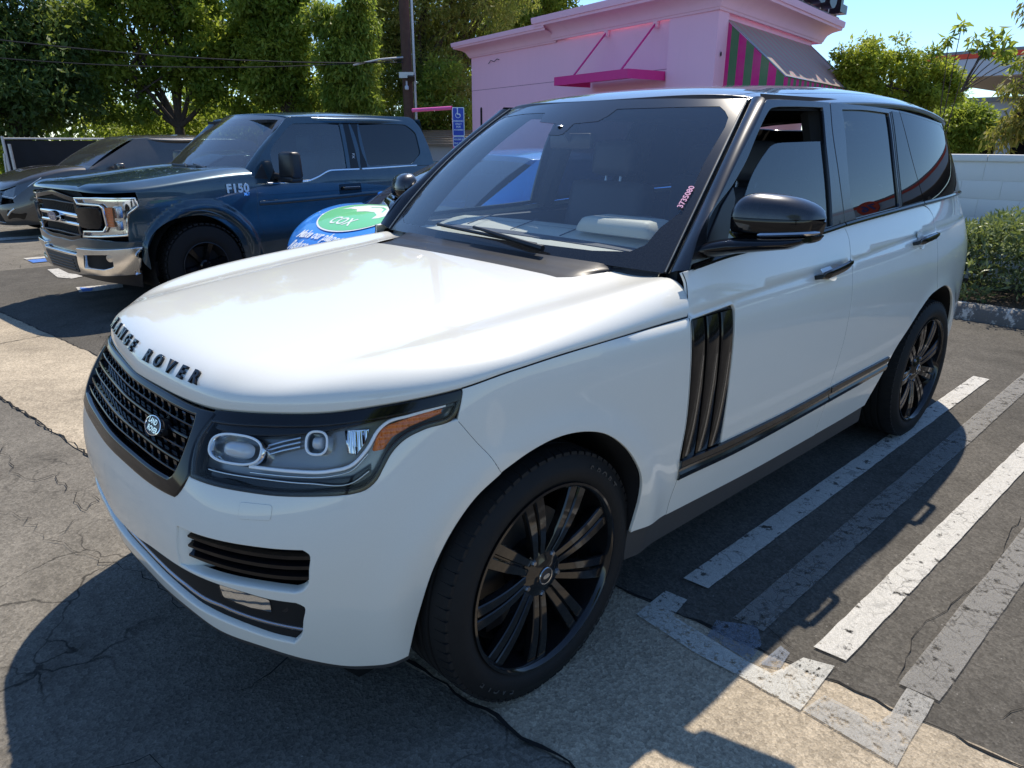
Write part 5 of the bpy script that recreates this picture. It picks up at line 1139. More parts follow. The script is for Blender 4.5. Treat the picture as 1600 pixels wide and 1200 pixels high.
def corner(o):
    # intersection of wall lines offset by o on both faces
    Mx=np.array([[A_[0],-B_[0]],[A_[1],-B_[1]]]); r=nB*o-nA*o; t=np.linalg.solve(Mx,r); return nA*o+A_*t[0]
cornice('upper_cornice',[lambda o,z:Wp(4.22+o,-3,z),lambda o,z:Wp(4.22+o,o+.05,z),lambda o,z:(*map(float,corner(o+.05)),z),lambda o,z:Wq(Bw+o+.35,o+.05,z),lambda o,z:Wq(Bw+o+.35,-4,z)],3.58,4.02)
MB().add([Wp(4.2,-.05,3.95),Wp(4.2,-3.5,3.95),Wq(Bw+.3,-3.5,3.95),Wq(Bw+.3,-.05,3.95)],[(0,1,2,3)]).build('flat_roof','flatroof',bld)
# far jamb wall beyond awning: return face
# magenta door canopy
cn=MB(); z0,z1=2.61,2.76; o1=.95; a0,a1=1.02,3.06
def boxA(mb,a0,a1,o0,o1,z0,z1): 
    V=[Wp(a,o,z) for a in (a0,a1) for o in (o0,o1) for z in (z0,z1)]; mb.add(V,[(0,1,3,2),(4,6,7,5),(0,4,5,1),(2,3,7,6),(0,2,6,4),(1,5,7,3)])
boxA(cn,a0,a1,o1-.012,o1,z0,z1); boxA(cn,a0,a0+.012,.05,o1-.012,z0,z1); boxA(cn,a1-.012,a1,.05,o1-.012,z0,z1); boxA(cn,a0+.012,a1-.012,.05,o1-.012,z0+.09,z0+.105)
can=cn.build('door_canopy','magenta',bld,20)
for a in (1.32,2.62):
    MB().tube([Wp(a,o1-.12,z1-.0),Wp(a-.0,.07,3.54)],.018,8).build('canopy_strut','magenta',can)
    MB().box(Wp(a,.06,3.54),(.05,.09,.12),rz=math.atan2(A_[1],A_[0])+math.pi/2).build('strut_bracket','pinktrim',can)
# slit opening at left end, vent hole on the pilaster
rs=[(7.27+.045*math.cos(t),2.36+.045*math.sin(t)) for t in np.linspace(0,math.pi,10)]; rs=rs+[(7.225,1.2),(7.315,1.2)]
mb=MB(); mb.add([Wp(a,.006,z) for a,z in rs],[tuple(range(len(rs)))]); mb.build('slit_window','dark',bld)
ring=[(.5+0*.0,0)]
mb=MB(); mb.add([Wq(.10+.028*math.cos(t),.074,2.95+.036*math.sin(t)) for t in np.linspace(0,2*math.pi,20,endpoint=False)],[tuple(range(20))]); mb.build('vent_hole','dark',bld)
M['wire']=mat('black_wire',(.02,.02,.02),.6)
mb=MB(); mb.tube([Wp(6.9+.0,.012,3.36),Wp(6.75,.04,3.42),Wp(6.62,.03,3.38),Wp(6.5,.03,3.43),Wp(6.42,.02,3.41)],.007,5); mb.build('wall_cable','wire',bld)
# striped awning
def stripes(name,c1,c2,w,axis=0,s2=(0,0,0)):
    m,nt,N,L,p=_mat(name); uv=N.new('ShaderNodeUVMap'); sp=N.new('ShaderNodeSeparateXYZ'); L.new(uv.outputs[0],sp.inputs[0])
    a=N.new('ShaderNodeMath'); a.operation='DIVIDE'; a.inputs[1].default_value=w; L.new(sp.outputs[0],a.inputs[0]); f=N.new('ShaderNodeMath'); f.operation='FRACT'; L.new(a.outputs[0],f.inputs[0])
    g=N.new('ShaderNodeMath'); g.operation='GREATER_THAN'; g.inputs[1].default_value=.5; L.new(f.outputs[0],g.inputs[0])
    v=coords(nt); n=noise(nt,v,3,6); cc=mixc(nt,g.outputs[0],c1,c2); cc=mixc(nt,ramp(nt,n,[(.4,0.0),(.8,.25)]),cc,(.4,.36,.30)); L.new(cc,p.inputs['Base Color']); p.inputs['Roughness'].default_value=.8
    # cloth lets some sun through
    tr=N.new('ShaderNodeBsdfTranslucent'); L.new(cc,tr.inputs[0]); mx=N.new('ShaderNodeMixShader'); mx.inputs[0].default_value=.35; L.new(p.outputs[0],mx.inputs[1]); L.new(tr.outputs[0],mx.inputs[2]); L.new(mx.outputs[0],N['Material Output'].inputs[0])
    L.new(bump(nt,noise(nt,v,160,4),.15,.003),p.inputs['Normal']); return m
M['awn']=stripes('striped_awning_cloth',(.74,.03,.30),(.10,.26,.13),.27)
M['awntop']=stripes('pale_awning_cloth',(.62,.36,.36),(.50,.50,.40),.30)  # top cloth: paler stripes than the sides and valance
def uvmesh(name,V,F,UV,m,par):
    o=mesh(name,V,F,m,par,smooth=False); l=o.data.uv_layers.new(name='UVMap')
    for poly in o.data.polygons:
        for li in poly.loop_indices: l.data[li].uv=UV[o.data.loops[li].vertex_index]
    return o
b0,b1,zt_,zb_,ot,ob=.30,4.70,3.50,2.57,.02,1.10
aw=bpy.data.objects.new('awning',None); COL.objects.link(aw); aw.parent=bld
def drop(b): return 0
nb_=28; V=[];UV=[];F=[]
for i in range(nb_):
    b=b0+(b1-b0)*i/(nb_-1)
    for j,t in enumerate((0,.5,1)): V.append(Wq(b,ot+(ob-ot)*t,zt_+(zb_-zt_)*t-.02*math.sin(math.pi*t))); UV.append((b-b0,t))
for i in range(nb_-1):
    for j in range(2): F.append((i*3+j,i*3+j+1,(i+1)*3+j+1,(i+1)*3+j))
uvmesh('awning_top',V,F,UV,'awntop',aw)
for b in (b0,b1):
    P3=[(ot,zt_),(ob,zb_),(ob,2.25),(ot,2.25)]; uvmesh('awning_side',[Wq(b,o,z) for o,z in P3],[(0,1,2,3)],[(o+.0,z) for o,z in P3],'awn',aw)
uvmesh('awning_valance',[Wq(b0,ob,zb_),Wq(b1,ob,zb_),Wq(b1,ob,2.25),Wq(b0,ob,2.25)],[(0,1,2,3)],[(0,0),(b1-b0,0),(b1-b0,1),(0,1)],'awn',aw)
MB().tube([Wq(b0,ot,zt_+.005),Wq(b0,ob,zb_+.005),Wq(b1,ob,zb_+.005),Wq(b1,ot,zt_+.005)],.014,6).build('awning_frame','silver',aw)
# black channel letters on the roof
sg=thing('roof_sign','black block channel letters standing along the roof edge of the pink building','sign',tuple(float(v) for v in (C0+B_*3.7+nB*.25))+(4.02,))
xs=0
dirx=np.array([*(-B_),0.0]); dirx/=np.linalg.norm(dirx)
for i,ch in enumerate('HOUSE'):
    o=text3d('letter',ch,1.05,'signblack',sg,.20,.004,font_bold=.030); b=-1.55+.0+i*.62
    # reads from the street side (+nB)
    xd=Vector((B_[0],B_[1],0)).normalized(); yd=Vector((0,0,1)); zd=xd.cross(yd)
    o.matrix_local=frame_mat(xd,yd,zd,Vector((float(B_[0]*(-1.5+i*.74)),float(B_[1]*(-1.5+i*.74)),.46)))
M['steel']=mat('galvanised',(.45,.46,.47),.45,.8,var=.15,bmp=.1)
mb=MB(); mb.tube([(float(B_[0]*-1.9),float(B_[1]*-1.9),.08),(float(B_[0]*1.9),float(B_[1]*1.9),.08)],.02,6)
for i in range(7):
    b=-1.6+i*.55; mb.tube([(float(B_[0]*b),float(B_[1]*b),-.02),(float(B_[0]*b),float(B_[1]*b),.3)],.012,6)
mb.build('sign_rail','steel',sg)
# ================================================================ block wall behind the hedge
M['bwall']=masonry('white_block_wall',(.78,.77,.74),.05,.2,40,.05)
wl=thing('block_wall','white painted block boundary wall behind the hedge with a capping course','wall',(-8.15,1.5,0))
# blocks laid one by one with recessed joints
blk=MB().box((0,0,0),(.19,.392,.192),bev=.004); bo=blk.build('block','bwall',wl,30); bo.location=(0,-4.0,.1)
ys=[-4.0+.396*i for i in range(30)]; first=True
for r_ in range(7):
    for i,y in enumerate(ys):
        yy=y+(.198 if r_%2 else 0)
        if first: bo.location=(0,yy,.1+.196*r_); first=False; continue
        o=bo.copy(); COL.objects.link(o); o.parent=wl; o.location=(rng.uniform(-.0012,.0012),yy,.1+.196*r_)
MB().box((0,1.85,.70),(.176,12.0,1.38)).build('mortar_core','bwall',wl)
cap0=None
for i in range(20):
    if cap0 is None: cap0=MB().box((0,0,0),(.24,.592,.07),bev=.006).build('cap_stone','bwall',wl,30); o=cap0
    else: o=cap0.copy(); COL.objects.link(o); o.parent=wl
    o.location=(0,-3.9+.597*i,1.42)
# ================================================================ petrol station canopy beyond
M['canopywhite']=masonry('canopy_fascia_white',(.50,.55,.62),.03,.03,30,.03); M['canopyred']=mat('red_fascia_band',(.68,.07,.03),.45,var=.05); M['soffit']=mat('beige_soffit',(.50,.42,.33),.7,var=.06)
M['greyband']=mat('grey_fascia',(.22,.23,.25),.6,var=.05)
gs_=thing('station_canopy','fuel station canopy with white fascia and red stripe seen beyond the wall','canopy',(-19,-6.0,0))
def slab(name,x0,x1,y0,y1,z0,z1,m,par): return MB().box(((x0+x1)/2,(y0+y1)/2,(z0+z1)/2),(x1-x0,y1-y0,z1-z0)).build(name,m,par,20)
CX0,CX1=-35.5,-50
fas=MB().box((-42.75,13.5,4.62),(14.5,48.8,.72)).build('fascia_panel','canopywhite',gs_,20); 
MB().box((-42.75,13.5,5.09),(14.56,48.86,.20)).build('red_band','canopyred',gs_,20); MB().box((-42.75,13.5,5.25),(14.5,48.8,.12)).build('fascia_cap','greyband',gs_,20)
MB().box((-42.75,13.5,4.245),(14.2,48.5,.03)).build('soffit','soffit',gs_,20)
for y in (-3,10,24): MB().box((-42.7,y,2.1),(.5,.5,4.26),bev=.02).build('canopy_column','canopywhite',gs_)
for o in gs_.children: o.location=(19,6,0)
dsc=MB().lathe([(0,.06),(.62,.06),(.66,.03),(.66,0)],48,Matrix.Translation((-35.42+19,13.6+6,4.78))@Matrix.Rotation(math.pi/2,4,'Y')).build('round_sign','canopyred',gs_,30)
M['blueletter']=mat('navy_sign_letter',(.03,.06,.25),.4,var=.05)
o=text3d('sign_number','76',.85,'blueletter',dsc,.02,font_bold=.02); o.matrix_local=frame_mat(Vector((0,1,0)),Vector((0,0,1)),Vector((1,0,0)),Vector((-35.34+19,13.6+6,4.74)))
kb=thing('station_kiosk','low grey and white station shop building beyond the canopy','building',(-52,2,0))
MB().box((0,0,1.9),(8,34,3.8)).build('wall','canopywhite',kb,20); MB().box((4.03,0,2.35),(.08,34,.55)).build('grey_band','greyband',kb,20); MB().box((0,0,3.9),(8.5,34.5,.25)).build('roof_edge','greyband',kb,20)
for i in range(9):
    y=-14+i*3.4; w_=MB().box((4.06,y,1.2),(.06,2.6,1.5)).build('window','tint2' if False else 'gloss',kb,20)
# ================================================================ vegetation
def leafmat(name,c1,c2,tr=.35,rough=.5):
    m,nt,N,L,p=_mat(name); v=coords(nt); at=N.new('ShaderNodeAttribute'); at.attribute_name='tone'; at.attribute_type='GEOMETRY'
    n=noise(nt,v,.9,3); c=mixc(nt,at.outputs['Fac'],c1,c2); c=mixc(nt,.35,c,ramp(nt,n,[(.3,.3),(.7,.75)]),'OVERLAY')
    L.new(c,p.inputs['Base Color']); p.inputs['Roughness'].default_value=rough; p.inputs['Specular IOR Level'].default_value=.4
    t=N.new('ShaderNodeBsdfTranslucent'); c2_=mixc(nt,.6,c,(.25,.30,.03)); L.new(c2_,t.inputs[0]); mx=N.new('ShaderNodeMixShader'); mx.inputs[0].default_value=tr
    L.new(p.outputs[0],mx.inputs[1]); L.new(t.outputs[0],mx.inputs[2]); L.new(mx.outputs[0],N['Material Output'].inputs[0]); return m
M['leafdark']=leafmat('dark_leaves',(.06,.11,.035),(.18,.27,.07),.5); M['leafmid']=leafmat('mid_green_leaves',(.17,.27,.04),(.52,.58,.09),.66)
M['leaflight']=leafmat('light_green_leaves',(.20,.31,.05),(.50,.57,.09),.62); M['leafyellow']=leafmat('yellow_green_leaves',(.26,.34,.04),(.58,.60,.06),.58)
M['leafolive']=leafmat('olive_leaves',(.10,.15,.06),(.32,.38,.20),.35,.4); M['leafrust']=leafmat('green_and_rust_leaves',(.13,.18,.04),(.50,.36,.09),.52)
M['leafconifer']=leafmat('feathery_leaves',(.15,.20,.05),(.55,.52,.14),.62)
M['bark']=mat('brown_bark',(.075,.055,.042),.9,var=.4,vscale=14,bmp=.8,bscale=35,bdist=.02)
def leaves(name,centres,radii,n,size,m,parent=None,aspect=.45,tones=None,droop=.3,seed=1,kind=None,normal_up=.3):
    """n leaf blades scattered in clumps round the given centres"""
    r=np.random.default_rng(seed); k=len(centres); idx=r.integers(0,k,n)
    d=r.normal(size=(n,3)); d/=np.linalg.norm(d,axis=1,keepdims=True); rad=np.asarray(radii)[idx]*(r.random(n)**.45); 
    sc=np.array([1,1,.75]); C=np.asarray(centres)[idx]+d*rad[:,None]*sc
    a=r.normal(size=(n,3))+d*.7; a[:,2]-=droop*2; a/=np.linalg.norm(a,axis=1,keepdims=True)
    u=r.normal(size=(n,3)); u[:,2]+=normal_up*3; b=np.cross(a,u); b/=np.linalg.norm(b,axis=1,keepdims=True)+1e-9; nn=np.cross(a,b)
    s=size*(.6+.8*r.random(n))[:,None]; w=s*aspect
    V=np.stack([C,C+a*s*.45+b*w*.5+nn*s*.06,C+a*s*1.0-nn*s*.12,C+a*s*.45-b*w*.5+nn*s*.06],1).reshape(-1,3)
    me=bpy.data.meshes.new(name); me.vertices.add(4*n); me.vertices.foreach_set('co',V.astype(np.float32).ravel())
    me.loops.add(4*n); me.loops.foreach_set('vertex_index',np.arange(4*n,dtype=np.int32)); me.polygons.add(n)
    me.polygons.foreach_set('loop_start',np.arange(0,4*n,4,dtype=np.int32)); me.polygons.foreach_set('loop_total',np.full(n,4,dtype=np.int32))
    me.update(calc_edges=True)
    ct=r.random(k)*.7 if tones is None else np.asarray(tones); t=np.clip(ct[idx]+r.normal(size=n)*.18,0,1)
    at=me.attributes.new('tone','FLOAT','FACE'); at.data.foreach_set('value',t.astype(np.float32))
    o=link(name,me,m,parent,kind); return o
def crown_clumps(blobs,n,seed=1,rc=(.25,.5),shell=.55):
    r=np.random.default_rng(seed); vol=np.array([b[3]*b[4]*b[5] for b in blobs])**.8; vol/=vol.sum(); idx=r.choice(len(blobs),n,p=vol)
    d=r.normal(size=(n,3)); d/=np.linalg.norm(d,axis=1,keepdims=True); q=(shell+(1-shell)*r.random(n)); q=np.where(r.random(n)<.25,r.random(n)*.8,q)
    B=np.array(blobs)[idx]; C=B[:,:3]+d*q[:,None]*B[:,3:6]; return C,r.uniform(*rc,n)
def limb(mb,a,b,r0,r1,seed=0,seg=7,bend=.12):
    rr_=random.Random(seed); a=Vector(a); b=Vector(b); L=(b-a).length; P=[]; off=Vector((0,0,0))
    for i in range(seg+1):
        t=i/seg; P.append(a.lerp(b,t)+off*math.sin(math.pi*t)); off+=Vector((rr_.uniform(-1,1),rr_.uniform(-1,1),rr_.uniform(-.3,.6)))*bend*L/seg
    mb.tube(P,0,8,rr=[r0+(r1-r0)*i/seg for i in range(seg+1)]); return P
def tree(name,label,pos,trunk_h,tr,blobs,m,nclump,nleaf,size,seed,rc=(.3,.55),aspect=.45,group=None,droop=.3,limbs=8,lean=(0,0),shell=.5,fork=None):
    T=thing(name,label,'tree',pos,0,group); r=random.Random(seed); mb=MB(); top=(lean[0],lean[1],trunk_h)
    limb(mb,(0,0,-.1),top,tr,tr*.72,seed,6,.06)
    C,R_=crown_clumps(blobs,nclump,seed,rc,shell)
    bs=sorted(range(len(blobs)),key=lambda i:-blobs[i][3])[:limbs]
    for i,bi in enumerate(bs):
        b=blobs[bi]; P=limb(mb,top,(b[0],b[1],b[2]),tr*.42,tr*.14,seed*7+i,7,.16)
        for j in range(5):
            q=C[r.randrange(len(C))] if r.random()<.3 else C[np.argmin(np.linalg.norm(C-np.array([b[0]+r.uniform(-b[3],b[3]),b[1]+r.uniform(-b[4],b[4]),b[2]+r.uniform(-b[5],b[5])]),axis=1))]
            limb(mb,P[r.randrange(2,7)],q,tr*.16,tr*.03,seed*11+i*5+j,5,.12)
    mb.build('trunk','bark',T,60); leaves('crown',C,R_,nleaf,size,m,T,aspect,seed=seed,droop=droop); return T
fwd=np.array([-.6695,-.7428]); rgt=np.array([-.7428,.6695])
def at(px,D): q=np.array([1.2298,2.1526])+D*(fwd+rgt*(px-800)/1149); return (float(q[0]),float(q[1]),0.0)
def zz(py,D): return 1.583+(222-py)/1149*D*1.0
def lb(px,py,D,pos,rx,rz,ry=None):   # crown blob given by what it covers as seen from the lot, local to pos
    q=at(px,D); return (q[0]-pos[0],q[1]-pos[1],zz(py,D),rx,ry or rx,rz)
g_='trees behind the parking lot'
p=at(283,22); tree('broadleaf_tree','green broadleaf tree whose forked trunk shows above the pickup bonnet',p,2.0,.19,
  [lb(x,y,d,p,a,b) for x,y,d,a,b in ((170,60,21,1.15,.9),(215,20,22,1.1,.8),(300,20,22,1.3,.9),(360,60,22,1.2,.9),(400,110,22,.9,.9),(250,85,22.5,.9,.6),(300,110,21.5,.8,.5),(265,130,21.6,.5,.4),(330,150,21.6,.6,.4),(280,45,21.8,1.1,.7),(230,130,22,.6,.4),(350,80,21.8,.9,.6),(345,120,22,.8,.6),(170,120,21,1.0,.75),(200,170,21.5,.9,.6),(330,-30,22,1.6,.8),(180,-30,22,1.5,.8),(390,170,22.5,.8,.45))],'leafmid',560,46000,.15,11,(.22,.45),.5,g_,limbs=9)
p=at(455,21); tree('broadleaf_tree','leafy green tree with upright crown left of the gap of sky',p,2.2,.17,
  [lb(x,y,d,p,a,b) for x,y,d,a,b in ((430,40,21,.9,1.0),(460,20,21,.85,1.0),(450,90,21,.85,.9),(430,140,21,.8,.7),(470,150,21,.7,.8),(440,-30,21,1.0,.8),(480,70,20.5,.45,.9))],'leafmid',400,34000,.15,12,(.2,.42),.42,g_)
p=at(545,20); tree('pepper_tree','bright light green tree with drooping foliage right of the gap of sky',p,1.8,.14,
  [lb(x,y,d,p,a,b) for x,y,d,a,b in ((535,90,20,.65,.8),(565,60,20,.55,.8),(560,130,20,.7,.8),(530,150,20,.55,.6),(575,160,19.7,.4,.6),(520,50,20,.45,.5),(570,30,20,.35,.45))],'leaflight',230,20000,.15,13,(.18,.36),.32,g_,droop=.8)
p=at(35,19); tree('dark_evergreen_tree','dark dense evergreen tree filling the left edge behind the black fence',p,2.2,.3,
  [lb(x,y,d,p,a,b) for x,y,d,a,b in ((-60,80,19,1.6,1.6),(20,40,19,1.6,1.4),(80,90,19.5,1.2,1.4),(60,160,19,1.3,.9),(-20,170,18.5,1.4,.9),(110,160,20,1.1,.8),(40,-40,19,1.7,1.0),(130,60,20,.7,1.2),(-80,0,18,1.5,1.3),(0,110,18,1.0,1.0))],'leafdark',520,42000,.16,14,(.3,.55),.4,g_)
p=at(660,24); tree('feathery_tree','large olive green feathery tree behind the utility pole',p,2.4,.3,
  [lb(x,y,d,p,a,b) for x,y,d,a,b in ((610,40,24,1.2,1.3),(670,20,24,1.6,1.4),(740,40,24.5,1.4,1.2),(620,120,24,1.2,1.0),(680,110,24,1.3,1.1),(710,150,24,1.0,.9),(640,180,24,1.1,.7),(780,10,25,1.3,.9),(600,-10,24,1.0,.9),(700,-40,24,1.8,1.0),(760,90,25,.9,.7))],'leafconifer',760,66000,.15,15,(.22,.48),.22,g_,limbs=11)
p=at(690,22.5); tree('leafy_shrub_tree','low bright green leafy tree under the feathery one beside the pink wall',p,1.2,.10,
  [lb(x,y,d,p,a,b) for x,y,d,a,b in ((690,130,22.5,.6,.5),(670,165,22.5,.8,.5),(715,175,22.5,.6,.5),(650,190,22.5,.7,.4),(700,200,22.5,.8,.4))],'leaflight',130,10000,.13,16,(.2,.4),.4,g_)
p=at(850,30); tree('dark_evergreen_tree','tall tree tops showing over the low roof of the pink building',p,3.5,.3,
  [lb(x,y,d,p,a,b) for x,y,d,a,b in ((800,5,30,1.3,1.2),(850,0,30,1.4,1.1),(830,40,30,1.4,.9),(870,25,30,.7,.6),(780,50,30,1.4,1.0))],'leafmid',200,15000,.2,17,(.3,.55),.4,g_)
# far dark mass of garden growth behind
r=np.random.default_rng(3); cs=[];rs=[]
for px in np.arange(-260,760,9):
    D=r.uniform(25,29); q=at(px,D)
    for k in range(4):
        hh=r.uniform(.3,3.4 if 470<px<580 else (2.5 if 200<px<320 else 5.4)); cs.append((q[0]+r.uniform(-.6,.6),q[1]+r.uniform(-.6,.6),hh)); rs.append(r.uniform(.5,.95))
hm=leaves('hedge_mass',cs,rs,46000,.24,'leafmid',None,.5,seed=5,kind='stuff'); tag(hm,'dark mass of garden foliage behind the trees and fence','foliage')
cs=[];rs=[]
for px in np.arange(140,600,7):
    D=r.uniform(22.5,24.5); q=at(px,D)
    for k in range(3): cs.append((q[0],q[1],r.uniform(.6,2.7))); rs.append(r.uniform(.35,.7))
hm=leaves('shrub_mass',cs,rs,20000,.15,'leafmid',None,.4,seed=6,kind='stuff'); tag(hm,'tangled green shrubs growing under the trees','shrubs')
# right-hand side
g2='shrubs and trees behind the block wall'
p=at(1390,15); tree('yellow_green_tree','bright yellow-green tree with rounded clipped crown behind the suv roof',p,1.2,.12,
  [lb(x,y,d,p,a,b) for x,y,d,a,b in ((1330,110,15,.5,.5),(1370,100,15,.45,.45),(1410,120,15,.5,.5),(1450,130,15,.5,.42),(1350,160,15.3,.7,.6),(1420,170,15.3,.8,.6),(1470,150,15.2,.35,.4),(1380,210,15.3,.9,.5),(1320,150,15,.5,.6),(1378,84,15,.12,.16),(1435,100,15.1,.15,.2),(1310,125,15.1,.3,.4))],'leafyellow',330,34000,.085,21,(.12,.25),.42,g2)
p=at(1500,13.5); tree('citrus_tree','small round mid-green tree right of the yellow-green one above the wall',p,1.2,.08,
  [lb(x,y,d,p,a,b) for x,y,d,a,b in ((1490,190,13.5,.42,.30),(1515,185,13.5,.34,.28),(1500,220,13.5,.45,.28),(1470,215,13.7,.4,.3),(1530,205,13.5,.25,.2))],'leafmid',140,14000,.085,22,(.12,.24),.45,g2)
# plumeria-like stalks
p=at(1468,12.5); T=thing('sparse_sapling','thin bare-stemmed sapling with leaf tufts standing against the sky','tree',p,0,g2); mb=MB(); cs=[];rs=[]
for i,(px,py) in enumerate(((1452,76),(1468,58),(1490,76))):
    q=at(px,12.5); e=(q[0]-p[0],q[1]-p[1],zz(py,12.5)); limb(mb,(0.0,0.0,.1),e,.013,.006,40+i,6,.05); cs.append(e); rs.append(.09)
for i,(px,py) in enumerate(((1520,66),(1512,82),(1540,92),(1532,78),(1508,90),(1555,100),(1562,110))):
    q=at(px,12.3); e=(q[0]-p[0],q[1]-p[1],zz(py,12.3)); limb(mb,(.1,.2,zz(150,12.4)),e,.012,.005,60+i,6,.12); cs.append(e); rs.append(.12)
mb.build('branches','bark',T,60,kind='stuff'); leaves('leaf_tuft',cs,rs,260,.15,'leafmid',T,.34,seed=9,droop=.5)
p=at(1640,9.6); tree('willowy_tree','willowy tree with green and rusty leaves hanging in from the right edge',p,2.0,.10,
  [lb(x,y,d,p,a,b) for x,y,d,a,b in ((1590,20,9.6,.30,.22),(1575,60,9.6,.2,.14),(1600,100,9.6,.28,.25),(1580,150,9.6,.24,.22),(1595,200,9.6,.30,.24),(1640,60,9.6,.5,.5),(1640,160,9.6,.5,.5),(1560,30,9.5,.16,.10),(1560,215,9.7,.22,.10),(1700,100,9.8,.7,.8),(1580,180,9.6,.26,.16))],'leafrust',230,11500,.10,23,(.08,.2),.24,g2,droop=1.0)
# oleander-like hedge
hd_=thing('clipped_hedge','loose grey-green hedge growing between the kerb and the white wall','hedge',(-7.1,1.5,.1)); r=np.random.default_rng(8); cs=[];rs=[]
for i in range(1500):
    y=r.uniform(-2.6,8.5); x=r.uniform(-.62,.66); z=r.uniform(.0,.98) if r.random()<.5 else .56+r.normal()*.08; 
    top=.64+.07*math.sin(y*2.1)+.05*math.sin(y*5.3); z=min(z,top); cs.append((x*(1-.15*z),y-1.5,z)); rs.append(r.uniform(.10,.2))
leaves('foliage',cs,rs,60000,.075,'leafolive',hd_,.26,seed=10,droop=-.35,normal_up=0)
mb=MB()
for i in range(60): y=r.uniform(-2.5,8.4)-1.5; x=r.uniform(-.4,.4); limb(mb,(x,y,0),(x+r.uniform(-.25,.25),y+r.uniform(-.25,.25),r.uniform(.4,.62)),.010,.004,i,5,.1)
mb.build('stem_mass','bark',hd_,60,kind='stuff')
# trees behind the photographer: seen only in reflections
p=(7,9,0); tree('street_tree','tall street tree standing behind the photographer',p,2.6,.2,[(0,0,4.4,2.0,2.0,1.4),(1.2,.5,5.4,1.6,1.6,1.2),(-1.1,-.3,5.2,1.4,1.4,1.1)],'leafmid',160,12000,.22,31,(.35,.6),.45)
p=(-24,16,0); T=thing('palm_tree','palm tree standing by the fuel station','palm',p); mb=MB(); limb(mb,(0,0,0),(.3,.2,6.2),.20,.15,3,8,.03); mb.build('trunk','bark',T,60)
mb=MB(); rg=random.Random(2)
for k in range(26):
    a=rg.uniform(0,6.28); el=rg.uniform(-.5,1.1); P=[Vector((.3+math.cos(a)*t*math.cos(el)*2.0,.2+math.sin(a)*t*math.cos(el)*2.0,6.2+math.sin(el)*t*1.8-1.3*t*t)) for t in np.linspace(0,1,7)]
    for i in range(6):
        d=(P[i+1]-P[i]); sx=Vector((-math.sin(a),math.cos(a),0))*(.30*math.sin(math.pi*(i+.7)/7.2)); mb.add([P[i]-sx+Vector((0,0,-.12)),P[i],P[i+1],P[i+1]-sx*.9+Vector((0,0,-.12))],[(0,1,2,3)]); mb.add([P[i]+sx+Vector((0,0,-.12)),P[i],P[i+1],P[i+1]+sx*.9+Vector((0,0,-.12))],[(0,1,2,3)])
mb.build('fronds','leafolive',T,60)
# ================================================================ fence with black windscreen cloth
M['cloth']=mat('black_mesh_cloth',(.012,.013,.016),.85,var=.4,vscale=3,bmp=.3,bscale=400)
def fence(a,b,h=1.66):
    a=Vector(a);b=Vector(b);L=(b-a).length; d=(b-a).normalized(); n=Vector((-d.y,d.x,0)); F=thing('chain_link_fence','chain-link fence covered in wrinkled black cloth at the left edge','fence',tuple(a),math.atan2(d.y,d.x))
    nx,nz=int(L/.06),24; V=[];r2=random.Random(3)
    for i in range(nx+1):
        for j in range(nz+1):
            x=L*i/nx; z=.04+(h-.08)*j/nz; w=.02*math.sin(x*3.1+z*2.2)+.012*math.sin(x*7.3-z*5)+.008*math.sin(x*15+z*9)
            V.append((x,w,z))
    mesh('cloth_screen',V,[(i*(nz+1)+j,(i+1)*(nz+1)+j,(i+1)*(nz+1)+j+1,i*(nz+1)+j+1) for i in range(nx) for j in range(nz)],'cloth',F)
    k=int(L/2.4)
    for i in range(k+1): MB().tube([(i*2.4,-.06,0),(i*2.4,-.06,h+.05)],.03,8).build('post','steel',F)
    MB().tube([(0,-.03,h),(L,-.03,h)],.021,8).build('top_rail','steel',F)
    mb=MB()
    for i in range(int(L/.1)): x=i*.1; mb.tube([(x,0,h-.02),(x+.03,-.01,h+.045),(x+.055,0,h-.02)],.004,4)
    mb.build('wire_ends','steel',F,kind='stuff')
pa=at(-330,13.0); pb=at(4,16.2); pc=at(330,19)
fence(at(4,16.2),at(330,19.5)); 
gt=thing('leaning_frame','galvanised gate frame leaning at the left end of the fence','gate',at(2,15.9)); MB().tube([(0,0,1.35),(.10,-.05,.0)],.022,8).tube([(-.12,.1,1.55),(-.12,.1,0)],.03,8).tube([(-.12,.1,1.0),(.03,0,.9)],.015,6).build('frame','steel',gt)
# ================================================================ utility pole, cables, house, pink frame, sign
M['polewood']=mat('dark_weathered_pole',(.085,.045,.032),.85,var=.4,vscale=8,bmp=.5,bscale=30)
up_=thing('utility_pole','brown wooden utility pole with grey conduit and floodlight box','pole',at(641,18.5))
MB().tube([(0,0,0),(0,0,3),(0,0,9)],0,14,rr=[.135,.125,.105]).build('pole','polewood',up_,60)
q=rgt*.175; MB().tube([(float(q[0]),float(q[1]),0),(float(q[0]),float(q[1]),9)],.032,8).build('conduit','steel',up_,60)
for z in (1.9,2.75,3.6,4.6): MB().tube([(0,0,z),(float(q[0]),float(q[1]),z)],.012,6).build('conduit_strap','steel',up_)
tq=-fwd*.15; MB().box((float(tq[0]),float(tq[1]),3.12),(.34,.10,.13),rz=math.atan2(rgt[1],rgt[0])).build('floodlight','steel',up_,30)
tq=-fwd*.2+rgt*.12; MB().box((float(tq[0]),float(tq[1]),3.05),(.16,.12,.12),rx=.4,rz=math.atan2(rgt[1],rgt[0])).build('lamp_head','gloss',up_,30)
tq=-fwd*.17; MB().lathe([(0,-.05),(.045,-.03),(.05,.03),(.03,.06),(0,.06)],12,Matrix.Translation((float(tq[0]),float(tq[1]),2.83))).box((float(tq[0]),float(tq[1]),2.93),(.03,.03,.12)).build('camera','canopywhite',up_,40)
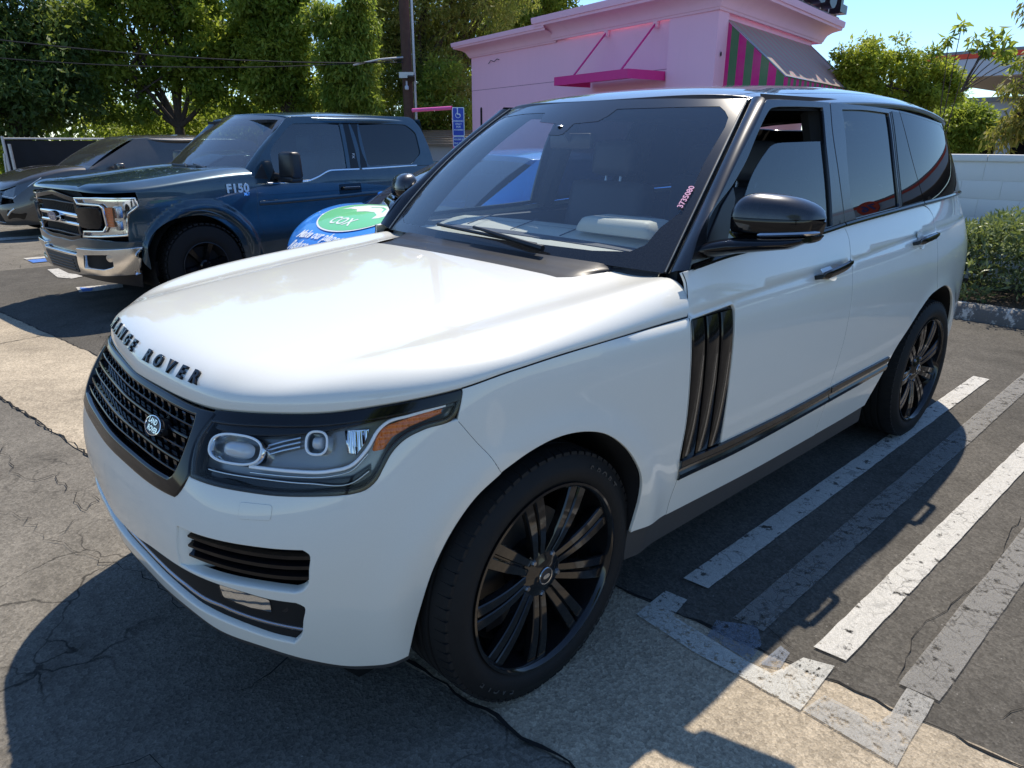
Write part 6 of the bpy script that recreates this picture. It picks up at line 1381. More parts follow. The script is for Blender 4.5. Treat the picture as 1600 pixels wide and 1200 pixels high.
def cable(name,a,b,sag,r=.010,lab='thin overhead cable'):
    P=[Vector(a).lerp(Vector(b),t)-Vector((0,0,sag*4*t*(1-t))) for t in np.linspace(0,1,16)]; o=MB().tube(P,r,5).build(name,'wire',None,60); tag(o,lab,'cable'); return o
def A3(px,py,D): a=at(px,D); return (a[0],a[1],zz(py,D))
cable('overhead_cable',A3(-200,47,15),A3(636,108,18.3),.25,.013,'upper of two overhead cables running in front of the dark tree'); cable('overhead_cable',A3(-200,80,15),A3(636,104,18.3),.30,.011,'lower of two overhead cables crossing the trees to the pole')
o=MB().tube([Vector(A3(560,112,18.0)),Vector(A3(600,104,18.1)),Vector(A3(636,101,18.3))],.022,6).build('cable_bundle','steel',None,60); tag(o,'pale bundle of service cables tied off at the utility pole','cable')
M['shingle']=mat('brown_shingles',(.22,.18,.13),.9,var=.35,vscale=10,bmp=.6,bscale=22,bdist=.02); M['housewall']=mat('grey_white_siding',(.42,.44,.47),.7,var=.05)
hs=thing('small_house','low house with brown shingle roof behind the parking lot','building',at(720,20.5)); hp=at(720,20.5)
def loc(px,py,D): a=at(px,D); return (a[0]-hp[0],a[1]-hp[1],zz(py,D))
mb=MB(); mb.add([loc(640,300,20.5),loc(860,300,18.8),loc(860,223,18.8),loc(640,223,20.5)],[(0,1,2,3)]); mb.add([loc(640,300,20.5),loc(600,300,24),loc(600,215,24),loc(655,200,22.5),loc(640,223,20.5)],[(0,1,2,3,4)]); mb.build('wall','housewall',hs,20)
rows_=7
e0,e1,r0_,r1_=Vector(loc(636,226,20.2)),Vector(loc(864,229,18.5)),Vector(loc(652,204,22.5)),Vector(loc(850,204,21.2))
for i in range(rows_):
    t0,t1=i/rows_,(i+1.15)/rows_; a,b,c,d=e0.lerp(r0_,t0),e1.lerp(r1_,t0),e1.lerp(r1_,min(1,t1)),e0.lerp(r0_,min(1,t1)); up3=Vector((0,0,.05)); mb=MB(); mb.add([a+up3,b+up3,c,d,a,b],[(0,1,2,3),(0,4,5,1)]); mb.build('shingle_course','shingle',hs,20)
M['pinkpipe']=mat('pink_painted_pipe',(.85,.13,.38),.4,coat=.3,var=.05)
pf=thing('pink_frame','pink painted pipe height bar standing in front of the pole','frame',at(712,13.5)); pp=at(712,13.5)
def loc2(px,py,D): a=at(px,D); return Vector((a[0]-pp[0],a[1]-pp[1],zz(py,D)))
MB().tube([loc2(647,175.5,13.9),loc2(707,172,13.5)],.034,10).build('cross_bar','pinkpipe',pf); MB().tube([loc2(710,171,13.5),loc2(711,340,13.5)],.034,10).build('post','pinkpipe',pf)
M['signblue']=mat('reflective_blue',(.02,.06,.42),.35,var=.08,vscale=20); M['signwhite']=mat('reflective_white',(.80,.82,.84),.4,var=.04)
sn=thing('accessible_parking_sign','blue accessible parking sign with fine plate beneath on a dark post','sign',at(717,10.6)); rzs=math.atan2(rgt[1],rgt[0])
sn.rotation_euler=(0,0,rzs); 
k=10.6/1149
MB().box((0,.03,1.0),(.05,.05,2.1)).build('post','signblack',sn,30)
def plate(nm,z0,z1,w,parent):
    pl=MB().prism([tuple(x) for x in rounded([(-w/2,z0),(w/2,z0),(w/2,z1),(-w/2,z1)],.015)],-.003,.0,frame_mat((1,0,0),(0,0,1),(0,-1,0),(0,0,0))).build(nm,'signwhite',parent,30)
    MB().prism([tuple(x) for x in rounded([(-w/2+.010,z0+.010),(w/2-.010,z0+.010),(w/2-.010,z1-.010),(-w/2+.010,z1-.010)],.012)],.0008,.0016,frame_mat((1,0,0),(0,0,1),(0,-1,0),(0,0,0))).build('blue_face','signblue',pl,30)
    return pl
zt0=zz(171,10.6); zm=zz(213,10.6); zb0=zz(228.5,10.6)
p1=plate('sign_plate',zm+.002,zt0,.170,sn); p2=plate('fine_plate',zb0,zm-.002,.168,sn)
def st(s,x,z,size,par,name='sign_text'):
    o=text3d(name,s,size,'signwhite',par,.0004,font_bold=.0006); o.matrix_local=frame_mat((1,0,0),(0,0,1),(0,-1,0),(x,-.0035,z)); return o
zc=zt0-.085
mb=MB(); F4=frame_mat((1,0,0),(0,0,1),(0,-1,0),(0,-.003,zc))
mb.lathe([(.030,0),(.037,0),(.037,.0008),(.030,.0008)],24,F4@Matrix.Translation((-.004,-.022,0)),closed=True,a0=math.radians(100),a1=math.radians(385)); mb.prism([(-.016,.052),(-.004,.052),(-.004,.0),(.022,.0),(.036,-.036),(.027,-.040),(.014,-.012),(-.016,-.012)],0,.0008,F4); mb.lathe([(0,.0008),(.010,.0008),(.010,0)],16,F4@Matrix.Translation((-.010,.064,0))); mb.build('wheelchair_symbol','signwhite',p1,30)
for s_,dz in (('PARKING',.175),('ONLY',.215),('FOR',.252),('ACCESSIBLE',.292)): st(s_,0,zt0-dz-.01,.034 if len(s_)<9 else .0255,p1)
st('MINIMUM',0,zm-.045,.034,p2); st('FINE $250',0,zm-.097,.034,p2)
# ================================================================ dark blue pickup
M['truckpaint']=paint('dark_blue_grey_paint',(.018,.052,.080),.5,.28,.5,dust=(.30,.27,.22),dusty=.10)
M['mirrorglass']=mat('mirror_glass',(.8,.8,.8),.02,1)
tk=thing('pickup_truck','dark blue-grey crew cab pickup with chrome bumper and chrome headlamp surround','pickup',(-1.035,-6.049,0),.13)
HP=dict(parent=tk)
def tboth(name,f,poly,m,holes=(),**k): return [patch(name,f,poly,m,tk,holes,**k), patch(name,f,mir(poly),m,tk,[mir(h) for h in holes],**k)]
tarch=[(1.180,.45),(1.189,.68),(1.245,.775),(1.407,.885),(1.60,.918),(1.831,.886),(1.982,.79),(2.09,.662),(2.150,.50)]
tbelt=pchip([2.30,2.574,2.983,3.12,3.334,3.736,4.542,5.0],[1.178,1.172,1.178,1.210,1.278,1.282,1.300,1.305])
hl=[(.50,1.105),(.80,1.108),(1.155,1.104),(1.170,1.03),(1.075,.963),(1.04,.776),(.538,.752)]
thood=pchip([0,.4,.9,1.2,1.6,2.1,2.36,2.6],[1.165,1.165,1.150,1.155,1.19,1.23,1.25,1.26])
# fender
tf=loop([(1.04,.70),(1.180,.69)],tarch[1:],[(2.150,.50),(2.17,.36)],[(2.17,.36),(2.41,.36)],[(2.41,.36),(2.388,.655),(2.345,.791),(2.354,1.095),(2.353,1.25)],ptsz(thood,2.353,1.165),[(1.165,1.15),(1.172,1.10),(1.172,1.03),(1.078,.963),(1.043,.776),(1.04,.70)],step=.02)
tboth('fender',tlow,tf,'truckpaint',gap=.002)
tboth('wheel_flare',tlow,loop(tarch,[(2.150,.50),(2.20,.50)],[(2.20,.50),(2.135,.69),(2.02,.83),(1.85,.93),(1.60,.965),(1.39,.93),(1.215,.81),(1.150,.70)],[(1.150,.70),(1.145,.5),(1.180,.45)],step=.02),'truckpaint',off=.012,lip=.05)
td_=[(3.745,1.279),(3.745,1.12),(3.74,.8),(3.73,.36)]
tfd=loop([(2.41,.36),(2.388,.655),(2.345,.791),(2.354,1.095),(2.353,1.20)],ptsz(tbelt,2.36,3.745),td_,[(3.73,.36),(2.41,.36)],step=.02)
d1=tboth('front_door',tlow,tfd,'truckpaint',gap=.002)
trd=loop(td_[::-1],ptsz(tbelt,3.745,4.80),[(4.80,1.30),(4.80,.9),(4.74,.7),(4.66,.36)],[(4.66,.36),(3.73,.36)],step=.02)
tboth('rear_door',tlow,trd,'truckpaint',gap=.002)
tboth('cab_corner',tlow,loop([(4.66,.36),(4.74,.7),(4.80,.9),(4.80,1.30)],[(4.80,1.30),(4.93,1.30)],[(4.93,1.30),(4.93,.40)],[(4.93,.40),(4.66,.36)],step=.02),'truckpaint',gap=.002)
rear_arch=[(4.68+.55*math.cos(a)+.0+.52+.0,.43+.50*math.sin(a)) for a in np.linspace(math.pi,0,14)]
rx0=1.56+3.68
rear_arch=[(rx0+.53*math.cos(a),.43+.50*math.sin(a)) for a in np.linspace(math.pi,0,16)]
tboth('bed_side',tlow,loop([(4.945,.42),(4.945,1.30)] if False else [(4.955,1.0),(4.955,1.31)],[(4.955,1.31),(6.25,1.31)],[(6.25,1.31),(6.25,.6)],[(6.25,.6),(5.80,.55)],rear_arch[::-1],[(4.71,.43),(4.955,.60)],[(4.955,.60),(4.955,1.0)],step=.03),'truckpaint',gap=.002)
def tbox(name,c,d,m,parent=tk,bev=.01,**k): return MB().box(c,d,bev=bev,**k).build(name,m,parent,40)
tbox('tailgate',(-4.76,0,.95),(.06,1.7,.7),'truckpaint'); tbox('bed_floor',(-3.9,0,.75),(1.6,1.7,.06),'dark')
tbox('bed_front',(-3.13,0,1.0),(.04,1.9,.62),'truckpaint')
# cab upper side
fr_=loop([(2.353,1.215),(2.40,1.32),(2.467,1.407),(2.66,1.60),(2.87,1.79),(2.93,1.835),(3.001,1.85)],[(3.001,1.85),(3.73,1.873),(4.039,1.881),(4.60,1.885)],[(4.60,1.885),(4.72,1.872),(4.80,1.80),(4.88,1.60),(4.93,1.305)],ptsz(lambda s:tbelt(s)+.004,4.93,2.353),step=.02)
fw_=loop([(2.40,1.19),(2.588,1.19)] if False else [(2.53,1.195),(2.60,1.30),(2.622,1.48),(2.80,1.65),(2.93,1.745),(2.99,1.775)],[(2.99,1.775),(3.599,1.795)],[(3.599,1.795),(3.575,1.5),(3.555,1.30)],ptsz(lambda s:tbelt(s)+.018,3.555,2.53),step=.02)
rw_=rounded([(3.86,1.318),(3.862,1.803),(4.60,1.792),(4.735,1.70),(4.735,1.45),(4.55,1.325)],.05)
cu=tboth('cab_side',tup,fr_,'truckpaint',[fw_,rw_],gap=.001)
M['tglass']=glassy('pickup_side_glass',(.30,.40,.44),.12,dust=.02)
for sd in (1,-1):
    P_=lambda q: np.array(q,float) if sd>0 else mir(q)
    patch('front_door_glass',lambda u,v:tup(u,v)-normal(tup,u,v)*.012,P_(inset(fw_,-.006)),'tglass',tk,step=.08,lip=0)
    patch('rear_door_glass',lambda u,v:tup(u,v)-normal(tup,u,v)*.012,P_(inset(rw_,-.006)),'tint',tk,step=.08,lip=0)
    patch('pillar_trim',tup,P_([(3.605,1.295),(3.625,1.5),(3.648,1.80),(3.722,1.803),(3.722,1.5),(3.72,1.295)]),'gloss',tk,off=.003,step=.08,lip=.004)
    patch('pillar_trim',tup,P_([(3.755,1.30),(3.755,1.80),(3.845,1.803),(3.845,1.31)]),'gloss',tk,off=.003,step=.08,lip=.004)
    mb=MB(); ribbon(mb,tup,[(a*sd,z+.004) for a,z in ptsz(tbelt,2.50,3.72,50)],.018,.006,.004); mb.build('belt_moulding','chrome',tk)
    mb=MB(); ribbon(mb,tup,[(a*sd,z+.004) for a,z in ptsz(tbelt,3.76,4.62,30)],.018,.006,.004); mb.build('belt_moulding','chrome',tk)
    mb=MB(); ribbon(mb,tlow,[(a*sd,z) for a,z in ((2.37,.985),(2.6,.985),(3.0,.992),(3.4,1.0),(3.73,1.01),(4.2,1.015),(4.78,1.02))],.05,.010,-.004); mb.build('side_crease','truckpaint',tk,70)
    for a0 in (3.40,4.42):
        patch('handle_pocket',tlow,P_(rounded([(a0-.02,1.02),(a0-.02,1.13),(a0+.29,1.135),(a0+.29,1.025)],.02)),'gloss',tk,off=.002,step=.05,lip=.006)
        mb=MB(); ribbon(mb,tlow,[(a*sd,1.083) for a in np.linspace(a0+.02,a0+.25,8)],.035,.03,.006); mb.build('door_handle','satin',tk); mb=MB(); ribbon(mb,tlow,[(a*sd,1.097) for a in np.linspace(a0+.03,a0+.24,8)],.010,.034,.007); mb.build('handle_strip','chrome',tk)
    # roof drip
    M['bedge']=M['gloss']
    # F150 badge
    T4=lambda s_,z_,d=.004: (lambda q,z:(lambda p,n,t: frame_mat(-t if sd<0 else t*1,np.cross(n,-t if sd<0 else t),n,p+n*d))(tlow(q,z),normal(tlow,q,z),(lambda w:w/np.linalg.norm(w))(tlow(q+.01,z)-tlow(q,z))))(np.array(float(s_*sd)),np.array(float(z_)))
    if sd>0:
        b=text3d('badge','F150',.115,'silver',tk,.006,.001,font_bold=.0045,spacing=1.10); b.matrix_local=T4(2.145,1.140); b=text3d('badge_text','XLT',.035,'chrome',tk,.004,font_bold=.002); b.matrix_local=T4(2.235,1.083)
        b=text3d('pillar_lettering','FX4',.05,'signwhite',tk,.001); b.matrix_local=frame_mat(*[Vector(x) for x in ((0,0,-1),(-1,0,0),(0,1,0))],tup(np.array(3.67),np.array(1.42))+normal(tup,np.array(3.67),np.array(1.42))*.006)
    # mirrors
    mm=MB().box((-.93,sd*1.19,1.36),(.14,.27,.26),bev=.035,taper=.88).build('door_mirror','satin',tk,60); MB().box((-.93,sd*1.17,1.215),(.14,.26,.06),bev=.02).build('mirror_foot','satin',mm,60)
    MB().tube([(-.90,sd*.93,1.25),(-.92,sd*1.08,1.23)],.035,8).build('mirror_arm','satin',mm)
    patch('sail_panel',tup,P_([(2.37,1.235),(2.45,1.33),(2.49,1.37),(2.515,1.22)]),'satin',tk,off=.004,step=.05,lip=.006)
# roof, windscreen, bonnet
def twind(u,v):
    u=np.asarray(u,float); v=np.asarray(v,float); B=np.stack([-.42-.17*u**2,.86*u,1.315-.02*u**2+.02],-1); T=np.stack([-1.12-.14*u**2,.70*u,1.875-.035*u**2],-1); w=v[...,None] if v.ndim else v
    b=.03*4*v*(1-v); return B*(1-w)+T*w+np.stack([b*.6,.5*b*u,b*.8],-1)
M['tscreen']=glassy('pickup_windscreen',(.66,.76,.74),.20,dust=.12)
patch('windscreen',twind,loop([(-1,0),(1,0)],[(1,0),(1,1)],[(1,1),(-1,1)],[(-1,1),(-1,0)],step=.05),'tscreen',tk,step=.1,lip=0)
for sd in (1,-1):
    mb=MB(); rings=[]; zs=np.linspace(1.235,1.84,16); Fq=np.array([(2.353,1.215),(2.40,1.32),(2.467,1.407),(2.66,1.60),(2.87,1.79),(2.93,1.835),(3.001,1.86)])
    for z in zs:
        t=(z-1.30)/(1.84-1.30); a=twind(np.array(1.),np.array(max(-.03,t))); b=tup(np.array(float(np.interp(z,Fq[:,1],Fq[:,0]))),np.array(z)); n=normal(tup,np.array(2.8),np.array(1.5))*.7+np.array([.3,0,.1]); row=[a-n*.02]+[a*(1-k)+b*k+n*.016*math.sin(math.pi*k) for k in np.linspace(0,1,6)]; rings.append([r*np.array([1,sd,1]) for r in row])
    mb.loft(rings,closed=False,cap=False); mb.build('windscreen_pillar','truckpaint',tk,70)
troof=lambda x,y: np.stack([np.asarray(x,float),np.asarray(y,float),1.872+.058*np.sin(np.clip((-np.asarray(x,float)-1.05)/2.2,0,1)*np.pi)**.7-.035*(np.asarray(y,float)/.76)**2-.03*(np.abs(np.asarray(y,float))/.77)**6-.0*np.asarray(x)],-1)
rp=loop([(-1.26,-.70),(-1.13,0),(-1.26,.70)],[(-1.26,.70),(-1.5,.765),(-3.0,.775)],[(-3.0,.775),(-3.12,.70),(-3.17,0),(-3.12,-.70),(-3.0,-.775)],[(-3.0,-.775),(-1.5,-.765),(-1.26,-.70)],step=.05)
patch('roof',troof,rp,'truckpaint',tk,step=.08,lip=.05,rad=.02)
patch('cab_back',lambda u,v: np.stack([-3.19+.10*(np.asarray(v,float)-1.2),-np.asarray(u,float)*(1-.28*(np.asarray(v,float)-1.3)),np.asarray(v,float)],-1),np.array([(-.93,.9),(.93,.9),(.93,1.86),(-.93,1.86)]),'truckpaint',tk,step=.2,lip=0)
def thd(s,t):
    s=np.asarray(s,float);t=np.asarray(t,float);a=np.abs(s);sg=np.where(s<0,-1.,1.); zb=thood(a); Bp=tlow(a,zb); x,y,nx,ny=TP.at(a); wi=.16+0*a; th=np.clip(t,0,1)*np.pi/2
    dl=1-np.cos(th)**.9; hh=np.sin(th)**.9; px=Bp[...,0]-nx*wi*dl; py=Bp[...,1]-ny*wi*dl; ix=Bp[...,0]-nx*wi; iy=np.maximum(Bp[...,1]-ny*wi,0); q=np.clip(t-1,0,1)
    cx=np.interp(a,[0,.5,1.0,1.5,2.35],[.70,.66,.5,.1,-.42]); px=np.where(t>1,ix*(1-q)+cx*q,px); py=np.where(t>1,iy*(1-q),np.maximum(py,0))
    zt=1.225+.115*sst(.85,-.6,px)-.02*(py/.8)**2+.022*sst(.52,.60,py)-.022*sst(.80,.95,py); return np.stack([px,py*sg,zb+(zt-zb)*hh],-1)
grid('bonnet',thd,np.linspace(-2.34,2.34,140),np.r_[np.linspace(0,1,12),1+np.linspace(.06,1,18)],'truckpaint',tk)
tbox('cowl',(-.50,0,1.30),(.28,1.62,.04),'satin'); 
for s0 in (1,-1):
    MB().tube([(-.40,.10*s0+.35,1.335),(-.42,.10*s0-.25,1.350)],.012,6).tube([(-.36,.42*(s0>0)+.1,1.33),(-.44,.1*s0,1.36)],.010,6).build('wiper','satin',tk)
# front end: grille, lamps, bumper
gfp=loop([(0,.70),(.30,.70),(.55,.735)],[(.55,.735),(.50,.80),(.52,1.03),(.50,1.10)],[(.50,1.10),(0,1.15)],step=.02)
gg=gfp[gfp[:,0]>1e-3]; gf_=np.vstack([[[0,.70]],gg,[[0,1.15]],mir(gg)])
patch('grille_back',lambda u,v:tlow(u,v)-normal(tlow,u,v)*.05,inset(gf_,-.05),'dark',tk,step=.08,lip=0)
grl=patch('grille_frame',tlow,gf_,'gloss',tk,[inset(gf_,.035)],step=.05,lip=.06,off=.01)
for z,h,mm_ in ((.945,.060,'chrome'),(.865,.050,'chrome'),(1.06,.02,'satin'),(.77,.02,'satin')):
    mb=MB(); ribbon(mb,tlow,[(a,z-.018*abs(a)) for a in np.linspace(-.50,.50,30)],h*.8,.022,-.008); mb.build('grille_bar',mm_,grl,60)
mb=MB()
for a in np.linspace(-.46,.46,24):
    q=np.array(a); p0=tlow(q,np.array(.74))-normal(tlow,q,np.array(.9))*.03; p1=tlow(q,np.array(1.10))-normal(tlow,q,np.array(.9))*.03; mb.tube([p0,p1],.006,4)
mb.build('grille_mesh','satin',grl,kind='stuff')
for sd in (1,-1): patch('grille_block',tlow,(lambda q: np.array(q) if sd>0 else mir(q))(rounded([(.52,.842),(.66,.835),(.815,.838),(.85,.93),(.84,1.02),(.66,1.022),(.52,1.012)],.03)),'gloss',grl,off=.018,step=.06,lip=.05)
def on_t(s_,z_,d=0):
    q=np.array(float(s_)); z=np.array(float(z_)); p=tlow(q,z); n=normal(tlow,q,z); t=tlow(q+.002,z)-p; t/=np.linalg.norm(t); return frame_mat(t,np.cross(n,t),n,p+n*d)
M['ovalblue']=mat('badge_blue',(.02,.05,.18),.25,coat=.8,var=.05)
O4=on_t(0,.915,.045); ob_=MB().prism([(.115*math.cos(a),.048*math.sin(a)) for a in np.linspace(0,2*math.pi,36,endpoint=False)],-.03,.008,O4).build('oval_badge','chrome',grl,30)
MB().prism([(.105*math.cos(a),.040*math.sin(a)) for a in np.linspace(0,2*math.pi,36,endpoint=False)],.0085,.010,O4).build('badge_field','ovalblue',ob_,30)
o=text3d('badge_script','Ford',.062,'chrome',ob_,.001,font_bold=.0008,shear=.3); o.matrix_local=O4@Matrix.Translation((0,-.002,.0108))@Matrix.Scale(1.25,4,(1,0,0))
M['lampclear']=glassy('pickup_lamp_lens',(.9,.92,.93),.06)
for sd in (1,-1):
    P_=lambda q: np.array(q,float) if sd>0 else mir(q)
    Cc=[(.50,1.098),(.83,1.108),(1.150,1.100),(1.162,1.03),(1.072,.963),(1.038,.776),(.538,.752),(.565,.800),(.838,.812),(.875,.86),(.872,1.02),(.845,1.045),(.54,1.05)]
    ch=patch('headlight',tlow,P_(Cc),'chrome',tk,[P_(inset(np.array(Cc),.014*(-1 if area(np.array(Cc))<0 else 1)*(-1 if area(np.array(Cc))<0 else 1)))] if False else [],off=-.03,step=.05,lip=.0)
    mb=MB(); L=[(a*sd,z) for a,z in Cc+[Cc[0]]]; ribbon(mb,tlow,[(L[i][0]*(1-t)+L[i+1][0]*t,L[i][1]*(1-t)+L[i+1][1]*t) for i in range(len(L)-1) for t in (0,.15,.5,.85)],.022,.012,.0); mb.build('chrome_surround','chrome',ch)
    patch('lens',tlow,P_(Cc),'lampclear',ch,off=.002,step=.06,lip=0)
    patch('turn_lamp',lambda u,v:tlow(u,v)-normal(tlow,u,v)*(.012+.003*np.sin(np.asarray(v,float)*300))[...,None],P_([(.885,.85),(.885,1.02),(.945,1.02),(.935,.85)]),'amber',ch,step=.01,lip=.01)
    MB().box(on_t(.99*sd,.98,-.012).translation,(.05,.09,.10),bev=.01).box(on_t(.98*sd,.86,-.012).translation,(.04,.07,.08),bev=.01).build('reflector','silver',ch)
    # bumper corner aperture with fog lamp
fullb=loop([(0,.36),(.5,.40),(1.125,.431)],[(1.105,.431),(1.125,.55),(1.135,.666)],[(1.135,.666),(.60,.645),(.42,.640)],[(.42,.640),(.44,.60),(.40,.585)],[(.40,.585),(0,.585)],step=.02)
fb_=fullb[fullb[:,0]>1e-3]; fullb2=np.vstack([[[0,.36]],fb_,[[0,.585]],mir(fb_)])
hole=rounded([(.545,.597),(.90,.618),(.895,.498),(.80,.470),(.49,.462)],.02); chole=rounded([(-.34,.40),(.34,.40),(.37,.52),(-.37,.52)],.02)
bf=lambda u,v: tlow(u,v)+normal(tlow,u,v)*(.05+.012*np.sin((np.asarray(v,float)-.36)*10))[...,None]
M['bumperchrome']=mat('dulled_chrome',(.72,.72,.72),.16,1,var=.08,vscale=9)
bmp_=patch('chrome_bumper',bf,fullb2,'bumperchrome',tk,[hole,mir(hole)],step=.04,lip=.05,rad=.006)
patch('bumper_plate',bf,rounded([(-.36,.41),(.36,.41),(.40,.57),(-.40,.57)],.02),'trim',bmp_,off=.006,step=.06,lip=.01)
for z in (.44,.47,.50,.53):
    mb=MB(); ribbon(mb,bf,[(a,z) for a in np.linspace(-.33,.33,20)],.012,.006,.008); mb.build('plate_rib','satin',bmp_)
for sd in (1,-1):
    P_=lambda q: np.array(q,float) if sd>0 else mir(q)
    patch('aperture_back',lambda u,v:bf(u,v)-normal(bf,u,v)*.045,P_(inset(hole,-.02)),'dark',bmp_,step=.06,lip=0)
    M4=on_t(.86*sd,.575,.03); MB().lathe([(0,.004),(.035,.0),(.04,-.01)],20,M4).build('fog_lamp','silver',bmp_,40)
patch('upper_valance',tlow,(lambda h: np.vstack([[[0,.59]],h[h[:,0]>1e-3],[[0,.70]],mir(h[h[:,0]>1e-3])]))(loop([(0,.59),(.42,.60),(1.178,.672)],[(1.178,.672),(1.16,.70),(1.04,.715)],[(1.04,.715),(.55,.735),(.3,.70),(0,.70)],step=.03)),'truckpaint',tk,off=.02,step=.05,lip=.03)
patch('lower_air_dam',lambda u,v:tlow(u,v)-normal(tlow,u,v)*.03,np.array([(-1.1,.27),(1.1,.27),(1.1,.44),(-1.1,.44)]),'satin',tk,step=.1,lip=.05)
MB().box((-2.0,0,.42),(5.0,1.7,.14)).box((.1,0,.75),(1.2,1.2,.5)).build('underbody','dark',tk)
for sd in (1,-1):
    for cx in (0,-3.68):
        mb=MB(); M4=Matrix.Translation((cx,sd*.98,.43))@Matrix.Rotation(math.radians(90),4,'X'); mb.lathe([(.50,0.0),(.51,.45*sd),(0,.45*sd)],32,M4,a0=math.radians(-20),a1=math.radians(200)); mb.build('wheel_well','dark',tk)
def lotwheel(parent,loc,sd,R=.415,rim=.235,w=.28,nsp=6,spm='gloss',rimm='gloss',steer=0,knobs=True,accent='silver'):
    W=bpy.data.objects.new('wheel',None); COL.objects.link(W); W.parent=parent; W.location=loc; W.rotation_euler=(0,0,steer+(0 if sd>0 else math.pi)); T4=Matrix.Rotation(math.radians(-90),4,'X'); hw=w/2
    ty=MB().lathe([(rim-.01,-hw+.02),(rim+.05,-hw),(R-.03,-hw+.01),(R-.008,-hw+.04),(R-.008,hw-.04),(R-.03,hw-.01),(rim+.06,hw+.003),(rim+.02,hw-.002),(rim-.01,hw-.02)],60,T4).build('tyre','rubber',W,40)
    if knobs:
        mb=MB(); r6=random.Random(2)
        for k in range(44):
            for j,z in enumerate((-hw+.035,-hw*.4,0,hw*.4,hw-.035)):
                a=2*math.pi*(k+.5*(j%2))/44; M4=T4@Matrix.Rotation(a,4,'Z')@Matrix.Translation((R-.004,0,z)); 
                V=[M4@Vector((x,y,zz_)) for x in (-.008,.006) for y in (-.020,.020) for zz_ in (-.026,.022+(.012 if abs(z)>.09 else 0))]; mb.add(V,[(0,1,3,2),(4,6,7,5),(0,4,5,1),(2,3,7,6),(0,2,6,4),(1,5,7,3)])
        mb.build('tread_blocks','rubber',ty,kind='stuff')
    rm=MB().lathe([(rim-.008,hw-.02),(rim,hw-.006),(rim-.008,hw-.004),(rim-.02,hw-.03),(rim-.05,hw-.14)],48,T4).build('rim',accent,W,40)
    MB().lathe([(rim-.05,hw-.09),(0,hw-.10)],48,T4).build('rim_back','dark',rm)
    for k in range(nsp):
        a=2*math.pi*k/nsp+.2; M4=T4@Matrix.Rotation(a,4,'Z'); MB().loft([[M4@Vector((r,y,h)) for y,h in ((-wd,hw-.07),(-wd*.7,hh_),(wd*.7,hh_),(wd,hw-.07))] for r,wd,hh_ in ((.03,.03,hw-.035),(rim*.5,.026,hw-.03),(rim-.015,.038,hw-.012))]).build('spoke',spm,rm,30)
    MB().lathe([(0,hw-.02),(.04,hw-.022),(.055,hw-.035),(.055,hw-.07)],24,T4).build('hub',spm,rm,30); return W
for cx in (0,-3.68):
    for sd in (1,-1): lotwheel(tk,(cx,sd*.86,.415),sd,accent='satin')
tcab=MB().box((-1.9,0,.85),(2.4,1.8,.10)).box((-.75,0,1.17),(.35,1.75,.22),bev=.04).build('cabin_floor','dashdark',tk)
for (x,y) in ((-1.55,.42),(-1.55,-.42),(-2.5,.42),(-2.5,-.42)):
    o=MB().box((x,y,1.15),(.16,.5,.65),bev=.05,ry=-.2).build('seat','dashdark',tk,60); MB().box((x-.1,y,1.58),(.1,.26,.18),bev=.04).build('headrest','dashdark',o,60)
MB().tube([(-.98+.06*math.sin(a),.42+.19*math.cos(a),1.26+.17*math.sin(a)) for a in np.linspace(0,2*math.pi,24)],.016,6).build('steering_wheel','dashdark',tk)
MB().box((-2.0,0,1.80),(1.9,1.3,.03)).build('headliner','cabin',tk)
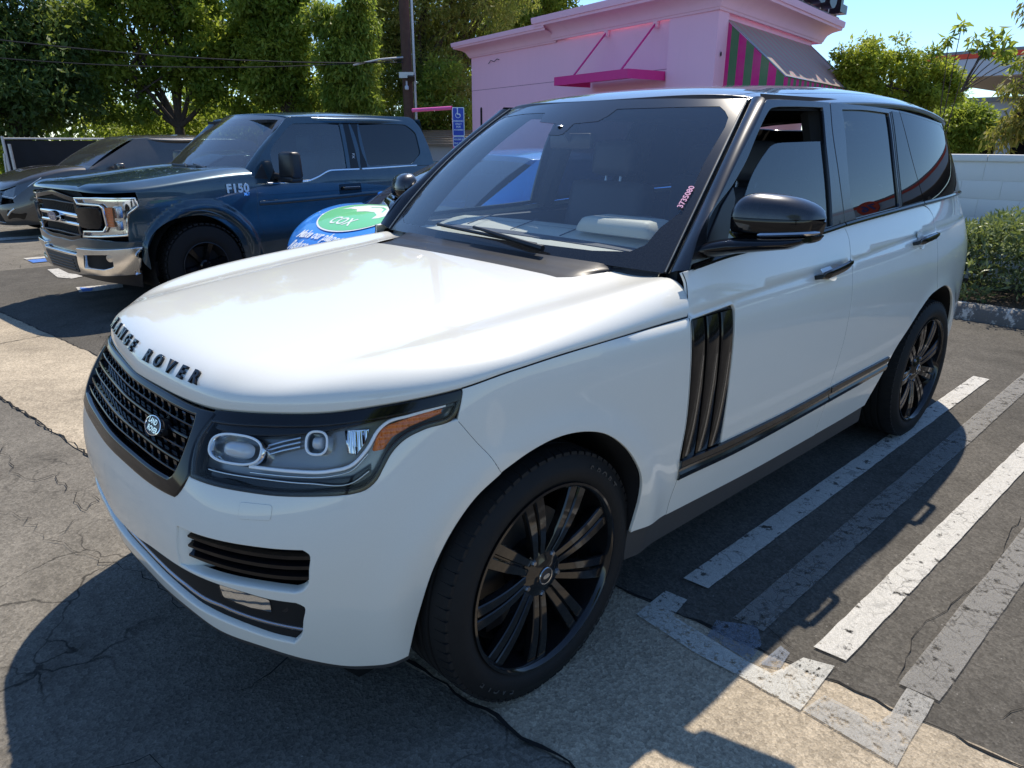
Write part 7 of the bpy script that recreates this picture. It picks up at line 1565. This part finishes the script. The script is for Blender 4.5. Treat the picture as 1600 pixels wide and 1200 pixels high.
# ================================================================ simpler neighbours built from the same kind of trimmed shells
def gen_car(root,W2,front,rear,zh0,zh1,cowl,top,rooftop,rearscreen,H,beltz,paintm,glassm='tint',wb=2.7,R=.33,hoodm=None,wm='silver',screen='tscreen',lampm='lampclear',nose=.62,roofm=None,grillem='gloss'):
    """W2 half width; front/rear: x of the ends; zh0,zh1 bonnet heights at nose/cowl; cowl,top: x of the screen foot and header; rooftop,rearscreen: x where the roof ends and the tail glass foot"""
    pl=Plan([(front,0),(front-.02,.35*W2),(front-.09,.62*W2),(front-.24,.82*W2),(front-.50,.94*W2),(front-.85,.985*W2),(front-1.5,W2),((front+rear)/2,W2),(rear+.9,.985*W2),(rear+.4,.93*W2),(rear+.12,.78*W2),(rear+.02,.45*W2),(rear,0)])
    dd=spline([.15,.3,.45,.60,.75,.9,1.05,1.2],[-.09,-.04,-.015,0,-.004,-.02,-.05,-.09]); df=spline([.15,.3,.45,.6,.75,.9,1.05],[-.10,-.03,0,-.02,-.08,-.17,-.28])
    def lo(s,z):
        s=np.asarray(s,float);z=np.asarray(z,float);x,y,nx,ny=pl.at(s);a=np.abs(s);w=sst(.45*W2,1.4*W2,a); d=df(z)*(1-w)+dd(z)*w
        for cx in (0,-wb): r=np.hypot(x-cx,z-R); d=d+.018*np.exp(-((r-(R+.09))/.05)**2)*sst(.4,.7,np.abs(ny))
        return np.stack([x+nx*d,y+ny*d,z+0*x],-1)
    hb=lambda s: zh0+(zh1-.03-zh0)*sst(.2,pl.s_of_x(cowl-.05),np.abs(s))
    sA=lambda x: float(pl.s_of_x(x)); sc=sA(cowl-.12); Lp=pl.L
    def arch(cx): return [(sA(cx)+(R+.055)*math.cos(a),R+(R+.055)*math.sin(a)) for a in np.linspace(math.pi*.98,math.pi*.02,20)]
    ar1,ar2=arch(0),arch(-wb); bz_=lambda s: np.interp(s,[sc,sA(top-.6),sA(rearscreen),Lp],[zh1,beltz,beltz+.02,beltz-.02])
    # panels
    fb=loop([(0,.22),(ar1[0][0]-.01,.24)],[(ar1[0][0]-.01,.24),(ar1[2][0],ar1[2][1]),(ar1[3][0],ar1[3][1])],[(ar1[3][0],ar1[3][1]),(ar1[3][0]-.05,.62),(.72*W2,.60)],[(.72*W2,.60),(.55*W2,nose),(0,nose)],step=.04); h_=fb[fb[:,0]>1e-3]
    low_in=rounded([(-.50*W2,.27),(.50*W2,.27),(.46*W2,.44),(-.46*W2,.44)],.03)
    b_=patch('front_bumper',lo,np.vstack([[[0,.22]],h_,[[0,nose]],mir(h_)]),paintm,root,[low_in],step=.06,gap=.002,lip=.03)
    patch('intake',lambda u,v:lo(u,v)-normal(lo,u,v)*.04,inset(low_in,-.02),'dark',b_,step=.1,lip=0)
    gp=rounded([(-.48*W2,nose+.004),(.48*W2,nose+.004),(.50*W2,zh0-.004),(-.50*W2,zh0-.004)],.015); g0=patch('grille',lo,gp,grillem,root,step=.06,off=-.01,lip=.02)
    for k in range(3):
        z=nose+(zh0-nose)*(k+.6)/3.3; mb=MB(); ribbon(mb,lo,[(a,z) for a in np.linspace(-.46*W2,.46*W2,20)],.014,.012,-.004); mb.build('grille_bar','silver' if k==1 else 'satin',g0)
    fe=loop([(ar1[3][0],ar1[3][1])]+[],ar1[3:],[ar1[-1],(ar1[-1][0]+.03,.24)],[(ar1[-1][0]+.03,.24),(sc,.24)],[(sc,.24),(sc,zh1-.03)],[(s,float(hb(s))) for s in np.linspace(sc,.85*W2,20)],[(.85*W2,float(hb(.85*W2))),(.80*W2,.62),(ar1[3][0]-.05,.62),(ar1[3][0],ar1[3][1])],step=.04)
    sB=sA((top+rooftop)/2+.05); sR=ar2[8][0]
    fd=loop([(sc,.24),(sc,zh1-.03)],[(s,float(bz_(s))) for s in np.linspace(sc,sB,12)],[(sB,float(bz_(sB))),(sB,.24)],[(sB,.24),(sc,.24)],step=.05)
    rd=loop([(sB,.24),(sB,float(bz_(sB)))],[(s,float(bz_(s))) for s in np.linspace(sB,sR+.05,10)],[(sR+.05,float(bz_(sR+.05))),(sR,ar2[8][1])],ar2[:9][::-1],[ar2[0],(ar2[0][0]-.03,.24)],[(ar2[0][0]-.03,.24),(sB,.24)],step=.05)
    qt=loop([(sR,ar2[8][1]),(sR+.05,float(bz_(sR+.05)))],[(s,float(bz_(s))) for s in np.linspace(sR+.05,Lp,12)],[(Lp,float(bz_(Lp))),(Lp,.28)],[(Lp,.28),(ar2[-1][0]+.04,.28)],ar2[8:][::-1],step=.05)
    for nm,po in (('fender',fe),('front_door',fd),('rear_door',rd),('rear_quarter',qt)):
        for q in (po,mir(po)): patch(nm,lo,q,paintm,root,step=.08,gap=.002)
    # bonnet
    def hd(s,t):
        s=np.asarray(s,float);t=np.asarray(t,float);a=np.abs(s);sg=np.where(s<0,-1.,1.);zb=hb(a);Bp=lo(a,zb);x,y,nx,ny=pl.at(a);wi=.16;th=np.clip(t,0,1)*np.pi/2
        dl=1-np.cos(th);hh=np.sin(th);px=Bp[...,0]-nx*wi*dl;py=np.maximum(Bp[...,1]-ny*wi*dl,0);ix=Bp[...,0]-nx*wi;iy=np.maximum(Bp[...,1]-ny*wi,0);q=np.clip(t-1,0,1)
        cx=np.interp(a,[0,.5*W2,1.2*W2,sc],[front-.42,front-.50,(front+cowl)/2,cowl+.02]);px=np.where(t>1,ix*(1-q)+cx*q,px);py=np.where(t>1,iy*(1-q),py)
        u=np.clip((front-px)/(front-cowl),0,1.2); zt=zh0+.03+(zh1+.03-zh0)*(1-(1-np.clip(u,0,1))**1.8)-.035*(py/W2)**2+.010*sst(.62*W2,.75*W2,py); return np.stack([px,py*sg,zb+(zt-zb)*hh],-1)
    bo_=grid('bonnet',hd,np.linspace(-sc+.004,sc-.004,90),np.r_[np.linspace(0,1,9),1+np.linspace(.08,1,14)],hoodm or paintm,root)
    # greenhouse
    cyw=.86*W2; tyw=.66*W2
    def wd(u,v):
        u=np.asarray(u,float);v=np.asarray(v,float);Bq=np.stack([cowl-.02-.14*u**2,cyw*u,zh1+.015-.03*u**2],-1);T=np.stack([top-.12*u**2,tyw*u,H-.05-.03*u**2],-1);w=v[...,None] if v.ndim else v;b=.04*4*v*(1-v);return Bq*(1-w)+T*w+np.stack([b*.6,.4*b*u,b*.8],-1)
    patch('windscreen',wd,loop([(-1,0),(1,0)],[(1,0),(1,1)],[(1,1),(-1,1)],[(-1,1),(-1,0)],step=.08),screen,root,step=.15,lip=0)
    MB().box((cowl-.02,0,zh1-.01),(.16,cyw*1.7,.03)).build('cowl','satin',root)
    MB().tube([(cowl+.02,.5*W2,zh1+.02),(cowl-.04,-.1,zh1+.05)],.01,6).build('wiper','satin',root)
    xs=np.linspace(top-.10,rooftop,16)
    for sd in (1,-1):
        def sdw(u,v): # u: x measured backwards, v 0 belt .. 1 roof
            u=np.asarray(u,float);v=np.asarray(v,float);x=-u; sx=pl.s_of_x(x); yb=np.interp(sx,pl.s,pl.y)-.07; xr=np.interp(x,[rear,rearscreen,rooftop,top-.12,cowl-.15],[rooftop-.2,rooftop-.05,rooftop,top-.12,top-.10]) if False else x
            zt=np.interp(x,[rearscreen,rooftop-.05,rooftop+.4,(top+rooftop)/2,top-.5,top-.12,cowl-.16],[beltz+.03,H-.13,H-.075,H-.055,H-.06,H-.085,zh1+.0]); yt=np.interp(zt,[beltz,H-.05],[1.0,0.0])*(yb-tyw-.05)+tyw+.05
            z0=np.interp(x,[rear,rearscreen,top-.6,cowl-.16],[beltz-.01,beltz+.02,beltz,zh1-.02]); y=yb+(yt-yb)*v+.015*np.sin(np.pi*v); return np.stack([x,y*sd,z0+(zt-z0)*v],-1)*1.0
        X0,X1=-(cowl-.17),-(rearscreen+.02)
        pol=np.array([(X0,0),(X1,0),(X1,1),(X0,1)]) ; f_=(lambda u,v:sdw(u,v)) if sd<0 else (lambda u,v:sdw(-u,v)); pol=pol if sd<0 else np.array([(-a,b) for a,b in pol])[::-1]
        patch('cabin_side',f_,pol,roofm or paintm,root,step=.06,vs=3,lip=0)
        m_=lambda a: a if sd<0 else -a
        def pane(nm,a,b,c,d,mm): patch(nm,f_,np.array([(m_(-a),.07),(m_(-b),.07),(m_(-c),.90),(m_(-d),.90)]),mm,root,off=.004,step=.06,vs=2,lip=0)
        xm=(top+rooftop)/2+.05; pane('front_window',cowl-.55,xm+.05,xm+.04,top-.36,glassm); pane('rear_window',xm-.04,rooftop+.35,rooftop+.40,xm-.04,glassm); pane('quarter_window',rooftop+.28,rearscreen+.55,rooftop+.15,rooftop+.33,glassm)
        o=MB().box((cowl-.62,sd*(W2+.11),beltz+.06),(.13,.21,.14),bev=.035).tube([(cowl-.58,sd*(W2-.08),beltz+.02),(cowl-.60,sd*(W2+.05),beltz+.02)],.025,8).build('door_mirror',paintm,root,60)
        # lamps
        P_=lambda q: np.array(q,float) if sd>0 else mir(q)
        hp_=[(.52*W2,zh0-.10),(.80*W2,zh0-.13),(1.12*W2,float(hb(1.1*W2))-.07),(1.30*W2,float(hb(1.3*W2))-.012),(.95*W2,float(hb(.95*W2))-.008),(.52*W2,zh0-.01)]
        hl_=patch('headlight',lo,P_(hp_),lampm,root,off=.004,step=.06,lip=0); patch('reflector',lambda u,v:lo(u,v)-normal(lo,u,v)*(.004+.01*np.abs(np.sin(np.asarray(u,float)*60)))[...,None],P_(hp_),'lampgrey' if lampm!='white' else 'white',hl_,step=.02,lip=0,off=.0)
        mb=MB(); ribbon(mb,lo,[(a*sd,z+.02) for a,z in hp_[:4]],.012,.006,0); mb.build('light_bar','drl',hl_)
        patch('side_marker',lo,P_([(1.24*W2,.60),(1.40*W2,.605),(1.40*W2,.635),(1.24*W2,.64)]),'amber',root,off=.004,step=.04,lip=.004)
        fo_=rounded([(.62*W2,.34),(.92*W2,.34),(.98*W2,.44),(.66*W2,.50)],.02); patch('fog_recess',lo,P_(fo_),'gloss',root,off=.002,step=.06,lip=.01)
        mb=MB(); ribbon(mb,lo,[(a*sd,z) for a,z in ((.64*W2,.40),(.72*W2,.47),(.80*W2,.52))],.03,.008,.002); mb.build('fog_trim','silver',root)
    rfn=lambda x,y: np.stack([np.asarray(x,float),np.asarray(y,float),np.interp(x,[rearscreen,rooftop-.1,rooftop+.4,(top+rooftop)/2,top-.4,top],[beltz+.05,H-.10,H-.02,H,H-.015,H-.05])-.035*(np.abs(np.asarray(y,float))/(tyw+.05))**2-.03*(np.abs(np.asarray(y,float))/(tyw+.06))**6],-1)
    patch('roof',rfn,loop([(top-.12,-tyw),(top,0),(top-.12,tyw)],[(top-.12,tyw),(top-.3,tyw+.05),(rooftop,tyw+.05)],[(rooftop,tyw+.05),(rooftop-.08,0),(rooftop,-tyw-.05)],[(rooftop,-tyw-.05),(top-.3,-tyw-.05),(top-.12,-tyw)],step=.06),roofm or paintm,root,step=.1,lip=.05,rad=.015)
    patch('rear_screen',rfn,np.array([(rooftop-.09,-tyw+.05),(rearscreen,-tyw-.02),(rearscreen,tyw+.02),(rooftop-.09,tyw-.05)]),'tint',root,step=.1,lip=0)
    patch('tail_deck',lambda x,y: np.stack([np.asarray(x,float),np.asarray(y,float),beltz+.04-.06*((rearscreen-np.asarray(x,float))/(rearscreen-rear))**2-.03*(np.asarray(y,float)/W2)**2],-1),np.array([(rearscreen,-W2*.86),(rear+.03,-W2*.7),(rear+.03,W2*.7),(rearscreen,W2*.86)]),paintm,root,step=.15,lip=0)
    MB().box(((front+rear)/2,0,.32),(front-rear-.9,W2*1.6,.12)).box((front-.6,0,.5),(.8,W2*1.2,.3)).build('underbody','dark',root)
    MB().box(((cowl+rearscreen)/2,0,.6),(cowl-rearscreen,W2*1.7,.08)).box((cowl-.45,0,zh1-.03),(.5,W2*1.55,.10),bev=.03).build('cabin_floor','dashdark',root)
    for (x,y) in ((top-.35,.42*W2),(top-.35,-.42*W2)): o=MB().box((x,y,beltz-.05),(.15,.48,.7),bev=.05,ry=-.25).build('seat','dashdark',root,60); MB().box((x-.12,y,beltz+.36),(.1,.25,.17),bev=.04).build('headrest','dashdark',o,60)
    for cx in (0,-wb):
        for sd in (1,-1):
            lotwheel(root,(cx,sd*(W2-.12),R),sd,R,R*.66,.22,5,wm,wm,0,False,wm)
            mb=MB(); M4=Matrix.Translation((cx,sd*(W2-.03),R))@Matrix.Rotation(math.radians(90),4,'X'); mb.lathe([(R+.06,0),(R+.07,.4*sd),(0,.4*sd)],24,M4,a0=math.radians(-15),a1=math.radians(195)); mb.build('wheel_well','dark',root)
    return lo,hd
# utility car wrapped in blue
M['wrapblue']=paint('blue_vinyl_wrap',(.02,.24,.80),.03,.35,0,dusty=.04); M['wrapgreen']=mat('green_decal',(.17,.62,.24),.35,coat=.6,var=.03); M['wrapwhite']=mat('white_decal',(.82,.83,.82),.4,coat=.4,var=.03)
cx_=thing('wrapped_hatchback','blue wrapped hatchback with green oval logo on its bonnet beyond the white suv','car',(-2.15,-3.0,0),.0)
M['bscreen']=glassy('hatchback_windscreen',(.60,.75,.76),.22,dust=.10)
lo_,hd2=gen_car(cx_,.885,.98,-3.60,.70,1.01,.13,-.86,-2.3,-3.2,1.53,.99,'wrapblue',screen='bscreen',wb=2.7,R=.32,nose=.52)
# logo, drawn on the bonnet skin
def hoodxy(x,y):
    """height of the wrapped bonnet by search on its grid"""
    S,T=HG; d=(GP[...,0]-x)**2+(GP[...,1]-y)**2; i=np.unravel_index(np.argmin(d),d.shape); return GP[i][2]
S_g,T_g=np.meshgrid(np.linspace(-1.5,1.5,260),np.r_[np.linspace(.5,1,10),1+np.linspace(.01,1,80)],indexing='ij'); HG=(S_g,T_g); GP=hd2(S_g,T_g)
_X=GP[...,0].ravel();_Y=GP[...,1].ravel();_Z=GP[...,2].ravel(); A6=np.stack([np.ones_like(_X),_X,_Y**2,_X**2,_X**3,_X*_Y**2,_Y**4,_X**2*_Y**2,_X**4],1); msk=(np.abs(_Y)<.70)&(_X<.86); cf=np.linalg.lstsq(A6[msk],_Z[msk],rcond=None)[0]
def HZs(x,y): x=np.asarray(x,float);y=np.asarray(y,float); return np.stack([x,y,cf[0]+cf[1]*x+cf[2]*y**2+cf[3]*x**2+cf[4]*x**3+cf[5]*x*y**2+cf[6]*y**4+cf[7]*x**2*y**2+cf[8]*x**4+.008],-1)
OC=(.40,-.02); ovp=lambda a,b,n=48,dx=0,dy=0: np.array([(OC[0]+dx+b*math.cos(t),OC[1]+dy+a*math.sin(t)) for t in np.linspace(0,2*math.pi,n,endpoint=False)])
# faces towards the nose: text top is away from the nose (-x), reads from -y to +y
dec=patch('bonnet_logo',HZs,ovp(.50,.30),'wrapwhite',cx_,step=.05,lip=0); patch('logo_field',HZs,ovp(.485,.285),'wrapgreen',dec,off=.001,step=.05,lip=0)
sw=[(-.36,.02),(-.30,.10),(-.18,.18),(.0,.215),(.20,.20),(.33,.12),(.37,.02),(.34,-.05),(.28,-.08),(.25,-.01),(.14,.035),(.02,.03),(-.08,.0),(-.15,.045),(-.26,.05)]
patch('logo_swoosh',HZs,np.array([(OC[0]-.02-b,OC[1]+a) for a,b in sw]),'wrapwhite',dec,off=.0022,step=.03,lip=0)
patch('logo_line',HZs,np.array([(OC[0]-.02-b,OC[1]+a) for a,b in ((-.05,.13),(.08,.165),(.18,.13),(.24,.05),(.22,.05),(.16,.115),(.07,.145),(-.04,.115))]),'wrapgreen',dec,off=.003,step=.03,lip=0)
def hoodtext(s_,x,y,size,m,par,sh=0):
    o=text3d('decal_text',s_,size,m,par,.0003,font_bold=.003,shear=sh)
    for v in o.data.vertices: q=HZs(x-v.co.y,y+v.co.x); v.co=Vector((float(q[0]),float(q[1]),float(q[2])+.003+v.co.z))
    return o
hoodtext('COX',.56,-.03,.15,'wrapwhite',dec); 
hoodtext('Make our planet greener',.76,.12,.105,'wrapwhite',cx_,.35); hoodtext('Reduce our footprint',.86,.05,.10,'wrapwhite',cx_,.35)
# grey minivan, dark saloon, white van
M['vanpaint']=paint('grey_brown_metallic',(.09,.083,.075),.4,.3,.5,dust=(.3,.26,.2),dusty=.12)
mv=thing('grey_minivan','dark grey-brown minivan with amber side marker at the left edge behind the pickup','minivan',(-1.30,-13.35,0),.13)
gen_car(mv,.99,.98,-4.15,.80,1.13,-.25,-1.25,-3.75,-4.05,1.735,1.10,'vanpaint',glassm='tglass',wb=3.0,R=.36,nose=.58)
M['darkpaint']=paint('charcoal_paint',(.02,.021,.023),.4,.3,.3,dust=(.3,.26,.2),dusty=.12)
ds=thing('charcoal_saloon','charcoal saloon parked between the pickup and the minivan','car',(-1.75,-9.75,0),.12)
gen_car(ds,.92,.92,-3.7,.74,1.02,-.35,-1.15,-2.55,-3.2,1.47,1.0,'darkpaint',wb=2.8,R=.33,nose=.54)
M['whitepaint']=paint('silver_white_paint',(.62,.63,.64),.05,.3,.1,dusty=.06)
wv_=thing('white_wagon','pale wagon whose roof shows over the minivan','car',(-3.1,-16.6,0),.13)
gen_car(wv_,.95,.95,-3.75,.82,1.12,-.3,-1.2,-3.3,-3.7,1.70,1.10,'whitepaint',wb=2.8,R=.35,nose=.6)
